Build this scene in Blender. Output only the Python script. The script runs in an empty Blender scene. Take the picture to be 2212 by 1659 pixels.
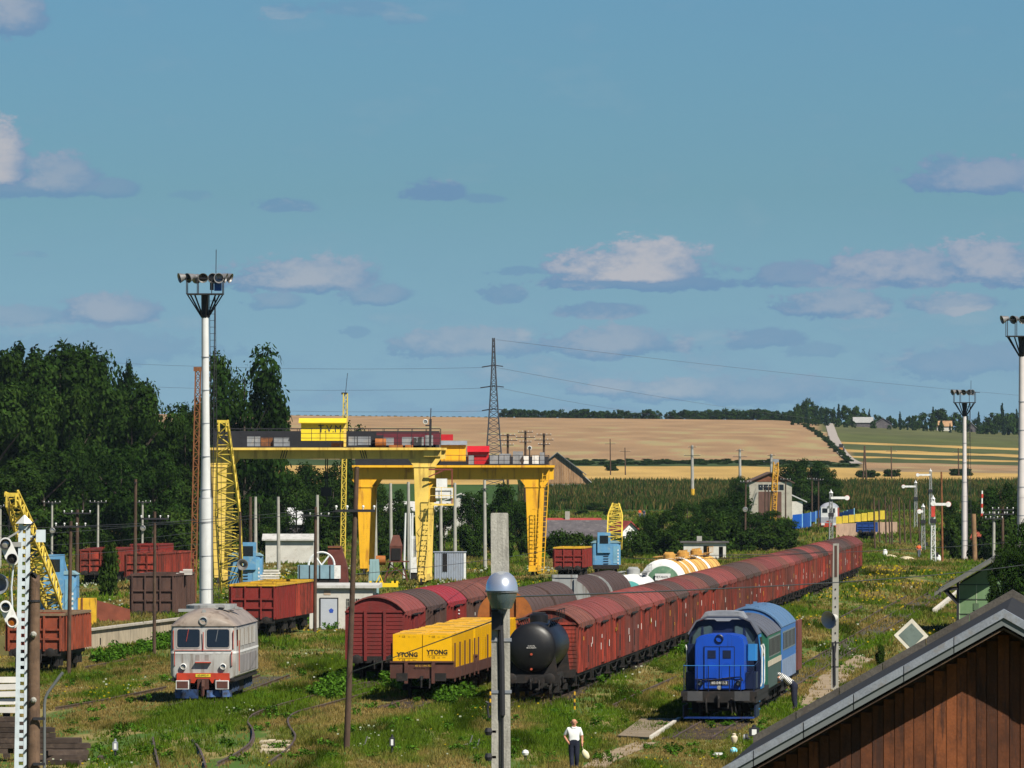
import bpy, math, random
import numpy as np
from mathutils import Vector, Matrix, noise as mnoise
R = math.radians
rnd = random.Random(7)
# ------------------------------------------------------------------ camera, sky, sun, exposure
# measurements are taken on a 2212 x 1659 copy of the photograph; FOC, CX, HY are in its pixels
FOC, CX, HY, HC = 20000.0, 1106.0, 1018.0, 10.5
sc = bpy.context.scene
col = sc.collection
cam = bpy.data.cameras.new('camera')
cam.sensor_width = 36.0
cam.lens = FOC / 2212 * 36.0
cam.shift_y = (HY - 829.5) / 2212
cam.clip_start = 1.0
cam.clip_end = 60000.0
co = bpy.data.objects.new('camera', cam)
col.objects.link(co)
co.location = (0, 0, HC)
co.rotation_euler = (R(90), 0, 0)
sc.camera = co
SUN_AZ, SUN_EL = R(180 - 40), R(47)          # clockwise from +Y (the view direction): behind the camera, to the right
sc.view_settings.view_transform = 'Standard'
sc.view_settings.look = 'None'
sc.view_settings.exposure = 0.63
sc.view_settings.gamma = 1.0
sc.view_settings.use_curve_mapping = False
sc.cycles.max_bounces = 5
sc.cycles.diffuse_bounces = 1
sc.cycles.glossy_bounces = 2
sc.cycles.transmission_bounces = 3
sc.cycles.transparent_max_bounces = 6
sc.cycles.volume_bounces = 0
sc.cycles.use_denoising = True

class NT:
    """small helper for writing node trees"""
    def __init__(s, tree):
        s.t = tree; s.n = tree.nodes; s.l = tree.links
    def node(s, kind, **kw):
        n = s.n.new(kind)
        for k, v in kw.items():
            setattr(n, k, v)
        return n
    def put(s, sock, v):
        if isinstance(v, bpy.types.NodeSocket):
            s.l.new(v, sock)
        elif v is not None:
            if isinstance(v, (tuple, list)) and len(v) == 3 and sock.type == 'RGBA':
                v = (*v, 1.0)
            sock.default_value = v
    def m(s, op, a, b=None, c=None):
        n = s.node('ShaderNodeMath', operation=op)
        s.put(n.inputs[0], a); s.put(n.inputs[1], b)
        if c is not None: s.put(n.inputs[2], c)
        return n.outputs[0]
    def vm(s, op, a, b=None):
        n = s.node('ShaderNodeVectorMath', operation=op)
        s.put(n.inputs[0], a)
        if b is not None: s.put(n.inputs[1], b)
        return n.outputs[0]
    def ss(s, x, e0, e1, o0=0.0, o1=1.0, kind='SMOOTHSTEP'):
        n = s.node('ShaderNodeMapRange', interpolation_type=kind)
        s.put(n.inputs[0], x); s.put(n.inputs[1], e0); s.put(n.inputs[2], e1)
        s.put(n.inputs[3], o0); s.put(n.inputs[4], o1)
        return n.outputs[0]
    def mix(s, f, a, b, blend='MIX'):
        n = s.node('ShaderNodeMix', data_type='RGBA', blend_type=blend)
        s.put(n.inputs[0], f); s.put(n.inputs[6], a); s.put(n.inputs[7], b)
        return n.outputs[2]
    def noise(s, vec, scale, detail=3.0, rough=0.55, out=0, dist=0.0):
        n = s.node('ShaderNodeTexNoise')
        s.put(n.inputs['Vector'], vec)
        n.inputs['Scale'].default_value = scale
        n.inputs['Detail'].default_value = detail
        n.inputs['Roughness'].default_value = rough
        n.inputs['Distortion'].default_value = dist
        return n.outputs[out]

world = bpy.data.worlds.new('World')
sc.world = world
world.use_nodes = True
def build_sky():
    nt = NT(world.node_tree)
    nt.n.clear()
    sky = nt.node('ShaderNodeTexSky', sky_type='NISHITA', sun_disc=False)
    sky.sun_elevation = SUN_EL
    sky.sun_rotation = SUN_AZ
    sky.altitude = 200.0
    sky.air_density = 1.0
    sky.dust_density = 0.2
    sky.ozone_density = 3.0
    tc = nt.node('ShaderNodeTexCoord')
    sep = nt.node('ShaderNodeSeparateXYZ')
    nt.l.new(tc.outputs['Generated'], sep.inputs[0])
    x, y, z = sep.outputs
    az = nt.m('MULTIPLY', nt.m('ARCTAN2', x, y), 200.0)          # 1 unit = 0.286 degrees
    el = nt.m('MULTIPLY', nt.m('ARCSINE', z), 200.0)
    cv = nt.node('ShaderNodeCombineXYZ')
    nt.put(cv.inputs[0], az); nt.put(cv.inputs[1], nt.m('MULTIPLY', el, 1.7))
    P = cv.outputs[0]
    n1 = nt.noise(P, 0.75, 7.0, 0.6)
    n2 = nt.noise(P, 2.6, 6.0, 0.68)
    nn = nt.m('ADD', nt.m('MULTIPLY', nt.m('SUBTRACT', n1, 0.5), 1.7), nt.m('MULTIPLY', nt.m('SUBTRACT', n2, 0.5), 1.3))
    # clouds: centre x, base y, half width, height above and below, cover, brightness of the sunlit top
    CL = [(1375, 600, 165, 82, 12, 1.0, 1.0), (1385, 614, 210, 22, 14, .8, .1), (660, 610, 160, 58, 22, .75, .75), (815, 645, 80, 34, 16, .6, .3),
          (-15, 385, 85, 130, 16, 1.0, 1.0), (120, 395, 90, 65, 28, .75, .5), (225, 410, 75, 24, 14, .6, .15), (60, 408, 120, 26, 20, .7, .1), (15, 45, 75, 75, 38, .8, .6),
          (950, 425, 65, 34, 12, .8, .0), (1035, 430, 50, 10, 7, .5, .0), (608, 448, 58, 20, 9, .6, .0), (420, 425, 40, 14, 9, .3, .0), (2130, 395, 140, 58, 24, .9, .4), (2040, 365, 45, 32, 22, .7, .1),
          (1950, 590, 165, 52, 32, .9, .6), (2140, 585, 130, 62, 40, .9, .65), (1720, 605, 85, 36, 20, .8, .2), (1800, 665, 115, 40, 24, .75, .5), (2065, 660, 95, 28, 18, .7, .5),
          (1300, 675, 85, 22, 12, .7, .1), (1090, 635, 44, 24, 18, .6, .1), (1112, 588, 56, 13, 9, .5, .0), (600, 655, 56, 24, 16, .5, .3),
          (230, 680, 105, 45, 22, .7, .6), (60, 690, 110, 28, 18, .5, .4), (1330, 750, 170, 44, 22, .65, .55), (1020, 750, 150, 42, 24, .55, .6),
          (1650, 738, 80, 30, 14, .6, .1), (2090, 790, 150, 50, 26, .5, .2), (780, 25, 90, 24, 16, .35, .1), (610, 30, 42, 20, 16, .35, .0), (870, 40, 40, 14, 12, .3, .0),
          (70, 551, 30, 8, 6, .3, .0), (200, 760, 230, 45, 30, .35, .2), (1450, 850, 120, 34, 20, .5, .8), (1330, 842, 90, 24, 16, .5, .7), (1640, 850, 170, 40, 26, .45, .4), (770, 720, 26, 16, 14, .4, .0), (1770, 760, 70, 20, 12, .4, .1)]
    azw = nt.m('MULTIPLY_ADD', nt.m('SUBTRACT', n2, 0.5), 0.7, az); elw = nt.m('MULTIPLY_ADD', nt.m('SUBTRACT', n1, 0.5), 0.28, el)
    dens = None; lit = None
    for (cx, cy, a, bu, bd, al, br) in CL:
        a *= 1.36; bu *= 1.25; bd *= 1.2; al = min(1.0, al * 1.12)
        du = nt.m('MULTIPLY', nt.m('SUBTRACT', azw, (cx - CX) / 100), 100.0 / a)
        dv = nt.m('SUBTRACT', elw, (HY - cy) / 100)
        up = nt.m('MULTIPLY', dv, 100.0 / bu)
        dvn = nt.m('MAXIMUM', up, nt.m('MULTIPLY', dv, -100.0 / bd))
        d = nt.m('SUBTRACT', 1.0, nt.m('SQRT', nt.m('MULTIPLY_ADD', du, du, nt.m('MULTIPLY', dvn, dvn))))
        d = nt.m('MULTIPLY_ADD', nn, 0.8, d)
        cov = nt.ss(d, 0.04, 0.3, 0.0, al)
        dens = cov if dens is None else nt.m('MAXIMUM', dens, cov)
        if br > 0.05:
            g = nt.ss(nt.m('MULTIPLY_ADD', up, 0.55, d), 0.1, 1.0, 0.0, br)
            lit = g if lit is None else nt.m('MAXIMUM', lit, g)
    # thin streaky cloud everywhere, thicker towards the horizon
    cv2 = nt.node('ShaderNodeCombineXYZ')
    nt.put(cv2.inputs[0], az); nt.put(cv2.inputs[1], nt.m('MULTIPLY', el, 2.6)); cv2.inputs[2].default_value = 4.0
    n3 = nt.noise(cv2.outputs[0], 0.42, 7.0, 0.62)
    low = nt.ss(el, 0.6, 4.6, 0.5, 0.06)
    thin = nt.m('MULTIPLY', nt.ss(n3, 0.43, 0.66), low)
    dens = nt.m('MAXIMUM', dens, thin)
    lit = nt.m('MAXIMUM', lit, nt.m('MULTIPLY', nt.ss(n3, 0.52, 0.72), 0.75))
    skyc = nt.mix(1.0, sky.outputs[0], nt.mix(nt.ss(el, -1.5, 6.0, kind='LINEAR'), SKY_TINT_LOW, SKY_TINT), 'MULTIPLY')
    cc = nt.mix(lit, CLOUD_LOW, CLOUD_TOP)
    outc = nt.mix(nt.m('MULTIPLY', dens, 0.92), skyc, cc)
    bg = nt.node('ShaderNodeBackground')
    nt.put(bg.inputs[0], outc)
    bg.inputs[1].default_value = SKY_STRENGTH
    o = nt.node('ShaderNodeOutputWorld')
    nt.l.new(bg.outputs[0], o.inputs[0])
SKY_STRENGTH = 0.065
SKY_TINT = (0.245, 0.445, 0.66)
SKY_TINT_LOW = (0.33, 0.57, 1.06)
CLOUD_LOW = (1.45, 2.7, 4.4)
CLOUD_TOP = (4.75, 4.75, 5.15)
build_sky()
world.cycles.sampling_method = 'MANUAL'
world.cycles.sample_map_resolution = 128

sun = bpy.data.lights.new('sun', 'SUN')
sun.energy = 5.0
sun.angle = R(0.53)
sun.color = (1.0, 0.94, 0.82)
so = bpy.data.objects.new('sun', sun)
col.objects.link(so)
sd = Vector((math.sin(SUN_AZ) * math.cos(SUN_EL), math.cos(SUN_AZ) * math.cos(SUN_EL), math.sin(SUN_EL)))
so.rotation_euler = sd.to_track_quat('Z', 'Y').to_euler()
so.location = (60, -60, 90)
# ------------------------------------------------------------------ helpers
def lin(c):
    """sRGB 0..255 triple -> linear"""
    return tuple((v / 255 / 12.92) if v / 255 <= 0.04045 else ((v / 255 + 0.055) / 1.055) ** 2.4 for v in c)
# terrain: level yard, then rising fields
PY = [0, 1250, 1700, 2000, 2500, 2900, 3300, 3900, 4500, 5200, 9000, 30000]
PZ = [0, 0, 1.8, 3.3, 7.1, 11.6, 15.9, 26.4, 36.6, 37.0, 20.0, -150.0]
def gz(x, y):
    z = float(np.interp(y, PY, PZ))
    if y > 2600:
        k = min(1.0, (y - 2600) / 1900)
        a = max(-0.09, min(0.09, x / y))
        z += k * (-a * 45.0 - max(0.0, a - 0.028) * 190.0)
    return z
def at(x, y, Y):
    """point on the ray of photo pixel (x, y) at depth Y"""
    return Vector(((x - CX) / FOC * Y, Y, HC - (y - HY) / FOC * Y))
def pg(x, y):
    """where the ray of photo pixel (x, y) meets the ground"""
    lo, hi = 50.0, 5400.0
    for _ in range(50):
        Y = (lo + hi) / 2
        p = at(x, y, Y)
        if p.z > gz(p.x, Y): lo = Y
        else: hi = Y
    p = at(x, y, lo)
    return Vector((p.x, p.y, gz(p.x, p.y)))
def gp(x, Y):
    X = (x - CX) / FOC * Y
    return Vector((X, Y, gz(X, Y)))
def ph(x, y0, y1, Y=None):
    """ground point under pixel (x, y0) and the height in metres of pixel row y1 above it"""
    p = pg(x, y0) if Y is None else gp(x, Y)
    return p, HC - (y1 - HY) / FOC * p.y - p.z

def basis(d):
    d = Vector(d).normalized()
    a = Vector((0, 0, 1)) if abs(d.z) < 0.95 else Vector((1, 0, 0))
    u = d.cross(a).normalized()
    return u, d.cross(u).normalized(), d
class MB:
    """collects shapes; build() links them as ONE mesh object"""
    def __init__(s):
        s.v = []; s.f = []; s.mi = []; s.k = 0
    def add(s, vs, fs):
        o = len(s.v)
        s.v += [tuple(p) for p in vs]
        s.f += [tuple(i + o for i in f) for f in fs]
        s.mi += [s.k] * len(fs)
        return s
    def box(s, x0, x1, y0, y1, z0, z1):
        v = [(x0, y0, z0), (x1, y0, z0), (x1, y1, z0), (x0, y1, z0), (x0, y0, z1), (x1, y0, z1), (x1, y1, z1), (x0, y1, z1)]
        return s.add(v, [(0, 3, 2, 1), (4, 5, 6, 7), (0, 1, 5, 4), (1, 2, 6, 5), (2, 3, 7, 6), (3, 0, 4, 7)])
    def cbox(s, c, d):
        return s.box(c[0] - d[0] / 2, c[0] + d[0] / 2, c[1] - d[1] / 2, c[1] + d[1] / 2, c[2] - d[2] / 2, c[2] + d[2] / 2)
    def rbox(s, x0, x1, y0, y1, z0, z1, r):
        """box with its vertical edges rounded"""
        pts = []
        for cx, cy, a0 in ((x1 - r, y1 - r, 0), (x0 + r, y1 - r, 90), (x0 + r, y0 + r, 180), (x1 - r, y0 + r, 270)):
            for k in range(4):
                a = R(a0 + 30 * k)
                pts.append((cx + r * math.cos(a), cy + r * math.sin(a)))
        return s.prism(pts, 2, z0, z1)
    def prism(s, poly, ax, a, b):
        """extrude a 2D outline along axis ax (0: outline is y,z; 1: outline is x,z; 2: outline is x,y)"""
        n = len(poly)
        def p3(p, t):
            return (t, p[0], p[1]) if ax == 0 else (p[0], t, p[1]) if ax == 1 else (p[0], p[1], t)
        v = [p3(p, a) for p in poly] + [p3(p, b) for p in poly]
        f = [(i, (i + 1) % n, n + (i + 1) % n, n + i) for i in range(n)] + [tuple(range(n))[::-1], tuple(range(n, 2 * n))]
        return s.add(v, f)
    def loft(s, rings, caps=True):
        """rings: lists of the same number of points"""
        n = len(rings[0]); v = []; f = []
        for r in rings: v += list(r)
        for i in range(len(rings) - 1):
            for j in range(n):
                f.append((i * n + j, i * n + (j + 1) % n, (i + 1) * n + (j + 1) % n, (i + 1) * n + j))
        if caps:
            f.append(tuple(range(n))[::-1]); f.append(tuple(range((len(rings) - 1) * n, len(rings) * n)))
        return s.add(v, f)
    def tube(s, p0, p1, r0, r1=None, n=8):
        r1 = r0 if r1 is None else r1
        p0, p1 = Vector(p0), Vector(p1)
        u, w, d = basis(p1 - p0)
        ring = lambda p, r: [p + (u * math.cos(2 * math.pi * k / n) + w * math.sin(2 * math.pi * k / n)) * r for k in range(n)]
        return s.loft([ring(p0, r0), ring(p1, r1)])
    def path(s, pts, r, n=6):
        for a, b in zip(pts[:-1], pts[1:]):
            s.tube(a, b, r, n=n)
        return s
    def bar(s, p0, p1, w, h=None):
        h = w if h is None else h
        p0, p1 = Vector(p0), Vector(p1)
        d = p1 - p0
        u = d.cross(Vector((0, 0, 1)))
        u = Vector((1, 0, 0)) if u.length < 1e-4 else u.normalized()
        k = u.cross(d).normalized()
        q = [(-1, -1), (1, -1), (1, 1), (-1, 1)]
        return s.loft([[p + u * (a * w / 2) + k * (b * h / 2) for a, b in q] for p in (p0, p1)])
    def lathe(s, prof, c=(0, 0, 0), ax=2, n=16, caps=True):
        """prof: (radius, position along axis)"""
        rings = []
        for r, t in prof:
            ring = []
            for k in range(n):
                a = 2 * math.pi * k / n
                p = [r * math.cos(a), r * math.sin(a)]
                q = (t, p[0], p[1]) if ax == 0 else (p[1], t, p[0]) if ax == 1 else (p[0], p[1], t)
                ring.append((c[0] + q[0], c[1] + q[1], c[2] + q[2]))
            rings.append(ring)
        return s.loft(rings, caps)
    def build(s, name, mat, parent=None, smooth=False, loc=None, bevel=0.0):
        me = bpy.data.meshes.new(name)
        me.from_pydata(s.v, [], s.f)
        for m in (mat if isinstance(mat, (list, tuple)) else [mat]):
            me.materials.append(m)
        if isinstance(mat, (list, tuple)):
            me.polygons.foreach_set('material_index', s.mi)
        if smooth:
            me.polygons.foreach_set('use_smooth', [len(p.vertices) < 5 for p in me.polygons])
            me.set_sharp_from_angle(angle=R(38))
        me.validate(); me.update()
        o = bpy.data.objects.new(name, me)
        col.objects.link(o)
        if parent: o.parent = parent
        if loc is not None: o.location = loc
        if bevel:
            b = o.modifiers.new('bevel', 'BEVEL'); b.width = bevel; b.segments = 2; b.limit_method = 'ANGLE'
        return o
def tag(o, label=None, cat=None, group=None, kind=None):
    if label: o['label'] = label
    if cat: o['category'] = cat
    if group: o['group'] = group
    if kind: o['kind'] = kind
    return o
def thing(name, label, cat, loc=(0, 0, 0), rz=0.0, group=None, scale=None):
    o = bpy.data.objects.new(name, None)
    col.objects.link(o)
    o.empty_display_size = 0.3
    o.location = loc; o.rotation_euler = (0, 0, rz)
    if scale: o.scale = scale if isinstance(scale, (tuple, list)) else (scale,) * 3
    return tag(o, label, cat, group)
def inst(src, parent, name=None, loc=None, rot=None, scale=None):
    """another object on the same mesh"""
    o = bpy.data.objects.new(name or src.name.split('.')[0], src.data)
    col.objects.link(o)
    o.parent = parent
    o.location = loc if loc is not None else src.location
    o.rotation_euler = rot if rot is not None else src.rotation_euler
    o.scale = scale if scale is not None else src.scale
    if 'kind' in src: o['kind'] = src['kind']
    return o
KIDS = {}
def copy_tree(o, parent=None):
    c = o.copy(); col.objects.link(c); c.parent = parent
    for ch in list(o.children):
        copy_tree(ch, c)
    return c

# ------------------------------------------------------------------ materials
MATS = {}
ALB = 0.88          # lowers every base colour against the raised exposure, so shadows come out deeper
def mk(name, color, rough=0.6, metal=0.0, var=0.18, nscale=1.3, streak=0.0, dirt=None, dirt_amt=0.0, rand=0.0, spec=0.35, bump=0.0, bscale=30.0, lo=0.5, hi=0.68, fine=0.0):
    """colour with uneven tone, optional vertical streaks and patches of a second colour (rust, dirt, faded paint)"""
    if name in MATS: return MATS[name]
    color = tuple(v * ALB for v in color)
    if dirt is not None: dirt = tuple(v * ALB for v in dirt)
    m = bpy.data.materials.new(name)
    m.use_nodes = True
    nt = NT(m.node_tree)
    bs = nt.n['Principled BSDF']
    tc = nt.node('ShaderNodeTexCoord')
    oi = nt.node('ShaderNodeObjectInfo')
    mp = nt.node('ShaderNodeMapping')
    nt.l.new(tc.outputs['Object'], mp.inputs[0])
    off = nt.node('ShaderNodeCombineXYZ')
    for i in range(3): nt.put(off.inputs[i], nt.m('MULTIPLY', oi.outputs['Random'], 37.0 + 11 * i))
    nt.l.new(off.outputs[0], mp.inputs['Location'])
    P = mp.outputs[0]
    c = color
    n1 = nt.noise(P, nscale, 4.0, 0.6)
    f = nt.ss(n1, 0.3, 0.7, 1 - var, 1 + var, 'LINEAR')
    cm = nt.node('ShaderNodeCombineXYZ')
    if rand:
        f = nt.m('MULTIPLY', f, nt.ss(oi.outputs['Random'], 0, 1, 1 - rand, 1 + rand, 'LINEAR'))
    if fine:
        f = nt.m('MULTIPLY', f, nt.ss(nt.noise(P, nscale * 14, 2.0), 0.3, 0.7, 1 - fine, 1 + fine, 'LINEAR'))
    for i in range(3): nt.put(cm.inputs[i], f)
    base = nt.mix(1.0, (*color, 1.0), cm.outputs[0], 'MULTIPLY')
    if dirt is not None and dirt_amt > 0:
        v = nt.node('ShaderNodeMapping')
        nt.l.new(P, v.inputs[0])
        v.inputs['Scale'].default_value = (1, 1, 0.12 if streak else 1)
        n2 = nt.noise(v.outputs[0], nscale * (3.0 if streak else 1.7), 5.0, 0.65)
        base = nt.mix(nt.ss(n2, lo, hi, 0, dirt_amt), base, (*dirt, 1.0))
    nt.put(bs.inputs['Base Color'], base)
    bs.inputs['Roughness'].default_value = rough
    bs.inputs['Metallic'].default_value = metal
    bs.inputs['Specular IOR Level'].default_value = spec
    if bump:
        b = nt.node('ShaderNodeBump')
        b.inputs['Strength'].default_value = bump
        b.inputs['Distance'].default_value = 0.02
        nt.put(b.inputs['Height'], nt.noise(P, bscale, 3.0))
        nt.l.new(b.outputs[0], bs.inputs['Normal'])
    MATS[name] = m
    return m
def leafmat(name, trans=0.3, rough=0.6):
    """leaf colour comes from the mesh's own colour attribute"""
    if name in MATS: return MATS[name]
    m = bpy.data.materials.new(name)
    m.use_nodes = True
    nt = NT(m.node_tree)
    nt.n.remove(nt.n['Principled BSDF'])
    at_ = nt.node('ShaderNodeAttribute', attribute_name='Col')
    oi = nt.node('ShaderNodeObjectInfo')
    cm = nt.node('ShaderNodeCombineXYZ')
    for i, (a, b) in enumerate(((0.8, 1.25), (0.85, 1.15), (0.8, 1.1))): nt.put(cm.inputs[i], nt.ss(oi.outputs['Random'], 0, 1, a, b, 'LINEAR'))
    c = nt.mix(1.0, at_.outputs['Color'], cm.outputs[0], 'MULTIPLY')
    d = nt.node('ShaderNodeBsdfDiffuse'); t = nt.node('ShaderNodeBsdfTranslucent'); mx = nt.node('ShaderNodeMixShader')
    nt.put(d.inputs[0], c); nt.put(t.inputs[0], nt.mix(1.0, c, (1.1, 1.25, 0.6, 1), 'MULTIPLY'))
    mx.inputs[0].default_value = trans
    nt.l.new(d.outputs[0], mx.inputs[1]); nt.l.new(t.outputs[0], mx.inputs[2])
    nt.l.new(mx.outputs[0], nt.n['Material Output'].inputs[0])
    MATS[name] = m
    return m
def quads_mesh(name, V, C, mat, n=4):
    """V: (k*n, 3) points of k n-gons, C: (k, 3) colours"""
    k = len(V) // n
    me = bpy.data.meshes.new(name)
    me.vertices.add(len(V)); me.vertices.foreach_set('co', np.asarray(V, 'f').ravel())
    me.loops.add(len(V)); me.loops.foreach_set('vertex_index', np.arange(len(V), dtype='i'))
    me.polygons.add(k); me.polygons.foreach_set('loop_start', np.arange(0, len(V), n, dtype='i'))
    me.update(calc_edges=True)
    a = me.color_attributes.new('Col', 'FLOAT_COLOR', 'CORNER')
    cc = np.ones((len(V), 4), 'f'); cc[:, :3] = np.repeat(np.asarray(C, 'f'), n, 0)
    a.data.foreach_set('color', cc.ravel())
    me.materials.append(mat)
    return me
def obj(name, me, parent=None, loc=(0, 0, 0)):
    o = bpy.data.objects.new(name, me); col.objects.link(o); o.parent = parent; o.location = loc
    return o
rng = np.random.default_rng(5)
_perm = rng.random((64, 64))
def vnoise(x, y):
    """smooth value noise on arrays"""
    x = np.asarray(x, float); y = np.asarray(y, float)
    i = np.floor(x).astype(int); j = np.floor(y).astype(int)
    u = x - i; v = y - j
    u = u * u * (3 - 2 * u); v = v * v * (3 - 2 * v)
    g = lambda a, b: _perm[a % 64, b % 64]
    return (g(i, j) * (1 - u) + g(i + 1, j) * u) * (1 - v) + (g(i, j + 1) * (1 - u) + g(i + 1, j + 1) * u) * v
def dry(x, y):
    """0 green .. 1 dry grass"""
    return 0.55 * vnoise(x * 0.42 + 9, y * 0.034) + 0.3 * vnoise(x * 1.3, y * 0.09 + 5) + 0.15 * vnoise(x * 4, y * 0.3)

# ------------------------------------------------------------------ the land
def field_col(x, y, n, n2):
    """colour of the land at x, y (metres): yard grass, crops, stubble"""
    p = x / y * FOC + CX
    STUB = (0.26, 0.165, 0.085); GOLD = (0.37, 0.24, 0.075); CORN = (0.035, 0.07, 0.013); HEDGE = (0.035, 0.055, 0.015); SOIL = (0.2, 0.14, 0.075)
    sh = (n - 0.5) * (26 if p < 1800 else 70) + (n2 - 0.5) * 30
    if y < 1330: return None
    if y < 1800: return (0.07, 0.115, 0.022)
    if p < min(1850.0, 1850 - (y - 3200) / 1100 * 85) and p < 1850:
        lim = [(2060, CORN), (2120, SOIL if p > 1300 else CORN), (2500, CORN), (2960, GOLD), (3160, HEDGE), (4290, STUB), (99999, STUB)]
    else:
        lim = [(2030, (0.06, 0.11, 0.02)), (2150, SOIL), (2420, CORN), (2860, GOLD), (2950, SOIL), (3060, STUB), (3190, STUB), (3350, (0.055, 0.068, 0.022)), (3400, GOLD), (3520, (0.05, 0.06, 0.022)), (3580, GOLD), (3720, (0.06, 0.072, 0.024)), (3800, GOLD), (4100, (0.075, 0.085, 0.025)), (99999, (0.08, 0.085, 0.03))]
    for k, (l, c) in enumerate(lim):
        if y + sh < l:
            break
    g = 0.82 + 0.36 * n2
    if c is STUB and n2 > 0.74 and y < 4200: c = (0.24, 0.19, 0.09)
    return (c[0] * g, c[1] * g, c[2] * g)
def build_ground():
    ys = [-300, 0, 100, 200, 300] + list(np.linspace(340, 1320, 50)) + list(np.linspace(1330, 4600, 330)) + [4800, 5000, 5200]
    ts = [-9.0, -0.3, -0.15] + list(np.linspace(-0.085, 0.085, 150)) + [0.15, 0.3, 9.0]
    V = []; C = []
    lim = lambda t, y: math.copysign(1850.0, t) if abs(t) > 8 else t * max(y, 250)
    gx = np.array([[lim(t, y) for t in ts] for y in ys]); gy = np.array([[y] * len(ts) for y in ys])
    N1 = vnoise(gx * 0.02, gy * 0.006); N2 = vnoise(gx * 0.11 + 7, gy * 0.02)
    for i, y in enumerate(ys):
        for j, t in enumerate(ts):
            x = lim(t, y)
            V.append((x, y, gz(x, max(y, 1.0))))
            c = field_col(x, max(y, 1.0), N1[i, j], N2[i, j])
            C.append((*(c or (0, 0, 0)), 1.0 if c else 0.0))
    n = len(ts)
    F = [(i * n + j, i * n + j + 1, (i + 1) * n + j + 1, (i + 1) * n + j) for i in range(len(ys) - 1) for j in range(n - 1)]
    me = bpy.data.meshes.new('ground'); me.from_pydata(V, [], F)
    a = me.color_attributes.new('Col', 'FLOAT_COLOR', 'POINT'); a.data.foreach_set('color', np.array(C, 'f').ravel())
    me.polygons.foreach_set('use_smooth', [True] * len(F))
    m = bpy.data.materials.new('ground'); m.use_nodes = True
    nt = NT(m.node_tree); bs = nt.n['Principled BSDF']
    ca = nt.node('ShaderNodeAttribute', attribute_name='Col')
    tc = nt.node('ShaderNodeTexCoord')
    mp = nt.node('ShaderNodeMapping'); nt.l.new(tc.outputs['Object'], mp.inputs[0]); mp.inputs['Scale'].default_value = (0.5, 0.05, 1)
    nA = nt.noise(mp.outputs[0], 1.0, 5.0, 0.65)
    mp2 = nt.node('ShaderNodeMapping'); nt.l.new(tc.outputs['Object'], mp2.inputs[0]); mp2.inputs['Scale'].default_value = (1.0, 0.15, 1)
    nB = nt.noise(mp2.outputs[0], 2.2, 4.0, 0.7)
    g = nt.mix(nt.ss(nA, 0.42, 0.62), (0.055, 0.105, 0.016, 1), (0.21, 0.165, 0.06, 1))
    g = nt.mix(nt.ss(nB, 0.5, 0.75, 0, 0.6), g, (0.08, 0.065, 0.03, 1))
    cm = nt.node('ShaderNodeCombineXYZ'); f = nt.ss(nB, 0.25, 0.75, 0.8, 1.2, 'LINEAR')
    for i in range(3): nt.put(cm.inputs[i], f)
    far = nt.mix(1.0, ca.outputs['Color'], cm.outputs[0], 'MULTIPLY')
    nt.put(bs.inputs['Base Color'], nt.mix(ca.outputs['Alpha'], g, far))
    bs.inputs['Roughness'].default_value = 0.95; bs.inputs['Specular IOR Level'].default_value = 0.1
    me.materials.append(m)
    o = obj('ground', me); tag(o, kind='structure')
build_ground()
# ------------------------------------------------------------------ rolling stock
RUST = (0.085, 0.03, 0.016); GRIME = (0.03, 0.022, 0.018)
M_RED = mk('wagon_red', (0.25, 0.032, 0.017), 0.75, var=0.35, nscale=0.9, streak=1, dirt=(0.07, 0.018, 0.012), dirt_amt=0.95, rand=0.38, lo=.4, hi=.62)
M_REDB = mk('wagon_red_brown', (0.17, 0.036, 0.02), 0.8, var=0.35, nscale=0.9, streak=1, dirt=(0.06, 0.02, 0.014), dirt_amt=0.95, rand=0.3, lo=.4, hi=.62)
M_RED2 = mk('wagon_red_fresh', (0.2, 0.02, 0.015), 0.6, var=0.15, nscale=0.8, streak=1, dirt=(0.08, 0.02, 0.014), dirt_amt=0.7)
M_MAROON = mk('wagon_maroon', (0.13, 0.035, 0.026), 0.8, var=0.25, nscale=0.8, streak=1, dirt=(0.06, 0.025, 0.02), dirt_amt=0.8, rand=0.2)
M_BROWN = mk('wagon_brown', (0.085, 0.045, 0.034), 0.8, var=0.25, nscale=0.9, streak=1, dirt=(0.04, 0.022, 0.018), dirt_amt=0.8)
M_RBROWN = mk('roof_brown', (0.13, 0.044, 0.03), 0.8, var=0.35, nscale=0.8, dirt=(0.06, 0.034, 0.03), dirt_amt=0.85, rand=0.35)
M_RPINK = mk('roof_pink_red', (0.2, 0.047, 0.038), 0.75, var=0.25, nscale=0.7, dirt=(0.13, 0.045, 0.035), dirt_amt=0.85, rand=0.3)
M_RDARK = mk('roof_dark', (0.065, 0.04, 0.034), 0.85, var=0.2, nscale=0.8, dirt=(0.1, 0.05, 0.035), dirt_amt=0.5, rand=0.2)
M_FRAME = mk('underframe_black', (0.013, 0.011, 0.01), 0.8, var=0.35, nscale=2.0, dirt=(0.045, 0.027, 0.018), dirt_amt=0.5)
M_BLACK = mk('tank_black', (0.009, 0.009, 0.0095), 0.42, var=0.25, nscale=0.8, dirt=(0.03, 0.027, 0.025), dirt_amt=0.6, bump=0.03, bscale=4)
M_STEEL = mk('worn_steel', (0.3, 0.29, 0.28), 0.45, metal=0.6, var=0.2)
M_WHITE = mk('white_paint', (0.72, 0.72, 0.7), 0.6, var=0.1, nscale=2, dirt=(0.4, 0.37, 0.33), dirt_amt=0.5)
M_YEL = mk('edge_yellow', (0.62, 0.36, 0.02), 0.6, var=0.2, nscale=2.5, dirt=RUST, dirt_amt=0.6)
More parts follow.
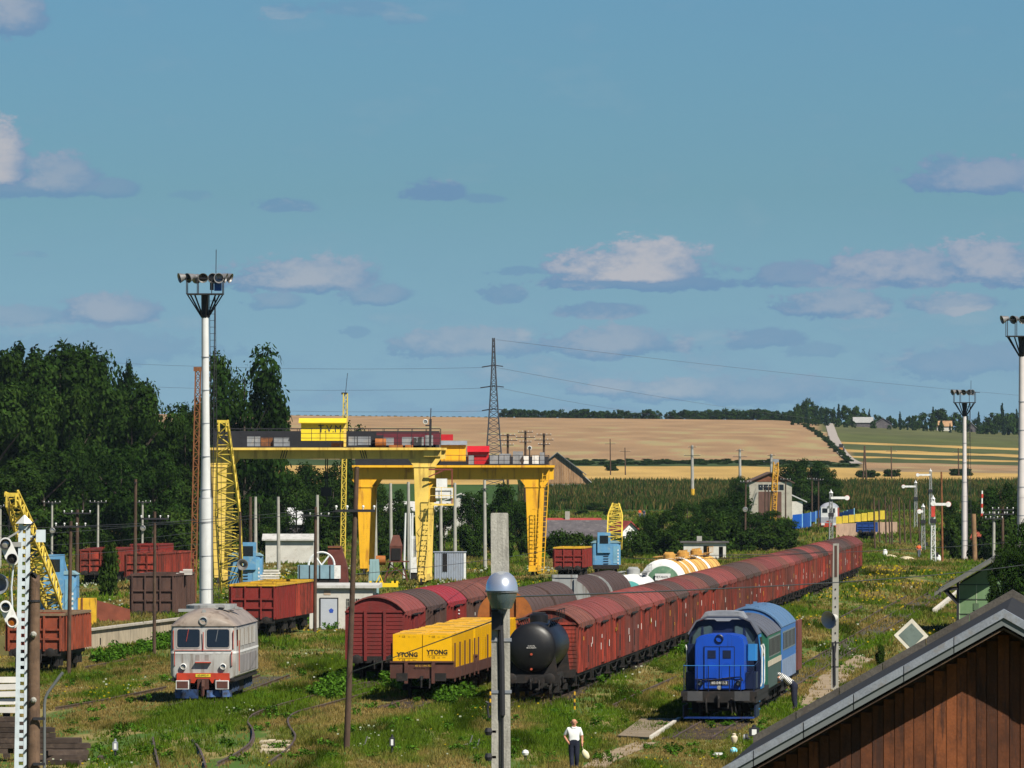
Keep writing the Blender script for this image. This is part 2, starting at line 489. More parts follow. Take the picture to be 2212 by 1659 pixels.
M_GLASS = mk('cab_glass', (0.012, 0.016, 0.02), 0.08, spec=0.6, var=0.0)
M_WRAP = mk('yellow_wrap', (0.80, 0.43, 0.004), 0.35, var=0.06, nscale=3.0, bump=0.25, bscale=6.0)
M_INK = mk('black_ink', (0.015, 0.013, 0.012), 0.6, var=0.0)
M_CHALK = mk('white_lettering', (0.7, 0.68, 0.64), 0.7, var=0.1)
RAIL = 0.12
CACHE = {}
def part(key, name, fn, mat, parent, smooth=False, loc=(0, 0, 0), rot=None):
    """a child on a mesh that is built once per key; the material sits on the object"""
    if key not in CACHE:
        mb = MB(); fn(mb)
        o = mb.build(name, mat, parent, smooth)
        CACHE[key] = o.data
        me = o.data
    else:
        o = obj(name, CACHE[key], parent)
    o.location = loc
    if rot: o.rotation_euler = rot
    if mat and not isinstance(mat, (list, tuple)) and o.data.materials[0] is not mat:
        o.material_slots[0].link = 'OBJECT'; o.material_slots[0].material = mat
    return o
def text_mesh(s, size, ext=0.004, bold=0.0):
    k = ('txt', s, size, ext, bold)
    if k not in CACHE:
        c = bpy.data.curves.new('lettering', 'FONT')
        c.body = s; c.size = size; c.extrude = ext; c.align_x = 'CENTER'; c.align_y = 'CENTER'; c.resolution_u = 2; c.offset = bold
        o = bpy.data.objects.new('lettering', c)
        CACHE[k] = bpy.data.meshes.new_from_object(o)
        bpy.data.objects.remove(o); bpy.data.curves.remove(c)
    return CACHE[k]
def lettering(s, size, mat, parent, loc, rot=(R(90), 0, 0), name='lettering', bold=0.0, sx=1.0):
    o = obj(name, text_mesh(s, size, 0.004, bold), parent, loc)
    o.rotation_euler = rot; o.scale = (sx, 1, 1)
    if not o.data.materials: o.data.materials.append(mat)
    elif o.data.materials[0] is not mat:
        o.material_slots[0].link = 'OBJECT'; o.material_slots[0].material = mat
    return o
def f_wheelset(mb):
    for s in (-1, 1):
        mb.lathe([(0.1, s * 0.72), (0.46, s * 0.70), (0.46, s * 0.83), (0.38, s * 0.84), (0.14, s * 0.80)], (0, 0, 0.46), 0, 18)
        mb.box(s * 0.98 - 0.12, s * 0.98 + 0.12, -0.16, 0.16, 0.34, 0.62)
        for k in range(4):
            mb.box(s * 0.98 - 0.05, s * 0.98 + 0.05, -0.6 + 0.13 * k, 0.6 - 0.13 * k, 0.66 + 0.035 * k, 0.69 + 0.035 * k)
        mb.prism([(-0.35, 0.95), (0.35, 0.95), (0.16, 0.36), (-0.16, 0.36)], 0, s * 0.9 - 0.015, s * 0.9 + 0.015)
    mb.tube((-1.0, 0, 0.46), (1.0, 0, 0.46), 0.07)
def f_bogie(mb):
    for dy in (-0.95, 0.95):
        for s in (-1, 1):
            mb.lathe([(0.1, s * 0.70), (0.46, s * 0.70), (0.46, s * 0.83), (0.14, s * 0.82)], (0, dy, 0.46), 0, 16)
            mb.box(s * 1.0 - 0.12, s * 1.0 + 0.12, dy - 0.2, dy + 0.2, 0.3, 0.66)
        mb.tube((-1.0, dy, 0.46), (1.0, dy, 0.46), 0.07)
    for s in (-1, 1):
        mb.box(s * 1.0 - 0.07, s * 1.0 + 0.07, -1.35, 1.35, 0.66, 0.9)
        mb.box(s * 1.0 - 0.09, s * 1.0 + 0.09, -0.35, 0.35, 0.35, 0.62)
    mb.box(-1.0, 1.0, -0.2, 0.2, 0.6, 0.95)
def f_buffer(mb):
    mb.lathe([(0.11, 0.62), (0.11, 0.3), (0.08, 0.3), (0.08, 0.06), (0.23, 0.05), (0.24, 0.02), (0.2, 0.0)], (0, 0, 1.04), 1, 16)
def f_coupling(mb):
    mb.box(-0.07, 0.07, 0.12, 0.6, 0.92, 1.06); mb.path([(0, 0.12, 1.0), (0, 0.02, 0.85), (0, 0.05, 0.55)], 0.05)
    mb.path([(0.35, 0.5, 0.95), (0.38, 0.2, 0.7), (0.36, 0.12, 0.5)], 0.035)
def running_gear(t, L, axles=2, near_only=False):
    if axles == 2:
        for y in (L * 0.22, L * 0.78): part('wheelset', 'wheelset', f_wheelset, M_FRAME, t, loc=(0, y, 0))
    else:
        for y in (2.6, L - 2.6): part('bogie', 'bogie', f_bogie, M_FRAME, t, loc=(0, y, 0))
    for s in (-1, 1):
        part('buffer', 'buffer', f_buffer, M_FRAME, t, True, loc=(s * 0.87, 0, 0))
        if not near_only: part('buffer', 'buffer', f_buffer, M_FRAME, t, True, loc=(s * 0.87, L, 0), rot=(0, 0, math.pi))
    part('coupling', 'coupling', f_coupling, M_FRAME, t)
def arc(w, ze, rise, n=10, over=0.06):
    """roof line from -w to w, eaves at ze"""
    return [((w + over) * math.sin(a), ze + rise * (math.cos(a) ** 0.9 if math.cos(a) > 0 else 0)) for a in [-math.pi / 2 + math.pi * k / n for k in range(n + 1)]]
def flat_arc(w, ze, rise, n=10, over=0.06):
    r = ((w + over) ** 2 + rise ** 2) / (2 * rise)
    a0 = math.asin((w + over) / r)
    return [(r * math.sin(-a0 + 2 * a0 * k / n), ze + rise - r + r * math.cos(-a0 + 2 * a0 * k / n)) for k in range(n + 1)]
def covered_wagon(name, label, loc, rz, body, roof, L=14.0, w=1.38, ze=3.3, rise=0.72, detail=True, group=None, ends=True, louvre=False, axles=2):
    t = thing(name, label, 'wagon', loc, rz, group)
    k = (L, w, ze, rise, detail)
    y0, y1 = 0.62, L - 0.62
    n = int((y1 - y0) / 0.95)
    ys = [y0 + 0.06 + (y1 - y0 - 0.12) * i / n for i in range(n + 1)]
    top = flat_arc(w, ze, rise - 0.03, 10, 0.0)
    def f_body(mb):
        mb.prism([(-w, 1.05)] + [(-w, ze)] + top[1:-1] + [(w, ze), (w, 1.05)], 1, y0, y1)
        for i in range(11):                                                             # end boarding: proud horizontal boards
            z = 1.12 + i * (ze - 1.2) / 11
            mb.box(-w + 0.05, w - 0.05, y0 - 0.02, y0 + 0.01, z, z + (ze - 1.2) / 11 - 0.035)
        if not detail:
            for y in ys:
                for s in (-1, 1): mb.cbox((s * (w + 0.03), y, (1.0 + ze) / 2), (0.08, 0.09, ze - 1.0))
    part(('cwbody', k), 'body', f_body, body, t)
    if detail:
        for y in ys:
            for s in (-1, 1):
                part(('cwrib', ze), 'side_post', lambda mb: mb.cbox((0, 0, (1.0 + ze) / 2), (0.09, 0.09, ze - 1.02)), body, t, loc=(s * (w + 0.03), y, 0))
        nb = 12
        for s in (1,):
            for j in range(n):
                pass
    if ends:
        for s in (-0.48, 0.48):
            part(('cwpost', ze), 'end_post', lambda mb: mb.box(-0.07, 0.07, 0, 0.13, 0.95, ze + 0.05), body, t, loc=(s, y0 - 0.11, 0))
        part(('cwband', w, ze), 'end_rail', lambda mb: mb.box(-w - 0.02, w + 0.02, -0.07, 0.05, ze - 0.05, ze + 0.06), body, t, loc=(0, y0, 0))
    def f_roof(mb):
        o = flat_arc(w, ze - 0.02, rise, 12, 0.1); i = flat_arc(w, ze - 0.05, rise - 0.05, 12, 0.08)
        mb.prism(o + i[::-1], 1, y0 - 0.12, y1 + 0.12)
        for q in range(1, int(L / 2.4)):
            y = y0 + q * (y1 - y0) / int(L / 2.4)
            oo = flat_arc(w, ze + 0.005, rise, 12, 0.1)
            mb.prism(oo + [(p[0], p[1] - 0.03) for p in oo[::-1]], 1, y - 0.04, y + 0.04)
        # ragged eave sheets
        for q in range(7):
            y = y0 + 0.3 + q * (y1 - y0) / 7
            mb.box(w + 0.04, w + 0.13, y, y + 0.9 + 0.35 * ((q * 37) % 3), ze - 0.16 - 0.04 * ((q * 53) % 3), ze + 0.03)
    part(('cwroof', k), 'roof', f_roof, roof, t, True)
    for s in (-1, 1):
        d = part(('cwdoor', ze), 'door', lambda mb: [mb.box(-0.03, 0.05, -1.05, 1.05, 1.12, ze - 0.25)] + [mb.box(0.05, 0.075, -1.02 + 0.3 * i, -1.02 + 0.3 * i + 0.22, 1.15, ze - 0.28) for i in range(7)], body, t, loc=(s * (w + 0.06), L / 2, 0), rot=(0, 0, 0 if s > 0 else math.pi))
        if detail:
            part('cwhandle', 'handle', lambda mb: mb.box(0.07, 0.11, -0.03, 0.03, 1.4, 2.2), M_FRAME, d)
            part(('cwrail', ze), 'door_rail', lambda mb: mb.box(-0.03, 0.14, -2.3, 2.3, ze - 0.24, ze - 0.17), M_FRAME, t, loc=(s * (w + 0.06), L / 2, 0), rot=(0, 0, 0 if s > 0 else math.pi))
            if louvre:
                for i in range(9):
                    part('slat', 'vent_slat', lambda mb: mb.prism([(0.02, 0), (0.09, -0.06), (0.09, -0.04), (0.02, 0.03)], 1, -0.35, 0.35), M_WHITE if i % 3 else body, t, loc=(s * (w + 0.08), L / 2 + 0.1, 1.5 + i * 0.18))
    def f_under(mb):
        for s in (-1, 1): mb.box(s * 1.2 - 0.06, s * 1.2 + 0.06, y0, y1, 0.82, 1.04)
        mb.box(-1.3, 1.3, y0 - 0.05, y0 + 0.1, 0.85, 1.18); mb.box(-1.3, 1.3, y1 - 0.1, y1 + 0.05, 0.85, 1.18)
        mb.box(-0.9, 0.9, L * 0.4, L * 0.6, 0.45, 0.85)
        for s in (-1, 1):
            for y in (0.9, L - 0.9):
                mb.box(s * 1.3 - 0.15, s * 1.3 + 0.15, y - 0.2, y + 0.2, 0.42, 0.46); mb.box(s * 1.3 - 0.02, s * 1.3 + 0.02, y - 0.2, y - 0.17, 0.46, 1.0); mb.box(s * 1.3 - 0.02, s * 1.3 + 0.02, y + 0.17, y + 0.2, 0.46, 1.0)
            mb.bar((s * 1.22, L * 0.25, 0.85), (s * 1.22, L * 0.4, 0.55), 0.05); mb.bar((s * 1.22, L * 0.4, 0.55), (s * 1.22, L * 0.6, 0.55), 0.05); mb.bar((s * 1.22, L * 0.6, 0.55), (s * 1.22, L * 0.75, 0.85), 0.05)
    part(('cwunder', L), 'underframe', f_under, M_FRAME, t)
    g_ = random.Random(int(loc[1] * 10))
    for q in range(2 + g_.randrange(3)):
        part(('mark', q % 2), 'paint_mark', lambda mb: mb.box(-0.004, 0.006, -0.14, 0.14, -0.1, 0.08 + 0.14 * (q % 2)), M_CHALK if g_.random() < 0.75 else M_YEL, t, loc=(w + 0.085, g_.uniform(y0 + 0.6, y1 - 0.6), g_.uniform(1.4, 2.6)))
    running_gear(t, L, axles, near_only=True)
    return t
def tank_wagon(name, label, loc, rz, shell, L=12.0, r=1.3, zc=2.55, bands=None, cap=None, ring=None, walk=None, dome=True, group=None):
    t = thing(name, label, 'tank wagon', loc, rz, group)
    y0, y1 = 0.9, L - 0.9
    prof = [(0.02, y0 - 0.28), (r * 0.45, y0 - 0.24), (r * 0.75, y0 - 0.15), (r * 0.93, y0 - 0.04), (r, y0 + 0.08), (r, y1 - 0.08), (r * 0.93, y1 + 0.04), (r * 0.7, y1 + 0.16), (0.02, y1 + 0.24)]
    part(('tshell', L, r, zc), 'tank_shell', lambda mb: mb.lathe(prof, (0, 0, zc), 1, 32), shell, t, True)
    if cap:
        part(('tcap', L, r, zc), 'end_cap', lambda mb: mb.lathe([(0.01, y0 - 0.30), (r * 0.45, y0 - 0.262), (r * 0.72, y0 - 0.182), (r * 0.72, y0 - 0.12)], (0, 0, zc), 1, 32), cap, t, True)
    if ring:
        part(('tring', L, r, zc), 'end_ring', lambda mb: mb.lathe([(r * 0.72, y0 - 0.185), (r * 0.94, y0 - 0.05), (r * 1.006, y0 + 0.08), (r * 1.006, y0 + 0.1), (r * 0.7, y0 + 0.1)], (0, 0, zc), 1, 32), ring, t, True)
    for (ya, yb, m) in (bands or []):
        part(('tband', r, zc, round(yb - ya, 2)), 'band', lambda mb: mb.lathe([(r * 0.99, 0), (r + 0.012, 0), (r + 0.012, yb - ya), (r * 0.99, yb - ya)], (0, 0, zc), 1, 32, False), m, t, True, loc=(0, ya, 0))
    if dome:
        def f_dome(mb):
            mb.lathe([(0.42, zc + r - 0.1), (0.42, zc + r + 0.28), (0.3, zc + r + 0.36), (0.05, zc + r + 0.38)], (0, L / 2, 0), 2, 14)
            mb.tube((-0.3, L / 2, zc + r + 0.38), (0.3, L / 2, zc + r + 0.38), 0.05)
            mb.box(-0.12, 0.12, L / 2 + 0.6, L / 2 + 0.9, zc + r - 0.05, zc + r + 0.3)
        part(('tdome', L, r, zc), 'manhole_dome', f_dome, walk or shell, t, True)
    def f_walk(mb):
        for s in (-0.75, 0.75):
            mb.bar((s, L * 0.25, zc + r + 0.12), (s, L * 0.75, zc + r + 0.12), 0.28, 0.04)
            for q in range(5): mb.bar((s * 0.8, L * (0.26 + 0.12 * q), zc + r * 0.8), (s, L * (0.26 + 0.12 * q), zc + r + 0.1), 0.05)
        mb.bar((1.0, L * 0.25, zc + r + 0.55), (1.0, L * 0.75, zc + r + 0.55), 0.04)
        for q in range(4): mb.bar((1.0, L * (0.27 + 0.15 * q), zc + r + 0.1), (1.0, L * (0.27 + 0.15 * q), zc + r + 0.55), 0.035)
    part(('twalk', L, r, zc), 'walkway', f_walk, walk or M_FRAME, t)
    def f_under(mb):
        for s in (-1, 1): mb.box(s * 0.75 - 0.1, s * 0.75 + 0.1, 0.6, L - 0.6, 0.85, 1.12)
        for y in (0.6, L - 0.6): mb.box(-1.3, 1.3, y - 0.12, y + 0.12, 0.82, 1.2)
        for y in (y0 + 0.5, y1 - 0.5):                                                  # saddles with gusset plates
            mb.prism([(-1.15, 1.1), (1.15, 1.1), (r * 0.93, zc - r * 0.3), (r * 0.6, zc - r * 0.78), (0, zc - r * 0.97), (-r * 0.6, zc - r * 0.78), (-r * 0.93, zc - r * 0.3)], 1, y - 0.06, y + 0.06)
        mb.box(-0.3, 0.3, L * 0.4, L * 0.62, 0.4, 0.8)
        for s in (-1, 1):
            mb.box(s * 1.25 - 0.16, s * 1.25 + 0.16, 0.7, 1.1, 0.4, 0.44); mb.bar((s * 1.25, 0.72, 0.42), (s * 1.25, 0.72, 1.0), 0.04)
    part(('tunder', L, r, zc), 'underframe', f_under, M_FRAME, t)
    running_gear(t, L, 2 if L < 14 else 4)
    return t
def gondola(name, label, loc, rz, body, L=14.0, w=1.42, z0=1.2, z1=3.1, rim=None, group=None, inside=M_FRAME, beams=2, fill=None, wheels=True):
    t = thing(name, label, 'wagon', loc, rz, group)
    y0, y1 = 0.62, L - 0.62
    k = (L, w, z0, z1)
    th = 0.07
    def f_body(mb):
        mb.box(-w, -w + th, y0, y1, z0, z1); mb.box(w - th, w, y0, y1, z0, z1)
        mb.box(-w + th, w - th, y0, y0 + th, z0, z1); mb.box(-w + th, w - th, y1 - th, y1, z0, z1); mb.box(-w + th, w - th, y0 + th, y1 - th, z0, z0 + 0.1)
    part(('gbody', k), 'body', f_body, body, t)
    n = int((y1 - y0) / 1.25)
    for i in range(n + 1):
        for s in (-1, 1):
            part(('grib', z0, z1), 'side_rib', lambda mb: mb.prism([(0, z0 - 0.1), (0.12, z0 - 0.1), (0.1, z1 - 0.06), (0, z1 - 0.06)], 1, -0.07, 0.07), body, t, loc=(s * w, y0 + 0.07 + (y1 - y0 - 0.14) * i / n, 0), rot=(0, 0, 0 if s > 0 else math.pi))
    for b in range(beams):
        z = z0 + (z1 - z0) * (0.3 + 0.28 * b)
        part(('gbeam', w), 'end_beam', lambda mb: mb.box(-w + 0.02, w - 0.02, -0.1, 0.0, -0.05, 0.05), body, t, loc=(0, y0, z))
    for x in (-w + 0.08, -w * 0.35, w * 0.35, w - 0.08):
        part(('gpost', z0, z1), 'end_post', lambda mb: mb.box(-0.05, 0.05, -0.13, 0.0, z0 - 0.1, z1 - 0.04), body, t, loc=(x, y0, 0))
    def f_rim(mb):
        for x in (-w, w): mb.box(x - 0.09, x + 0.09, y0 - 0.08, y1 + 0.08, z1 - 0.03, z1 + 0.1)
        for y in (y0, y1): mb.box(-w + 0.09, w - 0.09, y - 0.08, y + 0.08, z1 - 0.03, z1 + 0.1)
    part(('grim', k), 'top_rim', f_rim, rim or body, t)
    def f_under(mb):
        for s in (-1, 1): mb.box(s * 1.1 - 0.08, s * 1.1 + 0.08, y0, y1, 0.85, z0 - 0.01)
        mb.box(-1.35, 1.35, y0 - 0.03, y0 + 0.1, 0.85, z0 - 0.01)
        mb.box(-0.6, 0.6, 3, L - 3, 0.5, 0.85)
    part(('gunder', L, z0), 'underframe', f_under, M_FRAME, t)
    if fill:
        part(('gfill', k), 'load', lambda mb: mb.prism([(y0 + th, z0 + 0.1), (y1 - th, z0 + 0.1), (y1 - th, z1 - 0.5), (L / 2, z1 - 0.1), (y0 + th, z1 - 0.4)], 0, -w + th, w - th), fill, t)
    if wheels: running_gear(t, L, 4)
    return t

HEAD = 0.0648                       # the yard's tracks: metres sideways per metre away
def rzh(h): return -math.atan(h)
def on_track(p0, h, d):
    """point d metres along a track that starts at p0 with heading h"""
    c = math.sqrt(1 + h * h)
    return Vector((p0.x + d * h / c, p0.y + d / c, RAIL))
def P3(x, y):
    p = pg(x, y); return Vector((p.x, p.y, RAIL))
TRACKS = []
# the long train of red covered wagons
redA = Vector((1.63, 429.5, RAIL))
GR = 'long train of red covered wagons'
desc = {M_RED: 'red', M_REDB: 'brownish red', M_MAROON: 'dark maroon', M_RBROWN: 'rusty brown', M_RPINK: 'faded pink-red', M_RDARK: 'dark brown'}
for i in range(35):
    body = M_MAROON if i in (3, 13, 20, 30) else M_REDB if i in (6, 8, 11, 14, 17, 19, 24, 27, 32) else M_RED
    roof = [M_RBROWN, M_RPINK, M_RPINK, M_RBROWN, M_RPINK, M_RPINK, M_RBROWN, M_RDARK, M_RPINK, M_RBROWN, M_RDARK, M_RPINK, M_RPINK, M_RBROWN, M_RDARK, M_RDARK][i % 16]
    if i == 0: lab = 'red covered goods wagon with brown roof coupled behind the black tank wagon'
    else: lab = '%s covered goods wagon with %s arched roof in the long train' % (desc[body], desc[roof])
    covered_wagon('covered_wagon', lab, on_track(redA, HEAD, i * 14.02), rzh(HEAD), body, roof, 14.0, detail=i < 12, group=GR)
bt = tank_wagon('tank_wagon', 'black tank wagon with domed end at the head of the red train', on_track(redA, HEAD, -12.3), rzh(HEAD), M_BLACK, 12.2, 1.1, 2.42)
lettering('0 253196\nBUCURESTI', 0.085, M_CHALK, bt, (0, 0.60, 2.45))
for z in (2.12, 1.45):
    part(('reflect',), 'reflector', lambda mb: mb.lathe([(0.055, 0.0), (0.055, 0.05), (0.01, 0.06)][::-1], (0, 0, 0), 1, 12), mk('signal_red', (0.4, 0.07, 0.03), 0.5), bt, loc=(0, 0.56, z))
# second track: loaded stake wagons, hood wagons, tank wagons
yA = Vector((-4.13, 421.0, RAIL))
M_RUSTBOARD = mk('rust_board', (0.075, 0.028, 0.02), 0.8, var=0.3, dirt=(0.05, 0.03, 0.02), dirt_amt=0.6, rand=0.15)
def stake_wagon(d, label):
    L = 15.6
    p = on_track(yA, HEAD, d)
    t = thing('stake_wagon', label, 'wagon', p, rzh(HEAD), 'stake wagons loaded with yellow pallets')
    part('swfloor', 'floor', lambda mb: mb.box(-1.4, 1.4, 0.65, L - 0.65, 1.12, 1.24), M_RUSTBOARD, t)
    def f_end(mb):
        mb.box(-1.46, 1.46, 0.5, 0.62, 0.95, 1.72)
        for x in (-0.72, 0.52): mb.box(x - 0.08, x + 0.08, 0.4, 0.5, 0.72, 1.74)
        mb.box(-1.46, 1.46, 0.44, 0.5, 1.66, 1.74)
    part('swend', 'end_board', f_end, M_RUSTBOARD, t)
    for s in (-1, 1):
        part('swside', 'side_board', lambda mb: mb.box(-0.03, 0.03, 0.65, L - 0.65, 0.95, 1.42), M_RUSTBOARD, t, loc=(s * 1.42, 0, 0))
        for i in range(5 if d < 1 else 3):
            part('stake', 'stake', lambda mb: mb.box(-0.03, 0.03, -0.06, 0.06, 0.8, 2.55), M_RUSTBOARD, t, loc=(s * 1.45, 1.3 + i * (L - 2.6) / (4 if d < 1 else 2), 0))
        part('swbuf', 'buffer', lambda mb: mb.rbox(-0.26, 0.26, 0.0, 0.06, 0.84, 1.2, 0.02).tube((0, 0.06, 1.02), (0, 0.5, 1.02), 0.1), M_FRAME, t, loc=(s * 0.88, 0, 0))
        part('reflect', 'reflector', None, MATS['signal_red'], t, loc=(s * 0.88, 0.47, 1.42)) if 'reflect' in CACHE else None
    part('swunder', 'underframe', lambda mb: [mb.box(s * 1.0 - 0.1, s * 1.0 + 0.1, 0.6, L - 0.6, 0.8, 1.1) for s in (-1, 1)], M_FRAME, t)
    for y in (L * 0.22, L * 0.78): part('wheelset', 'wheelset', f_wheelset, M_FRAME, t, loc=(0, y, 0))
    part('coupling', 'coupling', f_coupling, M_FRAME, t)
    lettering('40 53 394 7520', 0.13, MATS['edge_yellow'], t, (0.1, 0.42, 1.52))
    # pallets of blocks in yellow wrapping, two across
    for i in range(10):
        for s in (-1, 1):
            q = thing('wrapped_pallet', 'yellow plastic-wrapped pallet of blocks on the %s stake wagon' % (['boarded end', 'middle', 'rearmost'][int(d / 15)]), 'pallet', t.matrix_basis @ Vector((s * 0.68, 0.72 + i * 1.42, 1.25)), rzh(HEAD) + rnd.uniform(-.006, .006), 'yellow wrapped pallets')
            q.scale = (1, 1, rnd.uniform(0.975, 1.02))
            part('wrapblk', 'wrapped_block', lambda mb: mb.box(-0.665, 0.665, 0, 1.39, 0.1, 1.74), M_WRAP, q)
            part('wrapbase', 'pallet_base', lambda mb: [mb.box(-0.6, 0.6, y, y + 0.14, 0, 0.1) for y in (0.05, 0.54, 1.03)], M_RUSTBOARD, q)
            if i == 0 and d < 1:
                zz = 0.78 if s < 0 else 0.9
                lettering('YTONG', 0.29, M_INK, q, (0.0, -0.006, zz), bold=0.012, sx=0.92)
                part('ytline', 'printed_line', lambda mb: mb.box(-0.46, 0.46, -0.009, -0.002, -0.006, 0.006), M_INK, q, loc=(0, 0, zz - 0.15))
                lettering('*  CE   ::::   ~~', 0.13, M_INK, q, (0, -0.006, zz - 0.24)); lettering('*  CE   ::::   ~~', 0.13, M_INK, q, (0, -0.006, 1.62))
            if i % 2 == 0:
                lettering('YTONG', 0.22, M_INK, q, (0, 0.6, 1.745), rot=(0, 0, 0), bold=0.01, name='top_lettering')
    return t
stake_wagon(0, 'rusty stake wagon with yellow pallets, its boarded end facing the grass')
stake_wagon(15.65, 'rusty stake wagon with yellow pallets, middle one of the three')
stake_wagon(31.3, 'rusty stake wagon with yellow pallets next to the orange hood wagon')
M_ORUST = mk('orange_rust', (0.34, 0.11, 0.02), 0.7, var=0.25, nscale=1.2, dirt=(0.16, 0.06, 0.02), dirt_amt=0.6)
M_GREYP = mk('grey_paint', (0.3, 0.31, 0.3), 0.6, var=0.15, dirt=(0.16, 0.12, 0.09), dirt_amt=0.7, streak=1)
def hood_wagon(d, L, label, endm, roofm, flat=False, r=1.42):
    t = thing('hood_wagon', label, 'wagon', on_track(yA, HEAD * 1.02, d), rzh(HEAD), 'hood wagons between the two wagon rows')
    t.location.x += 0.6
    ze, rise = 3.0, 1.35
    oc = [(r * math.cos(math.pi * k / 14), ze + rise * math.sin(math.pi * k / 14)) for k in range(15)]
    def f_hood(mb):
        ic = [(p[0] * 0.97, ze + (p[1] - ze) * 0.97) for p in oc]
        mb.prism(oc + ic[::-1], 1, 0.75, L - 0.7)
        mb.box(-r, -r + 0.05, 0.75, L - 0.7, 1.2, ze); mb.box(r - 0.05, r, 0.75, L - 0.7, 1.2, ze)
        for q in range(1, 6):
            y = 0.75 + q * (L - 1.45) / 6
            mb.prism([(p[0] * 1.012, ze + (p[1] - ze) * 1.012) for p in oc] + [(p[0] * 0.99, ze + (p[1] - ze) * 0.99) for p in oc[::-1]], 1, y - 0.04, y + 0.04)
    part(('hhood', L, r), 'hood', f_hood, roofm, t, True)
    if flat:
        part('hend', 'end_wall', lambda mb: mb.box(-r + 0.03, r - 0.03, 0.6, 0.7, 1.2, ze - 0.2).prism(oc, 1, 0.66, 0.72), M_GREYP, t)
        part('hcab', 'end_housing', lambda mb: mb.box(-0.75, 0.62, 0.2, 0.58, ze - 0.6, ze + rise + 0.05).rbox(-0.8, 0.67, 0.15, 0.63, ze + rise + 0.05, ze + rise + 0.22, 0.1), M_GREYP, t)
        part('hcabo', 'dark_opening', lambda mb: mb.box(-0.5, 0.4, 0.16, 0.195, ze - 0.3, ze + 0.75), M_INK, t)
        for x in (-0.68, 0.55): part('hpost', 'end_post', lambda mb: mb.box(-0.07, 0.07, 0.08, 0.15, 1.2, ze + rise), M_GREYP, t, loc=(x, 0, 0))
    else:
        part('hend2', 'end_wall', lambda mb: mb.prism([(p[0] * 0.99, ze + (p[1] - ze) * 0.99) for p in oc], 1, 0.66, 0.74).box(-r, r, 0.6, 0.7, 1.2, ze - 0.42), endm, t, True)
        for z in (ze - 0.06, ze - 0.3): part('hbeam', 'end_beam', lambda mb: mb.box(-r, r, 0.5, 0.64, -0.05, 0.05), endm, t, loc=(0, 0, z))
        for x in (-0.62, 0.05, 0.62): part('hpost2', 'end_post', lambda mb: mb.box(-0.06, 0.06, 0.54, 0.64, 1.2, ze + 0.95), endm, t, loc=(x, 0, 0))
    part(('hunder', L), 'underframe', lambda mb: mb.box(-1.3, 1.3, 0.6, L - 0.6, 0.85, 1.19), M_FRAME, t)
    running_gear(t, L, 4)
hood_wagon(47.6, 20.0, 'rusty orange ended hood wagon with dark brown round roof', M_ORUST, M_RDARK)
hood_wagon(68, 20.0, 'dark hood wagon with dusty brown roof behind the orange ended one', M_RDARK, M_RDARK)
hood_wagon(99, 22.0, 'brown sliding roof wagon with grey end housing', M_GREYP, M_RDARK, True)
hood_wagon(122, 22.0, 'brown sliding roof wagon coupled in front of the teal tank wagon', M_GREYP, M_RDARK)
M_TEAL = mk('teal_paint', (0.07, 0.32, 0.3), 0.5, var=0.12, dirt=(0.25, 0.4, 0.38), dirt_amt=0.4)
M_TGREEN = mk('tank_green', (0.1, 0.2, 0.12), 0.5, var=0.2, nscale=2, dirt=(0.25, 0.33, 0.22), dirt_amt=0.6)
M_TYEL = mk('tank_yellow', (0.78, 0.47, 0.1), 0.45, var=0.12, dirt=(0.5, 0.2, 0.03), dirt_amt=0.5)
M_TTAN = mk('tank_tan', (0.5, 0.27, 0.06), 0.55, var=0.25, nscale=2, dirt=(0.3, 0.1, 0.02), dirt_amt=0.6)
tt = tank_wagon('tank_wagon', 'white tank wagon with teal end and white rim behind the brown roofs', Vector((7.2, 573, RAIL)), rzh(HEAD), M_WHITE, 12.0, 1.35, 2.62, cap=M_TEAL, ring=M_WHITE, walk=M_GREYP)
lettering('GE 10 5Y4\nAVIS\nB3 75S', 0.26, M_CHALK, tt, (-0.2, 0.56, 2.75))
ty0 = Vector((10.1, 622, RAIL)); hy = 0.083
for i in range(3):
    bands = [(1.05, 1.5, M_TYEL), (1.7, 2.7, M_TTAN), (4.1, 5.1, M_TTAN), (6.3, 7.1, M_WHITE if i == 0 else M_TYEL), (9.0, 10.2, M_TTAN), (11.6, 12.6, M_TTAN)]
    yt = tank_wagon('tank_wagon', ['yellow banded tank wagon with green end cap and white rim', 'yellow banded tank wagon coupled behind the green capped one', 'yellow banded tank wagon, farthest behind the green capped one'][i], on_track(ty0, hy, i * 14.5), rzh(hy), M_TYEL, 14.2, 1.56, 2.9, bands=bands, cap=M_TGREEN, ring=M_WHITE, walk=M_TTAN, group='yellow tank wagons')
    if i == 0:
        part('plate', 'sign_plate', lambda mb: mb.box(-0.52, 0.52, 0.5, 0.54, 3.05, 3.5), M_WHITE, yt)
        lettering('METANOL 1', 0.2, M_INK, yt, (0, 0.495, 3.27)); lettering('VV 1 VV\nGAM 5', 0.2, M_CHALK, yt, (0, 0.56, 2.75))
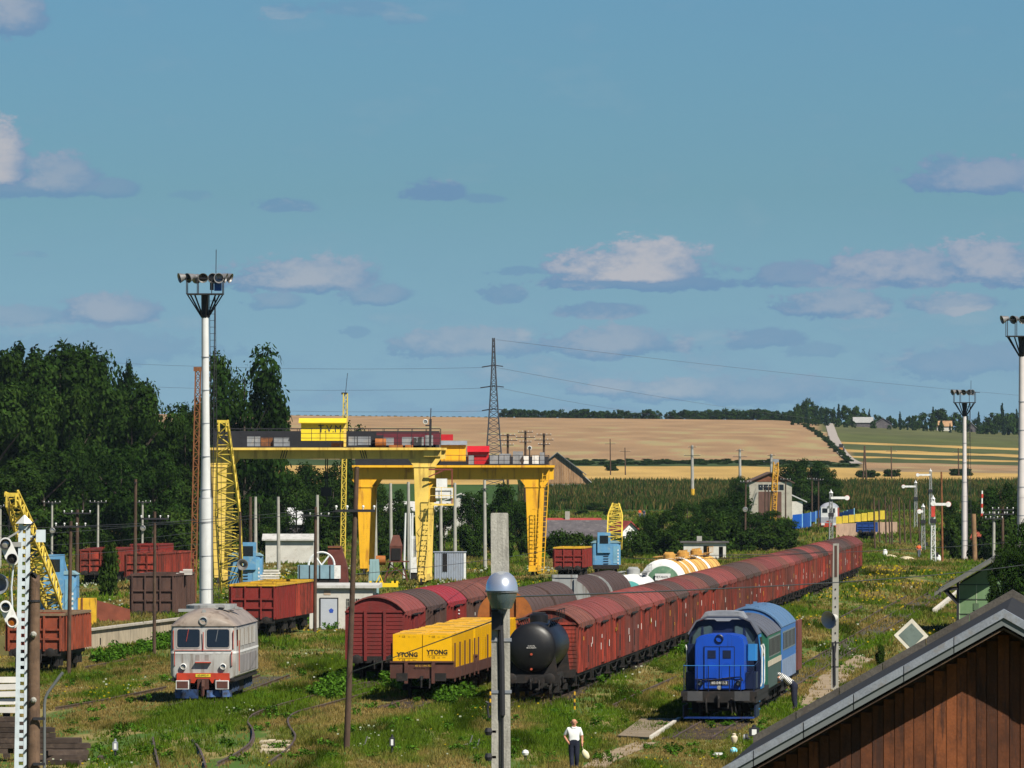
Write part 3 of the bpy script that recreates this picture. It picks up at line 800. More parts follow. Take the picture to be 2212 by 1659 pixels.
# third track: covered wagons in mixed reds and browns
lA = Vector((-6.85, 460, RAIL))
M_DKRED = mk('wagon_dark_red', (0.17, 0.019, 0.016), 0.65, var=0.18, nscale=0.8, streak=1, dirt=(0.1, 0.025, 0.02), dirt_amt=0.6)
for i, (b, r_, lab, lv) in enumerate([(M_DKRED, M_RPINK, 'dark red boxcar with red arched end and two end posts', False), (M_BROWN, M_RDARK, 'brown boxcar coupled between two red boxcars', False), (M_RED2, mk('roof_red', (0.28, 0.025, 0.03), 0.6, var=0.15, dirt=(0.12, 0.03, 0.03), dirt_amt=0.5), 'bright red boxcar with slatted vent in its side', True),
                                  (M_BROWN, M_RBROWN, 'brown boxcar behind the bright red one', False), (M_MAROON, M_RBROWN, 'maroon boxcar near the gantry crane legs', False), (M_MAROON, M_RPINK, 'maroon boxcar at the far end of the mixed row', False)]):
    covered_wagon('boxcar', lab, on_track(lA, HEAD, i * 15.05), rzh(HEAD), b, r_, 15.0, 1.42, 3.4, 0.8, True, 'mixed boxcars beside the yellow pallets', louvre=lv, axles=4)
TRACKS += [(on_track(redA, HEAD, -16), HEAD, 520), (on_track(yA, HEAD, -12), HEAD, 330), (on_track(lA, HEAD, -20), HEAD, 200)]
# ------------------------------------------------------------------ locomotives and coaches
M_SILV = mk('silver_grey', (0.40, 0.395, 0.375), 0.5, var=0.14, nscale=1.0, streak=1, dirt=(0.19, 0.15, 0.115), dirt_amt=0.9, spec=0.4, lo=.46, hi=.7)
M_SILV2 = mk('mauve_grey', (0.26, 0.245, 0.245), 0.55, var=0.14, nscale=1.0, streak=1, dirt=(0.17, 0.14, 0.12), dirt_amt=0.7)
M_SROOF = mk('sooty_roof', (0.27, 0.22, 0.18), 0.5, var=0.3, nscale=0.8, dirt=(0.12, 0.085, 0.06), dirt_amt=0.85)
M_ORED = mk('orange_red', (0.42, 0.04, 0.014), 0.55, var=0.15, dirt=RUST, dirt_amt=0.4)
M_BLUEPL = mk('plow_blue', (0.05, 0.11, 0.27), 0.6, var=0.3, nscale=2, dirt=(0.03, 0.03, 0.035), dirt_amt=0.9, lo=.4, hi=.6)
M_BLUE = mk('loco_blue', (0.005, 0.06, 0.42), 0.38, var=0.08, nscale=1.0, streak=1, dirt=(0.012, 0.03, 0.12), dirt_amt=0.6, spec=0.5)
M_LBLUE = mk('loco_light_blue', (0.025, 0.17, 0.42), 0.4, var=0.12)
M_NAVY = mk('loco_navy', (0.006, 0.012, 0.04), 0.45, var=0.2)
M_DGREY = mk('roof_slate', (0.1, 0.105, 0.125), 0.6, var=0.2, nscale=0.7, dirt=(0.09, 0.085, 0.085), dirt_amt=0.6)
M_BROOF = mk('roof_blue_grey', (0.09, 0.17, 0.29), 0.5, var=0.12, nscale=0.7, dirt=(0.12, 0.16, 0.22), dirt_amt=0.6)
M_GREEN = mk('coach_green', (0.018, 0.115, 0.075), 0.5, var=0.15, dirt=(0.03, 0.07, 0.05), dirt_amt=0.6, streak=1)
M_CBLUE = mk('coach_blue', (0.035, 0.14, 0.4), 0.5, var=0.15, dirt=(0.1, 0.17, 0.32), dirt_amt=0.7, streak=1)
M_BEIGE = mk('beige_stripe', (0.5, 0.44, 0.34), 0.6, var=0.15)
M_LAMP = mk('lamp_glass', (0.45, 0.43, 0.38), 0.15, metal=0.5, var=0.1)
M_DARK = mk('dark_void', (0.01, 0.009, 0.009), 0.9, var=0.1)
def lamp(t, x, y, z, r, ring, name='headlight'):
    o = part(('lampring', r), name, lambda mb: mb.lathe([(r * 0.8, 0.1), (r, 0.1), (r * 1.05, -0.1), (r * 0.84, -0.12), (r * 0.78, -0.04), (r * 0.78, 0.1)], (0, 0, 0), 1, 20, False), ring, t, True, loc=(x, y, z))
    part(('lampglass', r), 'lens', lambda mb: mb.lathe([(0.01, -0.05), (r * 0.5, -0.045), (r * 0.78, -0.02), (r * 0.78, 0.08)], (0, 0, 0), 1, 20), M_LAMP, o, True)
    return o
def f_bigbogie(mb):
    for dy in (-1.9, 0, 1.9):
        for s in (-1, 1):
            mb.lathe([(0.1, s * 0.70), (0.5, s * 0.70), (0.5, s * 0.83), (0.14, s * 0.82)], (0, dy, 0.5), 0, 16)
            mb.box(s * 1.08 - 0.14, s * 1.08 + 0.14, dy - 0.22, dy + 0.22, 0.32, 0.72); mb.lathe([(0.14, 0.1), (0.14, 0.55)], (s * 1.12, dy + 0.5, 0.3), 2, 10)
        mb.tube((-1, dy, 0.5), (1, dy, 0.5), 0.08)
    for s in (-1, 1): mb.box(s * 1.1 - 0.08, s * 1.1 + 0.08, -2.6, 2.6, 0.72, 0.98)
def silver_loco():
    h = 0.036
    p = P3(438, 1519)
    t = thing('diesel_locomotive', 'weathered silver grey diesel locomotive with two front windows and red buffer beam', 'locomotive', p, rzh(h))
    L = 16.6; w = 1.5
    def sec(wd, z0, z1, y, r=0.12): return [(-wd + r, y, z0), (wd - r, y, z0), (wd, y, z0 + r), (wd, y, z1), (-wd, y, z1), (-wd, y, z0 + r)]
    yy = [(0.30, 1.36), (0.36, 1.44), (0.5, 1.49), (0.75, 1.5), (L - 0.75, 1.5), (L - 0.4, 1.45), (L - 0.3, 1.36)]
    part('slbody', 'lower_body', lambda mb: mb.loft([sec(wd, 1.0, 2.12, y) for y, wd in yy]), M_SILV, t, True)
    part('slband', 'white_band', lambda mb: mb.loft([sec(wd + 0.012, 2.12, 2.22, y - (0.012 if y < 8 else -0.012), 0.0) for y, wd in yy]), M_WHITE, t)
    part('slup', 'upper_body', lambda mb: mb.loft([[(-wd, y, 2.22), (wd, y, 2.22), (wd - 0.03, y + dy, 3.36), (-wd + 0.03, y + dy, 3.36)] for (y, wd), dy in zip(yy, (0.12, 0.12, 0.1, 0, 0, -0.1, -0.12))]), M_SILV, t, True)
    def rr(y, wd, rise): return [(x, y, z) for x, z in flat_arc(wd, 3.36, rise, 12, 0.0)]
    part('slroof', 'roof', lambda mb: mb.loft([rr(y, wd, ri) for y, wd, ri in ((0.36, 1.38, 0.02), (0.38, 1.42, 0.3), (0.5, 1.48, 0.5), (0.85, 1.51, 0.66), (1.6, 1.53, 0.77), (2.8, 1.53, 0.8), (L - 2, 1.53, 0.8), (L - 0.8, 1.5, 0.5), (L - 0.4, 1.44, 0.1))]), M_SROOF, t, True)
    for s in (-1, 1):
        fr = part('slwinf', 'front_window', lambda mb: mb.rbox(-0.56, 0.56, -0.46, 0.46, -0.03, 0.03, 0.1), mk('window_rubber', (0.33, 0.3, 0.28), 0.6), t, loc=(s * 0.67, 0.37, 2.81), rot=(R(90 - 5.5), 0, 0))
        part('slwing', 'pane', lambda mb: mb.rbox(-0.51, 0.51, -0.41, 0.41, 0.031, 0.04, 0.1), M_GLASS, fr)
        part('wiper', 'wiper', lambda mb: mb.bar((0, 0.4, 0.05), (-0.1, -0.15, 0.05), 0.02), M_ORED if s < 0 else M_STEEL, fr)
        lamp(t, s * 0.9, 0.27, 1.53, 0.14, M_WHITE)
        bu = part('slbuf', 'buffer', lambda mb: mb.rbox(-0.3, 0.3, -0.3, -0.26, 0.52, 0.92, 0.01).tube((0, -0.26, 0.75), (0, 0.3, 0.75), 0.13), M_WHITE, t, loc=(s * 0.9, 0, 0))
        part('slbufp', 'buffer_plate', lambda mb: mb.box(-0.255, 0.255, -0.315, -0.302, 0.56, 0.88), M_RUSTBOARD, bu)
        part('slhr', 'handrail', lambda mb: mb.path([(0, 0.3, 1.55), (0, 0.22, 1.6), (0, 0.22, 2.15), (0, 0.3, 2.2)], 0.022), M_ORED, t, loc=(s * 1.3, 0, 0))
        part('slhr2', 'handrail', lambda mb: mb.path([(0, 0.35, 2.3), (0, 0.28, 2.35), (0, 0.34, 3.1), (0, 0.42, 3.15)], 0.022), M_ORED, t, loc=(s * 1.36, 0, 0))
        for y in (1.3, 2.55): pass
        # side: cab window, door, grilles
        part('slcw', 'side_window', lambda mb: mb.box(-0.012, 0.012, -0.33, 0.33, 2.45, 3.2), M_GLASS, t, loc=(s * 1.495, 1.15, 0))
        part('sldoor', 'cab_door', lambda mb: mb.box(-0.02, 0.02, -0.35, 0.35, 1.15, 3.15), mk('faded_cream', (0.42, 0.38, 0.3), 0.6), t, loc=(s * 1.5, 2.2, 0))
        part('sldh', 'door_rail', lambda mb: mb.tube((0, 0, 1.3), (0, 0, 2.7), 0.02), M_ORED, t, loc=(s * 1.54, 1.72, 0))
        for i in range(4):
            g = part('slgr', 'grille', lambda mb: mb.box(-0.015, 0.015, -1.05, 1.05, 2.42, 3.2), mk('grille_tan', (0.22, 0.19, 0.16), 0.7), t, loc=(s * 1.497, 4.3 + i * 2.75, 0))
            for q in range(7): part('slgrb', 'grille_bar', lambda mb: mb.box(-0.03, 0.03, -0.03, 0.03, 2.42, 3.2), M_SILV, g, loc=(0, -0.93 + q * 0.31, 0))
        for i in range(6): part('slpan', 'body_panel', lambda mb: mb.box(-0.015, 0.015, -0.9, 0.9, 1.2, 2.0), M_SILV2, t, loc=(s * 1.5, 3.6 + i * 2.0, 0))
    part('slred', 'buffer_beam', lambda mb: mb.prism([(-1.2, 1.24), (1.2, 1.24), (1.2, 0.86), (0.4, 0.78), (0.28, 0.98), (-0.28, 0.98), (-0.4, 0.78), (-1.2, 0.86)], 1, 0.22, 0.34), M_ORED, t)
    part('slplate', 'number_plate', lambda mb: mb.box(-0.34, 0.34, 0.2, 0.222, 1.06, 1.2), mk('plate_yellow', (0.6, 0.45, 0.03), 0.6), t)
    lettering('62-0952-9', 0.12, M_INK, t, (0, 0.196, 1.13))
    part('slcoup', 'coupling', lambda mb: mb.box(-0.26, 0.26, 0.16, 0.3, 0.5, 0.98).path([(0, 0.1, 0.9), (0, -0.05, 0.6), (0, 0, 0.2)], 0.09), M_RUSTBOARD, t)
    for x in (-0.6, 0.55, 0.75): part('hose', 'brake_hose', lambda mb: mb.path([(0, 0.2, 0.95), (0, 0.02, 0.7), (0.03, 0.05, 0.35)], 0.035), M_STEEL if x > 0.7 else M_FRAME, t, loc=(x, 0, 0))
    part('slplow', 'snow_plow', lambda mb: mb.loft([[(x, y, z) for x, y in ((0.2, -0.25), (1.25, 0.25), (1.3, 0.4), (0.2, 0.0))] for z in (0.16, 0.46)]).loft([[(x, y, z) for x, y in ((-0.2, -0.25), (-0.2, 0.0), (-1.3, 0.4), (-1.25, 0.25))] for z in (0.1, 0.5)]), M_BLUEPL, t)
    part('slstep', 'front_step', lambda mb: mb.box(-0.36, 0.36, 0.1, 0.32, 1.7, 1.74), M_ORED, t)
    part('slrail', 'front_rail', lambda mb: mb.path([(-1.3, 0.25, 2.27), (1.3, 0.25, 2.27)], 0.02).path([(0, 0.25, 2.27), (0, 0.3, 3.1)], 0.022), M_ORED, t)
    for x in (-0.26, 0.16): part('slpatch', 'number_patch', lambda mb: mb.box(-0.09, 0.09, 0.292, 0.3, 1.82, 2.06), mk('patch_grey', (0.25, 0.23, 0.21), 0.6), t, loc=(x, 0, 0))
    lamp(t, 0, 0.42, 3.6, 0.19, M_GREYP, 'roof_headlight')
    part('slhorn', 'horn', lambda mb: mb.lathe([(0.03, 0.3), (0.04, 0.0), (0.1, -0.15)], (0, 0.9, 4.02), 1, 10), M_GREYP, t)
    def f_eq(mb):
        mb.lathe([(1.05, 4.06), (1.05, 4.26), (0.9, 4.3), (0.02, 4.3)], (0, 4.2, 0), 2, 20)
        for q in range(5): mb.box(-1.0, 1.0, 6.2 + q * 0.45, 6.45 + q * 0.45, 4.1, 4.27)
        mb.bar((0.5, 2.2, 4.25), (1.25, 7.5, 4.05), 0.16, 0.1); mb.box(-1.3, -0.6, 2.6, 3.4, 3.98, 4.1)
    part('sleq', 'roof_fans', f_eq, M_GREYP, t)
    def f_skirt(mb):
        mb.box(-1.45, 1.45, 0.35, L - 0.35, 0.86, 1.0); mb.box(-1.2, 1.2, 6.4, 10.2, 0.3, 0.86)
    part('slsk', 'underframe', f_skirt, M_FRAME, t)
    for y in (3.6, L - 3.6): part('bigbogie', 'bogie', f_bigbogie, mk('bogie_blue_black', (0.03, 0.05, 0.1), 0.7, dirt=GRIME, dirt_amt=0.9), t, loc=(0, y, 0))
    return t
silver_loco()
def blue_loco():
    p = P3(1552, 1565); h = 0.068
    t = thing('diesel_locomotive', 'bright blue diesel shunting locomotive with double hood doors at the head of two coaches', 'locomotive', p, rzh(h), scale=1.05)
    hw = 0.98
    hoodp = [(-hw, 1.25), (hw, 1.25), (hw, 3.02), (hw - 0.06, 3.25), (hw - 0.2, 3.36), (0.4, 3.43), (-0.4, 3.43), (-hw + 0.2, 3.36), (-hw + 0.06, 3.25), (-hw, 3.02)]
    part('blhood', 'hood', lambda mb: mb.prism([(x * 0.97, 1.25 + (z - 1.25) * 0.985) for x, z in hoodp], 1, 0.75, 0.85).prism(hoodp, 1, 0.85, 4.4), M_BLUE, t)
    for s in (-1, 1):
        d = part('bldoor', 'hood_door', lambda mb: mb.box(-0.28, 0.28, 0.715, 0.75, 1.3, 2.92), M_BLUE, t, loc=(s * 0.3, 0, 0))
        w_ = part('blwin', 'door_window', lambda mb: mb.box(-0.16, 0.16, 0.70, 0.72, 2.48, 2.8), M_NAVY, d, loc=(-s * 0.0, 0, 0))
        part('blarch', 'door_panel', lambda mb: mb.prism([(0.2 * math.cos(a), 2.05 + 0.28 * math.sin(a)) for a in [math.pi * k / 8 for k in range(9)]] + [(-0.2, 1.4), (0.2, 1.4)], 1, 0.7, 0.716), mk('door_blue', (0.006, 0.06, 0.42), 0.4), d)
        part('blhing', 'door_edge', lambda mb: mb.box(-0.012, 0.012, 0.71, 0.752, 1.3, 2.95), M_NAVY, t, loc=(s * 0.595, 0, 0))
        lamp(t, s * 0.76, 0.72, 1.5, 0.115, M_NAVY)
        bu = part('blbuf', 'buffer', lambda mb: mb.rbox(-0.3, 0.3, -0.05, 0.0, 0.82, 1.2, 0.01).tube((0, 0, 1.0), (0, 0.6, 1.0), 0.14), mk('buffer_grey', (0.055, 0.055, 0.058), 0.5, dirt=(0.1, 0.09, 0.08), dirt_amt=0.5), t, loc=(s * 0.93, 0, 0))
        # walkway railing
        for x in (0.42, 0.86, 1.38): part('blpost', 'rail_post', lambda mb: mb.tube((0, 0.35, 1.15), (0, 0.35, 2.2), 0.022), M_NAVY, t, loc=(s * x, 0, 0))
        part('blsrail', 'side_handrail', lambda mb: mb.path([(0, 0.35, 2.2), (0, 3.8, 2.3)], 0.018), M_NAVY, t, loc=(s * 1.4, 0, 0))
        part('blchest', 'side_box', lambda mb: mb.rbox(-0.19, 0.19, 2.9, 3.9, 2.35, 3.0, 0.06), M_LBLUE if s > 0 else M_NAVY, t, loc=(s * 1.2, 0, 0))
        part('blchest2', 'side_locker', lambda mb: mb.box(-0.2, 0.2, 1.9, 3.9, 1.25, 1.9), M_NAVY, t, loc=(s * 1.2, 0, 0))
        part('bllad', 'cab_steps', lambda mb: [mb.box(-0.2, 0.2, 3.3, 3.6, 0.4 + 0.3 * q, 0.44 + 0.3 * q) for q in range(3)], M_LBLUE, t, loc=(s * 1.3, 0, 0))
        for q in (0, 1): part('blgrab', 'grab_rail', lambda mb: mb.path([(0, 0, 1.3), (0.05, 0, 1.45), (0.05, 0, 2.8), (0, 0, 2.95)], 0.03), M_WHITE, t, loc=(s * 1.5, 4.1 + q * 2.4, 0))
    part('bltrim', 'hood_gap', lambda mb: mb.box(-0.012, 0.012, 0.705, 0.752, 1.3, 2.95), M_NAVY, t)
    part('bltop', 'door_top_edge', lambda mb: mb.box(-0.6, 0.6, 0.71, 0.752, 2.93, 2.955), M_NAVY, t)
    lamp(t, 0, 0.8, 3.26, 0.165, M_NAVY, 'top_headlight')
    part('blplate', 'number_plate', lambda mb: mb.box(-0.37, 0.37, 0.69, 0.715, 1.42, 1.6), mk('plate_dark', (0.05, 0.05, 0.05), 0.5), t)
    lettering('80-0481-3', 0.15, M_CHALK, t, (0, 0.685, 1.51))
    part('blemb', 'badge', lambda mb: mb.lathe([(0.01, 0.7), (0.09, 0.705), (0.09, 0.74)], (0, 0, 1.33), 1, 12), M_LAMP, t)
    part('blrailh', 'front_rail', lambda mb: mb.path([(-1.4, 0.35, 2.2), (1.4, 0.35, 2.2)], 0.016), M_LBLUE, t)
    part('blcable', 'cable', lambda mb: mb.path([(-0.95, 0.68, 1.66), (-0.3, 0.66, 1.62), (0.4, 0.66, 1.72), (0.85, 0.68, 1.75), (0.93, 0.68, 1.6)], 0.025), M_FRAME, t)
    cab = [(-1.47, 1.2), (1.47, 1.2), (1.5, 2.3), (1.36, 3.35), (1.05, 3.86), (0.6, 4.05), (-0.6, 4.05), (-1.05, 3.86), (-1.36, 3.35), (-1.5, 2.3)]
    part('blcab', 'cab', lambda mb: mb.prism(cab, 1, 4.4, 6.7), [M_NAVY, M_LBLUE][0], t)
    part('blcabs', 'cab_side', lambda mb: mb.prism([(1.475, 1.2), (1.53, 1.2), (1.56, 2.3), (1.41, 3.36), (1.38, 3.34), (1.505, 2.3)], 1, 4.38, 6.7), M_LBLUE, t)
    for s in (-1, 1):
        wp = [(0.42, 2.75), (1.32, 2.75), (1.24, 3.32), (1.0, 3.66), (0.5, 3.78), (0.42, 3.74)]
        wf = part(('blws', s), 'windscreen', lambda mb: mb.prism([(s * x, z) for x, z in wp][::s], 1, 4.34, 4.41), mk('window_frame_dark', (0.012, 0.02, 0.03), 0.5), t)
        part(('blwsg', s), 'pane', lambda mb: mb.prism([(s * (0.87 + (x - 0.87) * 0.9), 3.25 + (z - 3.25) * 0.88) for x, z in wp][::s], 1, 4.325, 4.34), mk('blue_tinted_glass', (0.05, 0.08, 0.09), 0.1, spec=0.6, var=0.3, nscale=1.5), wf)
        part(('blbar', s), 'window_bar', lambda mb: mb.prism([(s * 0.75, 2.75), (s * 0.98, 2.75), (s * 0.86, 3.7), (s * 0.8, 3.7)][::s], 1, 4.31, 4.33), M_NAVY, wf)
        part('blsw', 'side_window', lambda mb: mb.prism([(0.0, 2.5), (0.02, 2.5), (-0.1, 3.25), (-0.12, 3.25)], 1, 4.75, 6.3), M_GLASS, t, loc=(s * 1.545, 0, 0)) if s > 0 else None
    def f_vis(mb):
        o = [(-1.42, 3.4), (-1.1, 3.92), (-0.62, 4.12), (0.62, 4.12), (1.1, 3.92), (1.42, 3.4)]; i = [(x * 0.97, z - 0.05) for x, z in o]
        mb.prism(o + i[::-1], 1, 4.12, 6.9)
    part('blroof', 'cab_roof', f_vis, M_DGREY, t)
    part('blvis', 'roof_fairing', lambda mb: mb.prism([(-0.92, 3.97), (-0.35, 3.97), (-0.25, 3.9), (0.25, 3.9), (0.35, 3.97), (0.92, 3.97), (0.72, 4.26), (0.3, 4.3), (-0.3, 4.3), (-0.72, 4.26)], 1, 4.15, 6.6), mk('fairing_grey', (0.24, 0.25, 0.27), 0.55, dirt=(0.15, 0.15, 0.15), dirt_amt=0.7), t)
    part('bllong', 'long_hood', lambda mb: mb.prism(hoodp, 1, 6.7, 11.8), M_BLUE, t)
    def f_frame(mb):
        mb.box(-1.5, 1.5, 0.3, 12.2, 0.98, 1.18); mb.box(-1.42, 1.42, 0.25, 0.5, 0.75, 1.0)
        for s in (-1, 1): mb.box(s * 1.4 - 0.08, s * 1.4 + 0.08, 0.5, 12, 0.72, 0.98)
        mb.box(-1.3, 1.3, 4.9, 7.6, 0.3, 0.98)
    part('blframe', 'frame', f_frame, M_FRAME, t)
    part('blplow', 'snow_plow', lambda mb: mb.loft([[(-1.4, 0.42, z), (-0.35, 0.1, z), (0.35, 0.1, z), (1.4, 0.42, z), (1.4, 0.5, z), (-1.4, 0.5, z)] for z in (0.11, 0.18)]), mk('plow_dark_blue', (0.005, 0.03, 0.16), 0.5, var=0.3, dirt=GRIME, dirt_amt=0.8), t)
    part('blskirt', 'side_skirt', lambda mb: [mb.box(s * 1.42 - 0.03, s * 1.42 + 0.03, 0.6, 4.2, 0.14, 0.62) for s in (-1, 1)], M_NAVY, t)
    part('coupling', 'coupling', f_coupling, M_FRAME, t)
    for x in (-0.5, 0.5, 0.65): part('hose', 'brake_hose', None, M_FRAME, t, loc=(x, 0.1, 0))
    for y in (2.9, 9.4): part('bogie', 'bogie', f_bogie, M_FRAME, t, loc=(0, y, 0))
    return p, h
bp, bh = blue_loco()
def coach(d, L, label, side, roofm, lower, stripe=None, endm=None, ze=3.35, rise=0.75, nwin=9):
    t = thing('passenger_coach', label, 'coach', on_track(bp, bh, d), rzh(bh), 'coaches behind the blue locomotive')
    w = 1.46; y0, y1 = 0.55, L - 0.55; k = (L, ze)
    top = flat_arc(w, ze, rise, 12, 0.0)
    part(('cobody', k), 'body', lambda mb: mb.prism([(-w, 1.0), (-w, ze)] + [(x * 0.995, z - 0.03) for x, z in top[1:-1]] + [(w, ze), (w, 1.0)], 1, y0, y1), endm or side, t)
    for s in (-1, 1):
        part(('coside', k), 'side_wall', lambda mb: mb.box(-0.01, 0.02, y0 + 0.02, y1 - 0.02, 1.02, ze - 0.02), side, t, loc=(s * (w + 0.012), 0, 0), rot=(0, 0, 0) if s > 0 else None)
        if lower: part(('colow', k), 'lower_panel', lambda mb: mb.box(-0.005, 0.012, y0 + 0.1, y1 - 0.1, 1.05, 1.95), lower, t, loc=(s * (w + 0.04), 0, 0))
        if stripe: part(('costr', k), 'stripe', lambda mb: mb.box(-0.005, 0.02, y0 + 0.02, y1 - 0.02, 1.98, 2.22), stripe, t, loc=(s * (w + 0.045), 0, 0))
        for i in range(nwin):
            f = part('cowin', 'window', lambda mb: mb.box(-0.015, 0.02, -0.5, 0.5, 2.35, 3.2), mk('window_grey', (0.16, 0.19, 0.18), 0.5), t, loc=(s * (w + 0.03), y0 + 1.6 + i * (y1 - y0 - 3.2) / max(1, nwin - 1), 0))
            part('copane', 'pane', lambda mb: mb.box(-0.005, 0.012, -0.46, 0.46, 2.41, 3.14), M_DARK, f, loc=(s * 0.015, 0, 0))
        for y in (y0 + 0.55, y1 - 0.55):
            part('codoor', 'door', lambda mb: mb.box(-0.01, 0.03, -0.38, 0.38, 1.05, 3.1), side, t, loc=(s * (w + 0.02), y, 0))
    def f_roof(mb):
        o = flat_arc(w, ze - 0.02, rise + 0.02, 14, 0.06); i = [(x * 0.97, z - 0.06) for x, z in o]
        mb.prism(o + i[::-1], 1, y0 - 0.05, y1 + 0.05)
        for q in range(1, 6):
            y = y0 + q * (y1 - y0) / 6
            oo = [(x * 1.003, z + 0.012) for x, z in o]; mb.prism(oo + o[::-1], 1, y - 0.03, y + 0.03)
        for q in range(4): mb.cbox((0.3 * (-1) ** q, y0 + 2 + q * (y1 - y0 - 4) / 3, ze + rise + 0.01), (0.16, 0.5, 0.1))
    part(('coroof', k), 'roof', f_roof, roofm, t, True)
    part(('cogang', ze), 'gangway', lambda mb: mb.box(-0.55, 0.55, 0.12, 0.56, 1.1, 3.2), M_FRAME, t)
    part(('counder', L), 'underframe', lambda mb: mb.box(-1.35, 1.35, y0, y1, 0.8, 1.0).box(-1.2, 1.2, L * 0.4, L * 0.6, 0.4, 0.8), M_FRAME, t)
    running_gear(t, L, 4)
    return t
coach(13.2, 15.5, 'dark green passenger coach with slate roof and beige waist stripe behind the blue locomotive', M_GREEN, M_DGREY, mk('coach_green_grey', (0.05, 0.085, 0.075), 0.6), M_BEIGE)
coach(28.8, 17.5, 'light blue passenger coach with blue grey roof behind the green coach', M_CBLUE, M_BROOF, mk('coach_grey_blue', (0.2, 0.26, 0.38), 0.6, dirt=(0.1, 0.12, 0.16), dirt_amt=0.6), None, ze=3.45, rise=0.85)
fw = thing('flat_wagon', 'dark red wagon end with white panel showing past the blue coach', 'wagon', on_track(bp, bh, 47.5) + Vector((-0.05, 0, 0)), rzh(bh))
part('fwend', 'end_wall', lambda mb: mb.box(-1.5, 1.5, 0.6, 0.75, 1.1, 3.4), M_MAROON, fw)
part('fwside', 'side_wall', lambda mb: mb.box(1.44, 1.55, 0.75, 6.0, 1.1, 3.4), M_MAROON, fw)
part('fwpan', 'white_panel', lambda mb: mb.box(1.05, 1.4, 0.54, 0.59, 1.7, 2.5), M_WHITE, fw)
part('fwrail', 'grab_rail', lambda mb: mb.path([(1.2, 0.52, 0.9), (1.2, 0.5, 3.0)], 0.04), M_WHITE, fw)
part('fwunder', 'underframe', lambda mb: mb.box(-1.4, 1.4, 0.6, 6, 0.8, 1.09), M_FRAME, fw)
for y in (1.6, 4.6): part('wheelset', 'wheelset', f_wheelset, M_FRAME, fw, loc=(0, y, 0))
TRACKS += [(on_track(bp, bh, -22), bh, 560), (P3(438, 1519) - Vector((0.3, 6, 0)), 0.036, 60)]
def far_loco():
    Y = 1500; p = gp(1790, Y); p.z += 0.15
    t = thing('diesel_locomotive', 'white and red diesel locomotive standing by the blue fence near the shed', 'locomotive', p, rzh(0.05))
    wt = mk('loco_white', (0.62, 0.62, 0.62), 0.5, var=0.1, dirt=(0.35, 0.34, 0.34), dirt_amt=0.5); gy = mk('loco_mid_grey', (0.28, 0.29, 0.32), 0.5)
    part('flbody', 'body', lambda mb: mb.loft([[(-wd, y, 1.9), (wd, y, 1.9), (wd - 0.05, y, 3.5), (-wd + 0.05, y, 3.5)] for y, wd in ((0, 1.25), (0.3, 1.45), (15, 1.45))]), wt, t)
    part('fllow', 'lower_body', lambda mb: mb.loft([[(-wd, y, 0.95), (wd, y, 0.95), (wd, y, 1.9), (-wd, y, 1.9)] for y, wd in ((-0.05, 1.25), (0.25, 1.48), (15, 1.48))]), gy, t)
    part('flroof', 'roof', lambda mb: mb.loft([[(x, y, z) for x, z in flat_arc(wd, 3.5, ri, 8, 0)] for y, wd, ri in ((0.0, 1.2, 0.05), (0.3, 1.38, 0.5), (1.2, 1.45, 0.8), (15, 1.45, 0.8))]), gy, t, True)
    for s in (-1, 1):
        f = part('flwin', 'front_window', lambda mb: mb.box(-0.42, 0.42, -0.07, 0.0, 2.65, 3.35), M_GLASS, t, loc=(s * 0.6, 0.02, 0))
        part('flbuf', 'buffer', lambda mb: mb.box(-0.28, 0.28, -0.4, -0.3, 0.6, 1.0).tube((0, -0.3, 0.8), (0, 0, 0.8), 0.12), wt, t, loc=(s * 0.92, 0, 0))
    part('flbeam', 'buffer_beam', lambda mb: mb.box(-1.35, 1.35, -0.15, 0.1, 0.3, 0.95), M_ORED, t)
    part('flnum', 'number_plate', lambda mb: mb.box(-0.35, 0.35, -0.09, -0.06, 1.15, 1.32), M_ORED, t)
    part('flside', 'side_stripe', lambda mb: mb.box(1.45, 1.5, 0.5, 14.5, 1.6, 3.4), mk('brick_red', (0.4, 0.07, 0.04), 0.6), t)
    lamp(t, 0, 0.0, 3.62, 0.17, M_GREYP)
    for y in (3, 12): part('bigbogie', 'bogie', f_bigbogie, M_FRAME, t, loc=(0, y, 0))
far_loco()
# ------------------------------------------------------------------ open wagons
def gpos(x, Y): return Vector(((x - CX) / FOC * Y, Y, RAIL + gz(0, Y)))
OW = 'open wagons in the loading yard'
gondola('open_wagon', 'rusty red open wagon with yellow triangle marks below the forest edge', gpos(204, 850), rzh(HEAD), M_RED, group=OW)
gondola('open_wagon', 'rusty red open wagon behind the triangle marked pair', gpos(215, 865) + Vector((0.2, 0, 0)), rzh(HEAD), M_RED2, group=OW)
gondola('open_wagon', 'red open wagon with yellow patch on its rim beside the floodlight mast', gpos(304, 813), rzh(HEAD * 1.25), M_RED, group=OW)
gondola('open_wagon', 'red open wagon half hidden behind the floodlight mast', gpos(304, 813) + Vector((1.15, 14.1, 0)), rzh(HEAD * 1.25), M_RED, group=OW)
gondola('open_wagon', 'red open wagon closest to the forest edge trees', gpos(312, 912), rzh(HEAD), M_RED2, group=OW)
gondola('open_wagon', 'dark brown tall open wagon behind the loading platform', gpos(328, 606), rzh(HEAD), M_BROWN, z1=3.55, beams=2, group=OW)
gondola('open_wagon', 'red open wagon with yellow rim left of the white brick hut', gpos(545, 580), rzh(HEAD), M_RED2, z1=3.2, rim=M_YEL, group=OW)
gondola('open_wagon', 'red open wagon with rusty rim behind the white brick hut', gpos(545, 580) + Vector((0.95, 14.1, 0)), rzh(HEAD), M_RED, z1=3.2, rim=M_YEL, group=OW)
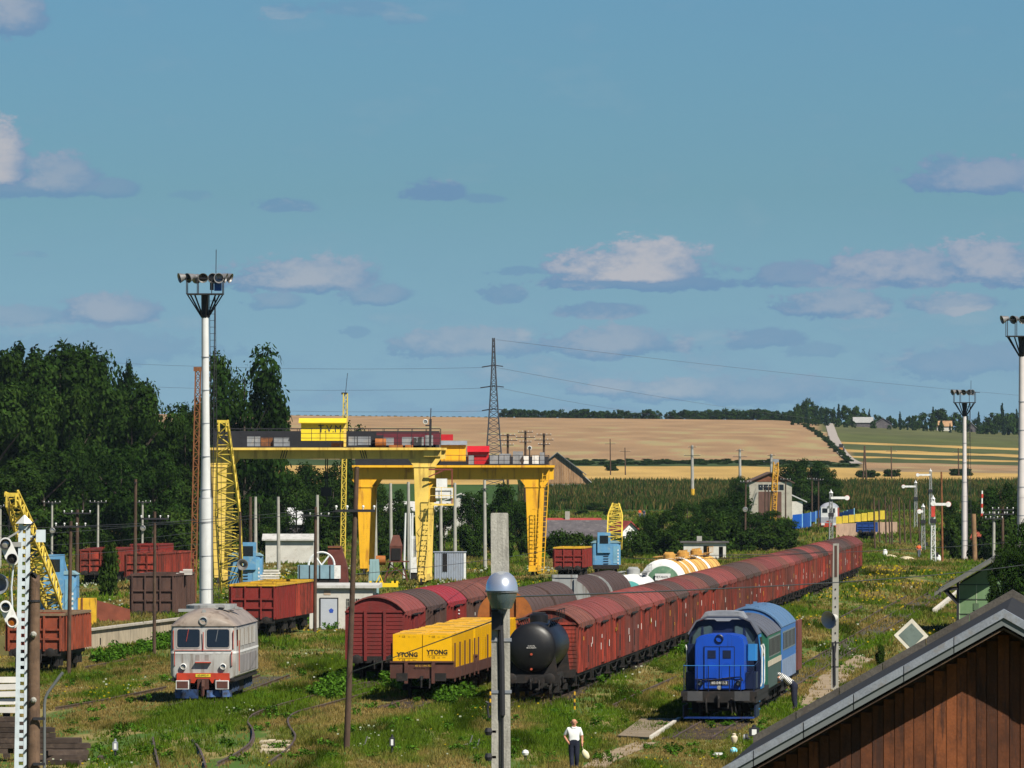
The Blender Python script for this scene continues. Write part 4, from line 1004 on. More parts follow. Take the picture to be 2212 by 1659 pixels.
gondola('open_wagon', 'red open wagon with yellow rim beside the blue rail crane', gpos(1228, 893), rzh(HEAD), M_RED2, z1=2.95, rim=M_YEL, group=OW)
gondola('open_wagon', 'rust-streaked red open wagon with timber rim at the platform wall', gpos(72, 477), rzh(HEAD), mk('rust_red', (0.24, 0.05, 0.022), 0.8, var=0.3, nscale=1.2, streak=1, dirt=(0.1, 0.03, 0.018), dirt_amt=0.8), z1=2.95, rim=mk('weathered_timber', (0.2, 0.13, 0.075), 0.85, var=0.3, nscale=3), group=OW)
for x, Y, w_ in ((179, 849, 0), (222, 849, 0), (310, 812, 0)):
    pass
bd = gondola('dump_wagon', 'small blue dump wagon at the yellow edged loading ramp', gpos(1871, 1360), rzh(HEAD), mk('dump_blue', (0.012, 0.05, 0.22), 0.5, var=0.2), L=9, z0=1.1, z1=2.3)
# ------------------------------------------------------------------ cranes
M_CY1 = mk('crane_pale_yellow', (0.78, 0.55, 0.12), 0.5, var=0.14, nscale=0.7, dirt=(0.4, 0.24, 0.06), dirt_amt=0.75, streak=1)
M_CY2 = mk('crane_orange_yellow', (0.84, 0.44, 0.02), 0.5, var=0.1, nscale=0.7, dirt=(0.4, 0.16, 0.02), dirt_amt=0.75, streak=1)
M_CRANEB = mk('crane_blue', (0.10, 0.27, 0.46), 0.55, var=0.15, dirt=(0.25, 0.36, 0.38), dirt_amt=0.7)
M_LATY = mk('jib_yellow', (0.64, 0.47, 0.06), 0.55, var=0.2, nscale=2, dirt=(0.3, 0.2, 0.05), dirt_amt=0.5)
M_TVM = mk('cabin_yellow', (0.82, 0.62, 0.03), 0.5, var=0.08)
M_RAILB = mk('rail_black', (0.02, 0.02, 0.024), 0.6)
M_GREY = mk('cabinet_grey', (0.22, 0.24, 0.27), 0.6, var=0.2, dirt=(0.34, 0.32, 0.3), dirt_amt=0.6)
M_RUSTM = mk('rusty_metal', (0.20, 0.075, 0.025), 0.8, var=0.35, nscale=2.0, dirt=(0.1, 0.04, 0.02), dirt_amt=0.7)
def lattice(mb_ch, mb_br, p0, p1, w0, w1, n, rc=0.05, rb=0.03, side=None):
    """four-chord lattice boom from p0 to p1; chords into mb_ch (list of builders), bracing into mb_br"""
    p0, p1 = Vector(p0), Vector(p1)
    d = (p1 - p0).normalized()
    u = Vector(side) if side else Vector((1, 0, 0))
    u = (u - d * u.dot(d)).normalized(); v = d.cross(u)
    if isinstance(w0, (int, float)): ws = lambda t: (w0 + (w1 - w0) * t,) * 2
    else: ws = w0
    def c(t, k):
        a, b = ws(t); sx, sy = ((-1, -1), (1, -1), (1, 1), (-1, 1))[k % 4]
        return p0 + (p1 - p0) * t + u * (sx * a / 2) + v * (sy * b / 2)
    for k in range(4):
        for i in range(n): (mb_ch[k] if isinstance(mb_ch, list) else mb_ch).bar(c(i / n, k), c((i + 1) / n, k), rc * 2)
        for i in range(n):
            a, b = (k, k + 1) if i % 2 else (k + 1, k)
            mb_br.bar(c(i / n, a), c((i + 1) / n, b), rb * 2); mb_br.bar(c(i / n, k), c(i / n, k + 1), rb * 2)
def boom(t, name, p0, p1, w0, w1, n, mat, rc=0.05, rb=0.03, side=None):
    ch = [MB() for _ in range(4)]; br = MB()
    lattice(ch, br, p0, p1, w0, w1, n, rc, rb, side)
    for m in ch: m.build(name + '_chord', mat, t)
    tag(br.build(name + '_bracing', mat, t), kind='stuff')
def ladder_part(t, name, p0, p1, w, mat, r=0.03, step=0.4, hoop=False):
    mb = MB(); p0, p1 = Vector(p0), Vector(p1); n = max(2, int((p1 - p0).length / step))
    u = Vector((1, 0, 0))
    for s in (-1, 1): mb.bar(p0 + u * s * w / 2, p1 + u * s * w / 2, r * 2)
    for i in range(n + 1):
        q = p0 + (p1 - p0) * (i / n); mb.bar(q - u * w / 2, q + u * w / 2, r * 1.4)
        if hoop and i % 3 == 0 and i > 5: mb.path([q + u * (-w / 2), q + Vector((-w * 0.7, -0.5, 0)), q + Vector((0, -0.75, 0)), q + Vector((w * 0.7, -0.5, 0)), q + u * (w / 2)], r * 0.7, 4)
    return mb.build(name, mat, t)
def railing(t, x0, x1, y, z, h, mat, step=1.2, mid=2):
    mb = MB()
    for q in range(mid + 1): mb.bar((x0, y, z + h * (q + 1) / (mid + 1)), (x1, y, z + h * (q + 1) / (mid + 1)), 0.05)
    n = int((x1 - x0) / step)
    for i in range(n + 1): mb.bar((x0 + (x1 - x0) * i / n, y, z), (x0 + (x1 - x0) * i / n, y, z + h), 0.05)
    return mb.build('railing', mat, t)
def gantry(label, Y, xl, xr, xa, xb, ytop, ybot, mat, wb=7.0):
    """xl, xr: leg centres; xa, xb: beam ends; ytop, ybot: beam rows (photo pixels at depth Y)"""
    s = FOC / Y
    t = thing('gantry_crane', label, 'gantry crane', (0, Y, 0), 0)
    X = lambda x: (x - CX) / s
    zt = HC - (ytop - HY) / s; zb = HC - (ybot - HY) / s
    for k, yy in enumerate((0.0, wb)):
        ox = yy * HEAD
        g = MB()
        g.box(X(xa) + ox, X(xb) + ox, yy - 0.45, yy + 0.45, zb, zt - 0.22)
        g.box(X(xa) + ox - 0.1, X(xb) + ox + 0.1, yy - (1.35 if k == 0 else 0.75), yy + 0.75, zt - 0.22, zt)
        g.build('girder', mat, t)
        for q, xc in enumerate((xl, xr)):
            m = MB(); x = X(xc) + ox; sg = -1 if q == 0 else 1
            m.loft([[(x - a - 0.0, yy - b, z), (x + a, yy - b, z), (x + a, yy + b, z), (x - a, yy + b, z)] for z, a, b in ((0.75, 0.42, 0.5), (zb - 0.75, 0.72, 0.55), (zb - 0.7, 0.72, 0.55))])
            m.loft([[(x - a, yy - 0.5, z), (x + a, yy - 0.5, z), (x + a, yy + 0.5, z), (x - a, yy + 0.5, z)] for z, a in ((zb - 0.7, 0.74), (zb - 0.001, 1.25))])
            m.box(x - 0.85, x + 0.85, yy - 0.62, yy + 0.62, zb - 0.78, zb - 0.69)
            m.build('leg', mat, t)
    for q, xc in enumerate((xl, xr)):
        x = X(xc)
        m = MB(); m.box(x - 0.35, x + 0.35, -1.2, wb + 1.2, 0.45, 1.05)
        o = m.build('end_carriage', mat, t); o.rotation_euler = (0, 0, -math.atan(HEAD)); o.location = (0, 0, 0)
        for yy in (-0.6, 0.6, wb - 0.6, wb + 0.6):
            part('gwheel', 'travel_wheel', lambda mb: mb.lathe([(0.3, -0.1), (0.35, -0.1), (0.35, 0.1), (0.3, 0.1)], (0, 0, 0.36), 0, 12), M_FRAME, t, loc=(x + yy * HEAD, yy, 0))
    return t, X, zt, zb, s
# near gantry
g1, X1, zt1, zb1, s1 = gantry('pale yellow double girder gantry crane with lettered trolley cabin', 850, 473, 911, 455, 951, 967, 991, M_CY1)
railing(g1, X1(458), X1(951), -1.3, zt1, 1.75, M_RAILB, 1.3, 3); railing(g1, X1(458), X1(951), 7.7, zt1, 1.75, M_RAILB, 1.3, 3)
part('g1deck', 'deck', lambda mb: mb.box(X1(458), X1(950), 0.8, 6.2, zt1 - 0.12, zt1 - 0.04), M_RAILB, g1)
part('g1screen', 'shade_panel', lambda mb: mb.box(X1(458), X1(948), 6.3, 6.5, zt1, zt1 + 1.55), M_RAILB, g1)  # added dark panel, stands in for the shade behind the deck railings
part('g2screen', 'shade_panel', lambda mb: mb.box(X1(763), X1(948), 6.3, 6.5, 0, 0.1), M_RAILB, g1) if 0 else None
def g1b(name, x0, x1, y0, y1, mat, ya=1.2, yb=2.6): part(('g1b', x0, y0), name, lambda mb: mb.box(X1(x0), X1(x1), ya, yb, HC - (y1 - HY) / s1, HC - (y0 - HY) / s1), mat, g1)
g1b('trolley_cabin', 650, 742, 914, 952, M_TVM, 0.6, 3.4)
part('g1croof', 'cabin_roof', lambda mb: mb.prism([(0.2, HC - (912 - HY) / s1), (2.0, HC - (903 - HY) / s1), (3.9, HC - (912 - HY) / s1), (3.9, HC - (914 - HY) / s1), (0.2, HC - (914 - HY) / s1)], 0, X1(645), X1(748)), M_TVM, g1)
part('g1cside', 'cabin_end_post', lambda mb: mb.box(X1(742), X1(747), 0.7, 3.3, HC - (965 - HY) / s1, HC - (914 - HY) / s1), M_CY1, g1)
lettering('T.V.M.', 0.95, mk('sign_black', (0.03, 0.04, 0.05), 0.6), g1, (X1(715), 0.585, HC - (927 - HY) / s1), sx=0.95)
part('g1seam', 'cabin_seam', lambda mb: mb.box(X1(691), X1(692), 0.57, 0.6, HC - (950 - HY) / s1, HC - (915 - HY) / s1), M_RAILB, g1)
for x0, x1, y0, y1, m in ((533, 561, 943, 964, M_GREY), (562, 588, 945, 964, M_RUSTM), (591, 625, 945, 964, M_GREY), (715, 742, 955, 965, M_RUSTM), (752, 770, 943, 962, M_GREY), (772, 800, 943, 961, M_GREY), (812, 828, 940, 964, M_RAILB), (826, 850, 945, 962, M_GREY), (868, 890, 944, 962, M_GREY), (893, 915, 944, 962, M_GREY), (918, 935, 940, 962, M_GREY), (840, 870, 961, 967, M_ORUST), (875, 892, 961, 967, M_ORUST), (818, 826, 955, 966, M_ORUST)):
    g1b('cabinet', x0, x1, y0, y1, m, 1.0 + 0.2 * ((x0 * 7) % 5), 2.6)
g1b('machine_housing', 812, 950, 934, 960, mk('housing_maroon', (0.13, 0.02, 0.03), 0.6, var=0.15), 3.4, 5.8)
part('g1drum', 'hoist_drum', lambda mb: mb.lathe([(0.4, -0.5), (0.4, 0.5)], (X1(822), 1.2, zt1 + 0.45), 0, 14), M_ORUST, g1)
part('g1box', 'end_box', lambda mb: mb.box(X1(915), X1(953), -0.95, 0.95, HC - (986 - HY) / s1, HC - (967.5 - HY) / s1), M_CY1, g1)
part('g1mark', 'warning_stripe', lambda mb: [mb.prism([(X1(605 + 5 * k), zb1 + 0.02), (X1(607 + 5 * k), zb1 + 0.02), (X1(612 + 5 * k), zt1 - 0.25), (X1(610 + 5 * k), zt1 - 0.25)], 1, -0.462, -0.452) for k in range(3)] + [mb.prism([(X1(777 + 5 * k), zt1 - 0.25), (X1(779 + 5 * k), zt1 - 0.25), (X1(784 + 5 * k), zb1 + 0.02), (X1(782 + 5 * k), zb1 + 0.02)], 1, -0.462, -0.452) for k in range(3)], M_RAILB, g1)
# operator cab, its platform and frame, ladder
def zy(y, s): return HC - (y - HY) / s
part('g1cab', 'operator_cab', lambda mb: mb.box(X1(943), X1(966), -1.2, 0.9, zy(1078, s1), zy(1034, s1)).box(X1(941), X1(978), -1.3, 0.9, zy(1076, s1), zy(1054, s1)), M_WHITE, g1)
part('g1plat', 'cab_platform', lambda mb: mb.box(X1(930), X1(980), -1.6, 1.0, zy(1092, s1), zy(1088, s1)), M_CY1, g1)
for y in (-1.2, 0.8):
    part(('g1cfr', y), 'cab_frame', lambda mb: mb.bar((X1(926), y, zy(1014, s1)), (X1(977), y, zy(1014, s1)), 0.14).bar((X1(976.5), y, zy(1013, s1)), (X1(976.5), y, zy(1090, s1)), 0.1).bar((X1(926), y, zy(1030, s1)), (X1(960), y, zy(1015, s1)), 0.1), mk('red_oxide', (0.2, 0.04, 0.03), 0.7), g1)
railing(g1, X1(928), X1(979), -1.55, zy(1088, s1), 1.5, M_CY1, 1.0, 1)
part('g1tank', 'cable_drum_housing', lambda mb: mb.box(X1(924), X1(942), -0.5, 0.8, zy(1085, s1), zy(1033, s1)), M_CY2, g1)
ladder_part(g1, 'ladder', (X1(913), -0.9, 0.4), (X1(931), -0.9, zy(1088, s1)), 0.6, M_CY1, 0.035, 0.45, True)
part('g1mast', 'lamp_mast', lambda mb: mb.bar((X1(929), 0, zt1), (X1(930), 0, zy(905, s1)), 0.22).bar((X1(930), 0, zy(905, s1)), (X1(931), 0, zy(882, s1)), 0.08).bar((X1(919), 0, zy(919, s1)), (X1(931), 0, zy(919, s1)), 0.12), M_RAILB, g1)
lamp(g1, X1(919), -0.1, zy(911, s1), 0.22, M_WHITE, 'floodlight')
part('g1hook', 'hook_block', lambda mb: mb.tube((X1(702), 3.2, zy(1055, s1)), (X1(702), 3.2, zb1), 0.05).tube((X1(706), 3.2, zy(1055, s1)), (X1(706), 3.2, zb1), 0.05).cbox((X1(703), 3.2, zy(1062, s1)), (1.0, 0.5, 0.8)).path([(X1(703), 3.2, zy(1070, s1)), (X1(706), 3.2, zy(1085, s1)), (X1(702), 3.2, zy(1095, s1)), (X1(698), 3.2, zy(1088, s1))], 0.12), M_RAILB, g1)
# far gantry
g2, X2, zt2, zb2, s2 = gantry('orange yellow gantry crane with grey deck cabinets behind the lettered one', 929, 787, 1151, 763, 1187, 1005, 1036, M_CY2)
railing(g2, X2(765), X2(1186), -1.3, zt2, 1.0, M_RAILB, 1.4, 1); railing(g2, X2(765), X2(1186), 7.7, zt2, 1.0, M_RAILB, 1.4, 1)
part('g2deck', 'deck', lambda mb: mb.box(X2(765), X2(1185), 0.8, 6.2, zt2 - 0.12, zt2 - 0.04), M_RAILB, g2)
part('g2screen', 'shade_panel', lambda mb: mb.box(X2(765), X2(1185), 6.3, 6.5, zt2, zt2 + 0.9), M_RAILB, g2)  # black sheet added here too, as the shaded band behind the rails
def g2b(name, x0, x1, y0, y1, mat, ya=1.2, yb=2.6): part(('g2b', x0, y0), name, lambda mb: mb.box(X2(x0), X2(x1), ya, yb, zy(y1, s2), zy(y0, s2)), mat, g2)
g2b('trolley_cabin', 952, 1006, 961, 996, M_CY2, 0.6, 3.2)
part('g2croof', 'cabin_roof', lambda mb: mb.prism([(0.3, zy(961, s2)), (1.9, zy(952, s2)), (3.5, zy(961, s2))], 0, X2(949), X2(1009)), M_GREY, g2)
M_BRED = mk('housing_bright_red', (0.5, 0.015, 0.02), 0.5, var=0.1)
g2b('machine_housing', 1010, 1056, 976, 1003, M_BRED, 2.0, 4.2)
part('g2rroof', 'housing_roof', lambda mb: mb.prism([(1.6, zy(976, s2)), (3.1, zy(963, s2)), (4.5, zy(976, s2))], 0, X2(1009), X2(1057)), M_BRED, g2)
g2b('machine_box', 952, 978, 938, 951, M_BRED, 3.6, 5.2)
for x0, x1, y0, y1, m in ((1058, 1076, 983, 1002, M_GREY), (1078, 1104, 980, 1002, M_GREY), (1108, 1130, 975, 1002, M_GREY), (1131, 1142, 985, 1002, M_WHITE), (1150, 1164, 984, 1002, M_WHITE), (1166, 1176, 977, 1002, M_GREY), (1012, 1024, 984, 1003, M_GREY)):
    g2b('cabinet', x0, x1, y0, y1, m, 0.9 + 0.2 * ((x0 * 3) % 4), 2.4)
ladder_part(g2, 'ladder', (X2(1168), -0.9, 0.3), (X2(1180), -0.9, zt2), 0.62, M_CY2, 0.04, 0.5)
ladder_part(g2, 'caged_ladder', (X2(1157), -1.0, 0.5), (X2(1158), -1.0, zy(1100, s2)), 0.55, M_CY2, 0.03, 0.4, True)
for x in (883, 1047): part('g2bell', 'bumper', lambda mb: mb.lathe([(0.22, -0.2), (0.1, 0.1), (0.08, 0.3)], (0, -0.6, 0), 2, 10), M_CY2, g2, loc=(X2(x), 0, zy(1016, s2)))
lamp(g2, X2(1144), 0.1, zy(968, s2), 0.22, M_WHITE, 'floodlight')
part('g2lm', 'lamp_mast', lambda mb: mb.bar((X2(1144), 0, zt2), (X2(1144), 0, zy(966, s2)), 0.12), M_RAILB, g2)
# yellow lattice mast with whip antenna
p, h = ph(743, 1240, 850, 905)
ym = thing('lattice_mast', 'slim yellow lattice mast with whip antenna beside the gantry cranes', 'mast', p)
boom(ym, 'mast', (-0.15, 0, 0), (0.15, 0, h), 0.45, 0.4, 30, M_LATY, 0.045, 0.03)
part('ymant', 'antenna', lambda mb: mb.tube((0.15, 0, h), (0.35, 0, h + 2.0), 0.025).box(-0.25, 0.35, -0.2, 0.2, h - 0.1, h + 0.1), M_RAILB, ym)
# rail cranes
def rail_crane(label, x, Y, w, cabx, zcab, body_h, jib, z0=1.1, group='blue rail cranes'):
    s = FOC / Y
    t = thing('rail_crane', label, 'crane', ((x - CX) / s, Y, 0), 0, group)
    part(('rcb', Y), 'machine_house', lambda mb: mb.rbox(-w / 2, w / 2, 0, 4.2, z0, z0 + body_h, 0.35), M_CRANEB, t)
    part(('rcr', Y), 'house_roof', lambda mb: mb.prism([(-w / 2 - 0.05, z0 + body_h), (w / 2 + 0.05, z0 + body_h), (w / 2 - 0.3, z0 + body_h + 0.22), (-w / 2 + 0.3, z0 + body_h + 0.22)], 1, -0.05, 4.2), mk('crane_pale', (0.2, 0.32, 0.36), 0.6), t)
    c = part(('rcc', Y), 'cab', lambda mb: mb.box(cabx - 0.65, cabx + 0.65, -0.2, 1.6, z0 + body_h * 0.55, zcab), M_CRANEB, t)
    part(('rcw', Y), 'cab_window', lambda mb: mb.box(cabx - 0.42, cabx + 0.42, -0.23, -0.2, zcab - 1.1, zcab - 0.3), M_GLASS, c)
    part(('rcl', Y), 'ladder', lambda mb: [mb.box(-0.25, 0.25, -0.06, -0.01, z0 + 0.1 + 0.25 * q, z0 + 0.15 + 0.25 * q) for q in range(6)], M_RAILB, t)
    part(('rcd', Y), 'door', lambda mb: mb.box(w / 2 - 0.75, w / 2 - 0.2, -0.03, 0.0, z0 + 0.15, z0 + body_h - 0.3), mk('crane_door', (0.15, 0.33, 0.45), 0.6), t)
    part(('rch', Y), 'hazard_stripe', lambda mb: [mb.box(w / 2 - 0.32, w / 2 - 0.2, -0.05, -0.03, z0 + 0.1 + q * 0.32, z0 + 0.26 + q * 0.32) for q in range(5)], M_WHITE, t)
    part(('rcu', Y), 'undercarriage', lambda mb: mb.box(-1.3, 1.3, -1.0, 5.5, 0.7, z0 - 0.02).lathe([(0.9, z0 - 0.2), (0.9, z0)], (0, 2, 0), 2, 16), M_FRAME, t)
    for y in (0.4, 4.2): part('bogie', 'bogie', f_bogie, M_FRAME, t, loc=(0, y, 0))
    if jib:
        (jx, jz), (tx, tz), dy, ws, n = jib
        p0 = Vector((jx, 0.2, jz)); p1 = Vector((tx, dy, tz))
        boom(t, 'jib', p0, p1, ws, None, n, M_LATY, 0.06, 0.035)
        part(('rct', Y), 'jib_head', lambda mb: mb.cbox((tx, dy, tz + 0.1), (0.9, 0.5, 0.25)).cbox((tx - 0.3, dy - 0.05, tz - 0.3), (0.12, 0.5, 0.8)).cbox((tx + 0.3, dy - 0.05, tz - 0.3), (0.12, 0.5, 0.8)), M_LATY, t)
        part(('rcp', Y), 'hoist_rope', lambda mb: mb.tube((tx, dy, tz), (cabx * 0.3, 2.2, z0 + body_h + 0.9), 0.025).tube((tx - 0.15, dy - 0.2, tz), (tx - 0.1, dy - 0.2, 2.0), 0.02), M_RAILB, t)
        part(('rcg', Y), 'gantry_frame', lambda mb: [mb.bar((sx * 0.5, 2.2, z0 + body_h), (sx * 0.25, 2.2, z0 + body_h + 1.0), 0.1) for sx in (-1, 1)], M_CRANEB, t)
    return t
wj = lambda a, m, b: (lambda t: ((a + (m - a) * min(1, t / 0.2)) if t < 0.2 else (m + (b - m) * max(0, (t - 0.5) / 0.5) if t > 0.5 else m),) * 2)
rail_crane('blue rail crane with leaning yellow lattice jib behind the open wagon', 126, 600, 2.35, -0.3, 5.1, 2.7, ((-0.15, 1.6), (-2.55, 8.9), -9.0, wj(0.9, 1.15, 0.8), 16))
rail_crane('pale blue rail crane with tall yellow jib beside the floodlight mast', 529, 755, 2.8, 0.25, 4.7, 2.5, ((-1.05, 1.0), (-1.55, 14.4), -8.0, wj(1.7, 1.9, 0.8), 18))
rail_crane('blue rail crane with short yellow jib next to the open wagon and tank wagons', 1309, 930, 2.95, -0.2, 4.35, 2.2, ((0.85, 3.3), (1.05, 7.0), 6.0, lambda t: (1.45 - 0.85 * max(0, t - 0.6) / 0.4,) * 2, 9))
# ------------------------------------------------------------------ floodlight masts
M_MASTW = mk('mast_white', (0.62, 0.63, 0.62), 0.5, var=0.06, dirt=(0.45, 0.43, 0.4), dirt_amt=0.4, streak=1)
def flood_mast(label, x, Y, yj, yp, yl, r0, r1, lamps, ant=None, mat=M_MASTW, xt=None, boxes=False):
    s = FOC / Y
    t = thing('floodlight_mast', label, 'floodlight mast', gp(x, Y), 0, 'floodlight masts')
    zj, zp, zl = (zy(v, s) - t.location.z for v in (yj, yp, yl))
    dx = ((xt or x) - x) / s
    def f(mb):
        mb.lathe([(r0, 0), (r0, zj)], (0, 0, 0), 2, 20); mb.lathe([(r0 + 0.02, zj - 0.03), (r0 + 0.02, zj)], (0, 0, 0), 2, 20)
    part(('fm0', Y), 'lower_tube', f, mat, t, True)
    part(('fm1', Y), 'upper_tube', lambda mb: mb.loft([[(dx * k + r * math.cos(a), r * math.sin(a), z) for a in [2 * math.pi * q / 18 for q in range(18)]] for r, z, k in ((r1 + 0.1, zj, 0), (r1, zj + 4, 0.3), (r1 * 0.86, zp - 1.5, 1))]), mat, t, True)
    part(('fm2', Y), 'collar', lambda mb: mb.lathe([(r1 * 0.9, zp - 1.6), (r1 * 0.95, zp)], (dx, 0, 0), 2, 16), M_RAILB, t)
    n = int((zp - 1) / 2.3)
    for i in range(1, n): part(('fmr', Y, i), 'weld_ring', lambda mb: mb.lathe([(max(r1 * (1.0 if i * 2.3 > zj else 0), r0 if i * 2.3 < zj else 0) + 0.02 + (0.1 * (1 - (i * 2.3 - zj) / 6) if zj < i * 2.3 < zj + 5 else 0), i * 2.3), (max(r1 if i * 2.3 > zj else 0, r0 if i * 2.3 < zj else 0) + 0.02 + (0.1 * (1 - (i * 2.3 - zj) / 6) if zj < i * 2.3 < zj + 5 else 0), i * 2.3 + 0.05)], (dx * i / n, 0, 0), 2, 20), M_GREY, t)
    W = 1.25
    def f_pl(mb):
        mb.box(dx - W, dx + W, -W, W, zp - 0.03, zp + 0.06)
        for a in range(8):
            q = a * math.pi / 4 + 0.2; mb.bar((dx + W * math.cos(q), W * math.sin(q), zp), (dx + r1 * 0.8 * math.cos(q), r1 * 0.8 * math.sin(q), zp - 1.6), 0.08)
    part(('fm3', Y), 'platform', f_pl, M_RAILB, t)
    def f_rl(mb):
        for a, b in ((-W, -W), (-W, W), (W, -W), (W, W), (-W * 0.4, -W), (W * 0.4, -W), (-W * 0.4, W)): mb.bar((dx + a, b, zp), (dx + a, b, zl), 0.06)
        for z in (zl - 0.05,):
            for a, b in (((-W - 0.5, -W), (W + 0.5, -W)), ((-W, W), (W, W)), ((-W, -W), (-W, W)), ((W, -W), (W, W))): mb.bar((dx + a[0], a[1], z), (dx + b[0], b[1], z), 0.06)
    part(('fm4', Y), 'lamp_frame', f_rl, M_RAILB, t)
    for i, (lx, ly, ang, tilt) in enumerate(lamps):
        o = part('floodl', 'floodlight', lambda mb: mb.lathe([(0.12, 0.62), (0.16, 0.55), (0.3, 0.15), (0.36, 0.0), (0.33, 0.0), (0.26, 0.12)], (0, 0, 0), 2, 16, False).lathe([(0.01, 0.64), (0.12, 0.62)], (0, 0, 0), 2, 16), M_STEEL, t, True, loc=(dx + lx, ly, zl - 0.05))
        o.rotation_euler = (R(-tilt - 24), 0, R(ang))
        part('floodg', 'lens', lambda mb: mb.lathe([(0.01, 0.12), (0.28, 0.1), (0.26, 0.16)], (0, 0, 0), 2, 16), M_GLASS, o)
    if boxes:
        part(('fmb', Y), 'ballast_box', lambda mb: mb.box(dx + 0.65, dx + 1.15, -0.4, 0.2, zp + 0.25, zp + 1.35), mk('box_blue', (0.03, 0.13, 0.42), 0.5), t)
        part(('fmb2', Y), 'ballast_box', lambda mb: mb.box(dx + 0.35, dx + 0.6, -0.45, 0.1, zp + 0.3, zp + 1.3), M_NAVY, t)
    ladder_part(t, 'ladder', (r0 + 0.25, -0.1, 1.0), (dx + r1 + 0.22, -0.1, zp), 0.4, M_RAILB, 0.022, 0.45)
    part(('fmc', Y), 'cable', lambda mb: mb.path([(r0 + 0.02, -0.35, 0.5), (r0 + 0.02, -0.35, zj), (dx + r1 + 0.4, -0.1, zp)], 0.04), M_RAILB, t)
    if ant:
        part(('fma', Y), 'antenna', lambda mb: mb.tube((dx + 0.75, 0, zl), (dx + 0.77, 0, zy(ant, s) - t.location.z), 0.025), M_RAILB, t)
    return t
LM = [(-1.75, -1.2, -70, 52), (-1.15, -1.25, -50, 50), (-0.1, -1.3, 0, 48), (0.55, -1.0, 20, 60), (1.0, -1.35, 15, 68), (1.5, -0.9, 80, 50), (1.8, -0.3, 70, 45), (-0.6, 0.9, 170, 50), (0.5, 1.1, 200, 50)]
flood_mast('tall white floodlight mast with many lamps behind the silver locomotive', 445, 642, 1075, 636, 600, 0.46, 0.285, LM, 539, xt=443, boxes=True)
flood_mast('slim white floodlight mast at the far side of the tracks near the semaphores', 2083.5, 1094, 1071, 870, 847, 0.35, 0.25, [(-1.5, -1.2, -60, 50), (-0.9, -1.2, -60, 52), (-0.2, -1.2, -20, 50), (0.5, -1.2, 30, 60), (0.9, -1.0, 30, 70)], 822, mk('mast_pinkish', (0.58, 0.54, 0.52), 0.6, var=0.08))
flood_mast('white floodlight mast rising behind the dark tree and the green building', 2208, 749, 1074, 727, 690, 0.4, 0.3, [(-1.7, -1.2, -70, 50), (-0.8, -1.2, -40, 52), (0.0, -1.2, 0, 50), (0.8, -1.2, 20, 55), (1.5, -1.2, 60, 50)], 664, mk('mast_pinkish', (0.58, 0.54, 0.52), 0.6), boxes=False)
p, h = ph(421, 1255, 800, 735)
rt = thing('lattice_mast', 'rusty slender lattice mast leaning beside the white floodlight mast', 'mast', p)
boom(rt, 'mast', (-0.15, 0, 0), (0.25, 0, h), 0.42, 0.4, 34, M_RUSTM, 0.05, 0.03)
part('rtcap', 'mast_head', lambda mb: mb.cbox((0.25, 0, h + 0.1), (0.7, 0.5, 0.35)), M_RUSTM, rt)
# ------------------------------------------------------------------ poles, signals, wires
M_WOOD = mk('pole_wood', (0.07, 0.042, 0.028), 0.9, var=0.35, nscale=2, streak=1, dirt=(0.13, 0.085, 0.05), dirt_amt=0.6)
M_WOODL = mk('pole_wood_light', (0.24, 0.14, 0.07), 0.9, var=0.3, nscale=2, streak=1, dirt=(0.12, 0.075, 0.05), dirt_amt=0.5)
M_CONC = mk('pole_concrete', (0.34, 0.33, 0.29), 0.9, var=0.15, nscale=1.5, streak=1, dirt=(0.2, 0.19, 0.16), dirt_amt=0.5)
M_PORC = mk('porcelain', (0.75, 0.75, 0.72), 0.2, var=0.0)
M_WIRE = mk('wire', (0.05, 0.05, 0.05), 0.6, var=0.0)
def pole(label, x0, y0, x1, y1, r, mat, arms=(), group=None, Y=None, name='utility_pole', r1=None, twin=False):
    """foot pixel, top pixel; arms: (fraction of height, half width m, insulators per side)"""
    p, h = ph(x0, y0, y1, Y)
    s = FOC / p.y
    dx = (x1 - x0) / s
    t = thing(name, label, 'pole', p, 0, group)
    MB().tube((0, 0, -0.3), (dx, 0, h), r, r1 or r * 0.72, 10).build('shaft', mat, t, True)
    if twin: MB().tube((0.9, 0, -0.3), (dx + 0.1, 0, h), r, r * 0.8, 8).build('shaft', mat, t, True)
    for (k, hw, n) in arms:
        z = h * k; cx = dx * k
        a = MB(); a.cbox((cx, -r - 0.05, z), (2 * hw, 0.1, 0.1)); a = a.build('cross_arm', M_RAILB, t)
        for i in range(n):
            for sg in (-1, 1):
                part('insul', 'insulator', lambda mb: mb.lathe([(0.02, -0.02), (0.02, 0.05), (0.045, 0.06), (0.05, 0.11), (0.03, 0.14)], (0, 0, 0), 2, 8), M_PORC, t, loc=(cx + sg * hw * (0.95 - 0.55 * i), -r - 0.05, z + 0.06))
    return t, dx, h
pole('tall dark wooden pole leaning beside the dark red boxcar', 748, 1622, 771, 1008, 0.125, M_WOOD, ((0.845, 0.75, 2),), name='wooden_pole')
pole('dark wooden pole in front of the white brick hut', 680, 1365, 682, 1095, 0.13, M_WOOD, ((0.93, 0.9, 2),), name='wooden_pole')
pole('slim dark wooden pole at the loading platform wall', 333, 1418, 334.5, 1105, 0.11, M_WOOD, ((0.95, 0.8, 2),), name='wooden_pole')
pole('brown wooden pole between the red open wagons', 291, 1300, 293, 1035, 0.17, M_WOOD, ((0.97, 0.1, 0),), name='wooden_pole')
pole('brown wooden pole with crossarm standing in grass by the platform end', 148, 1457, 153, 1126, 0.125, M_WOOD, ((0.965, 0.8, 2),), name='wooden_pole')
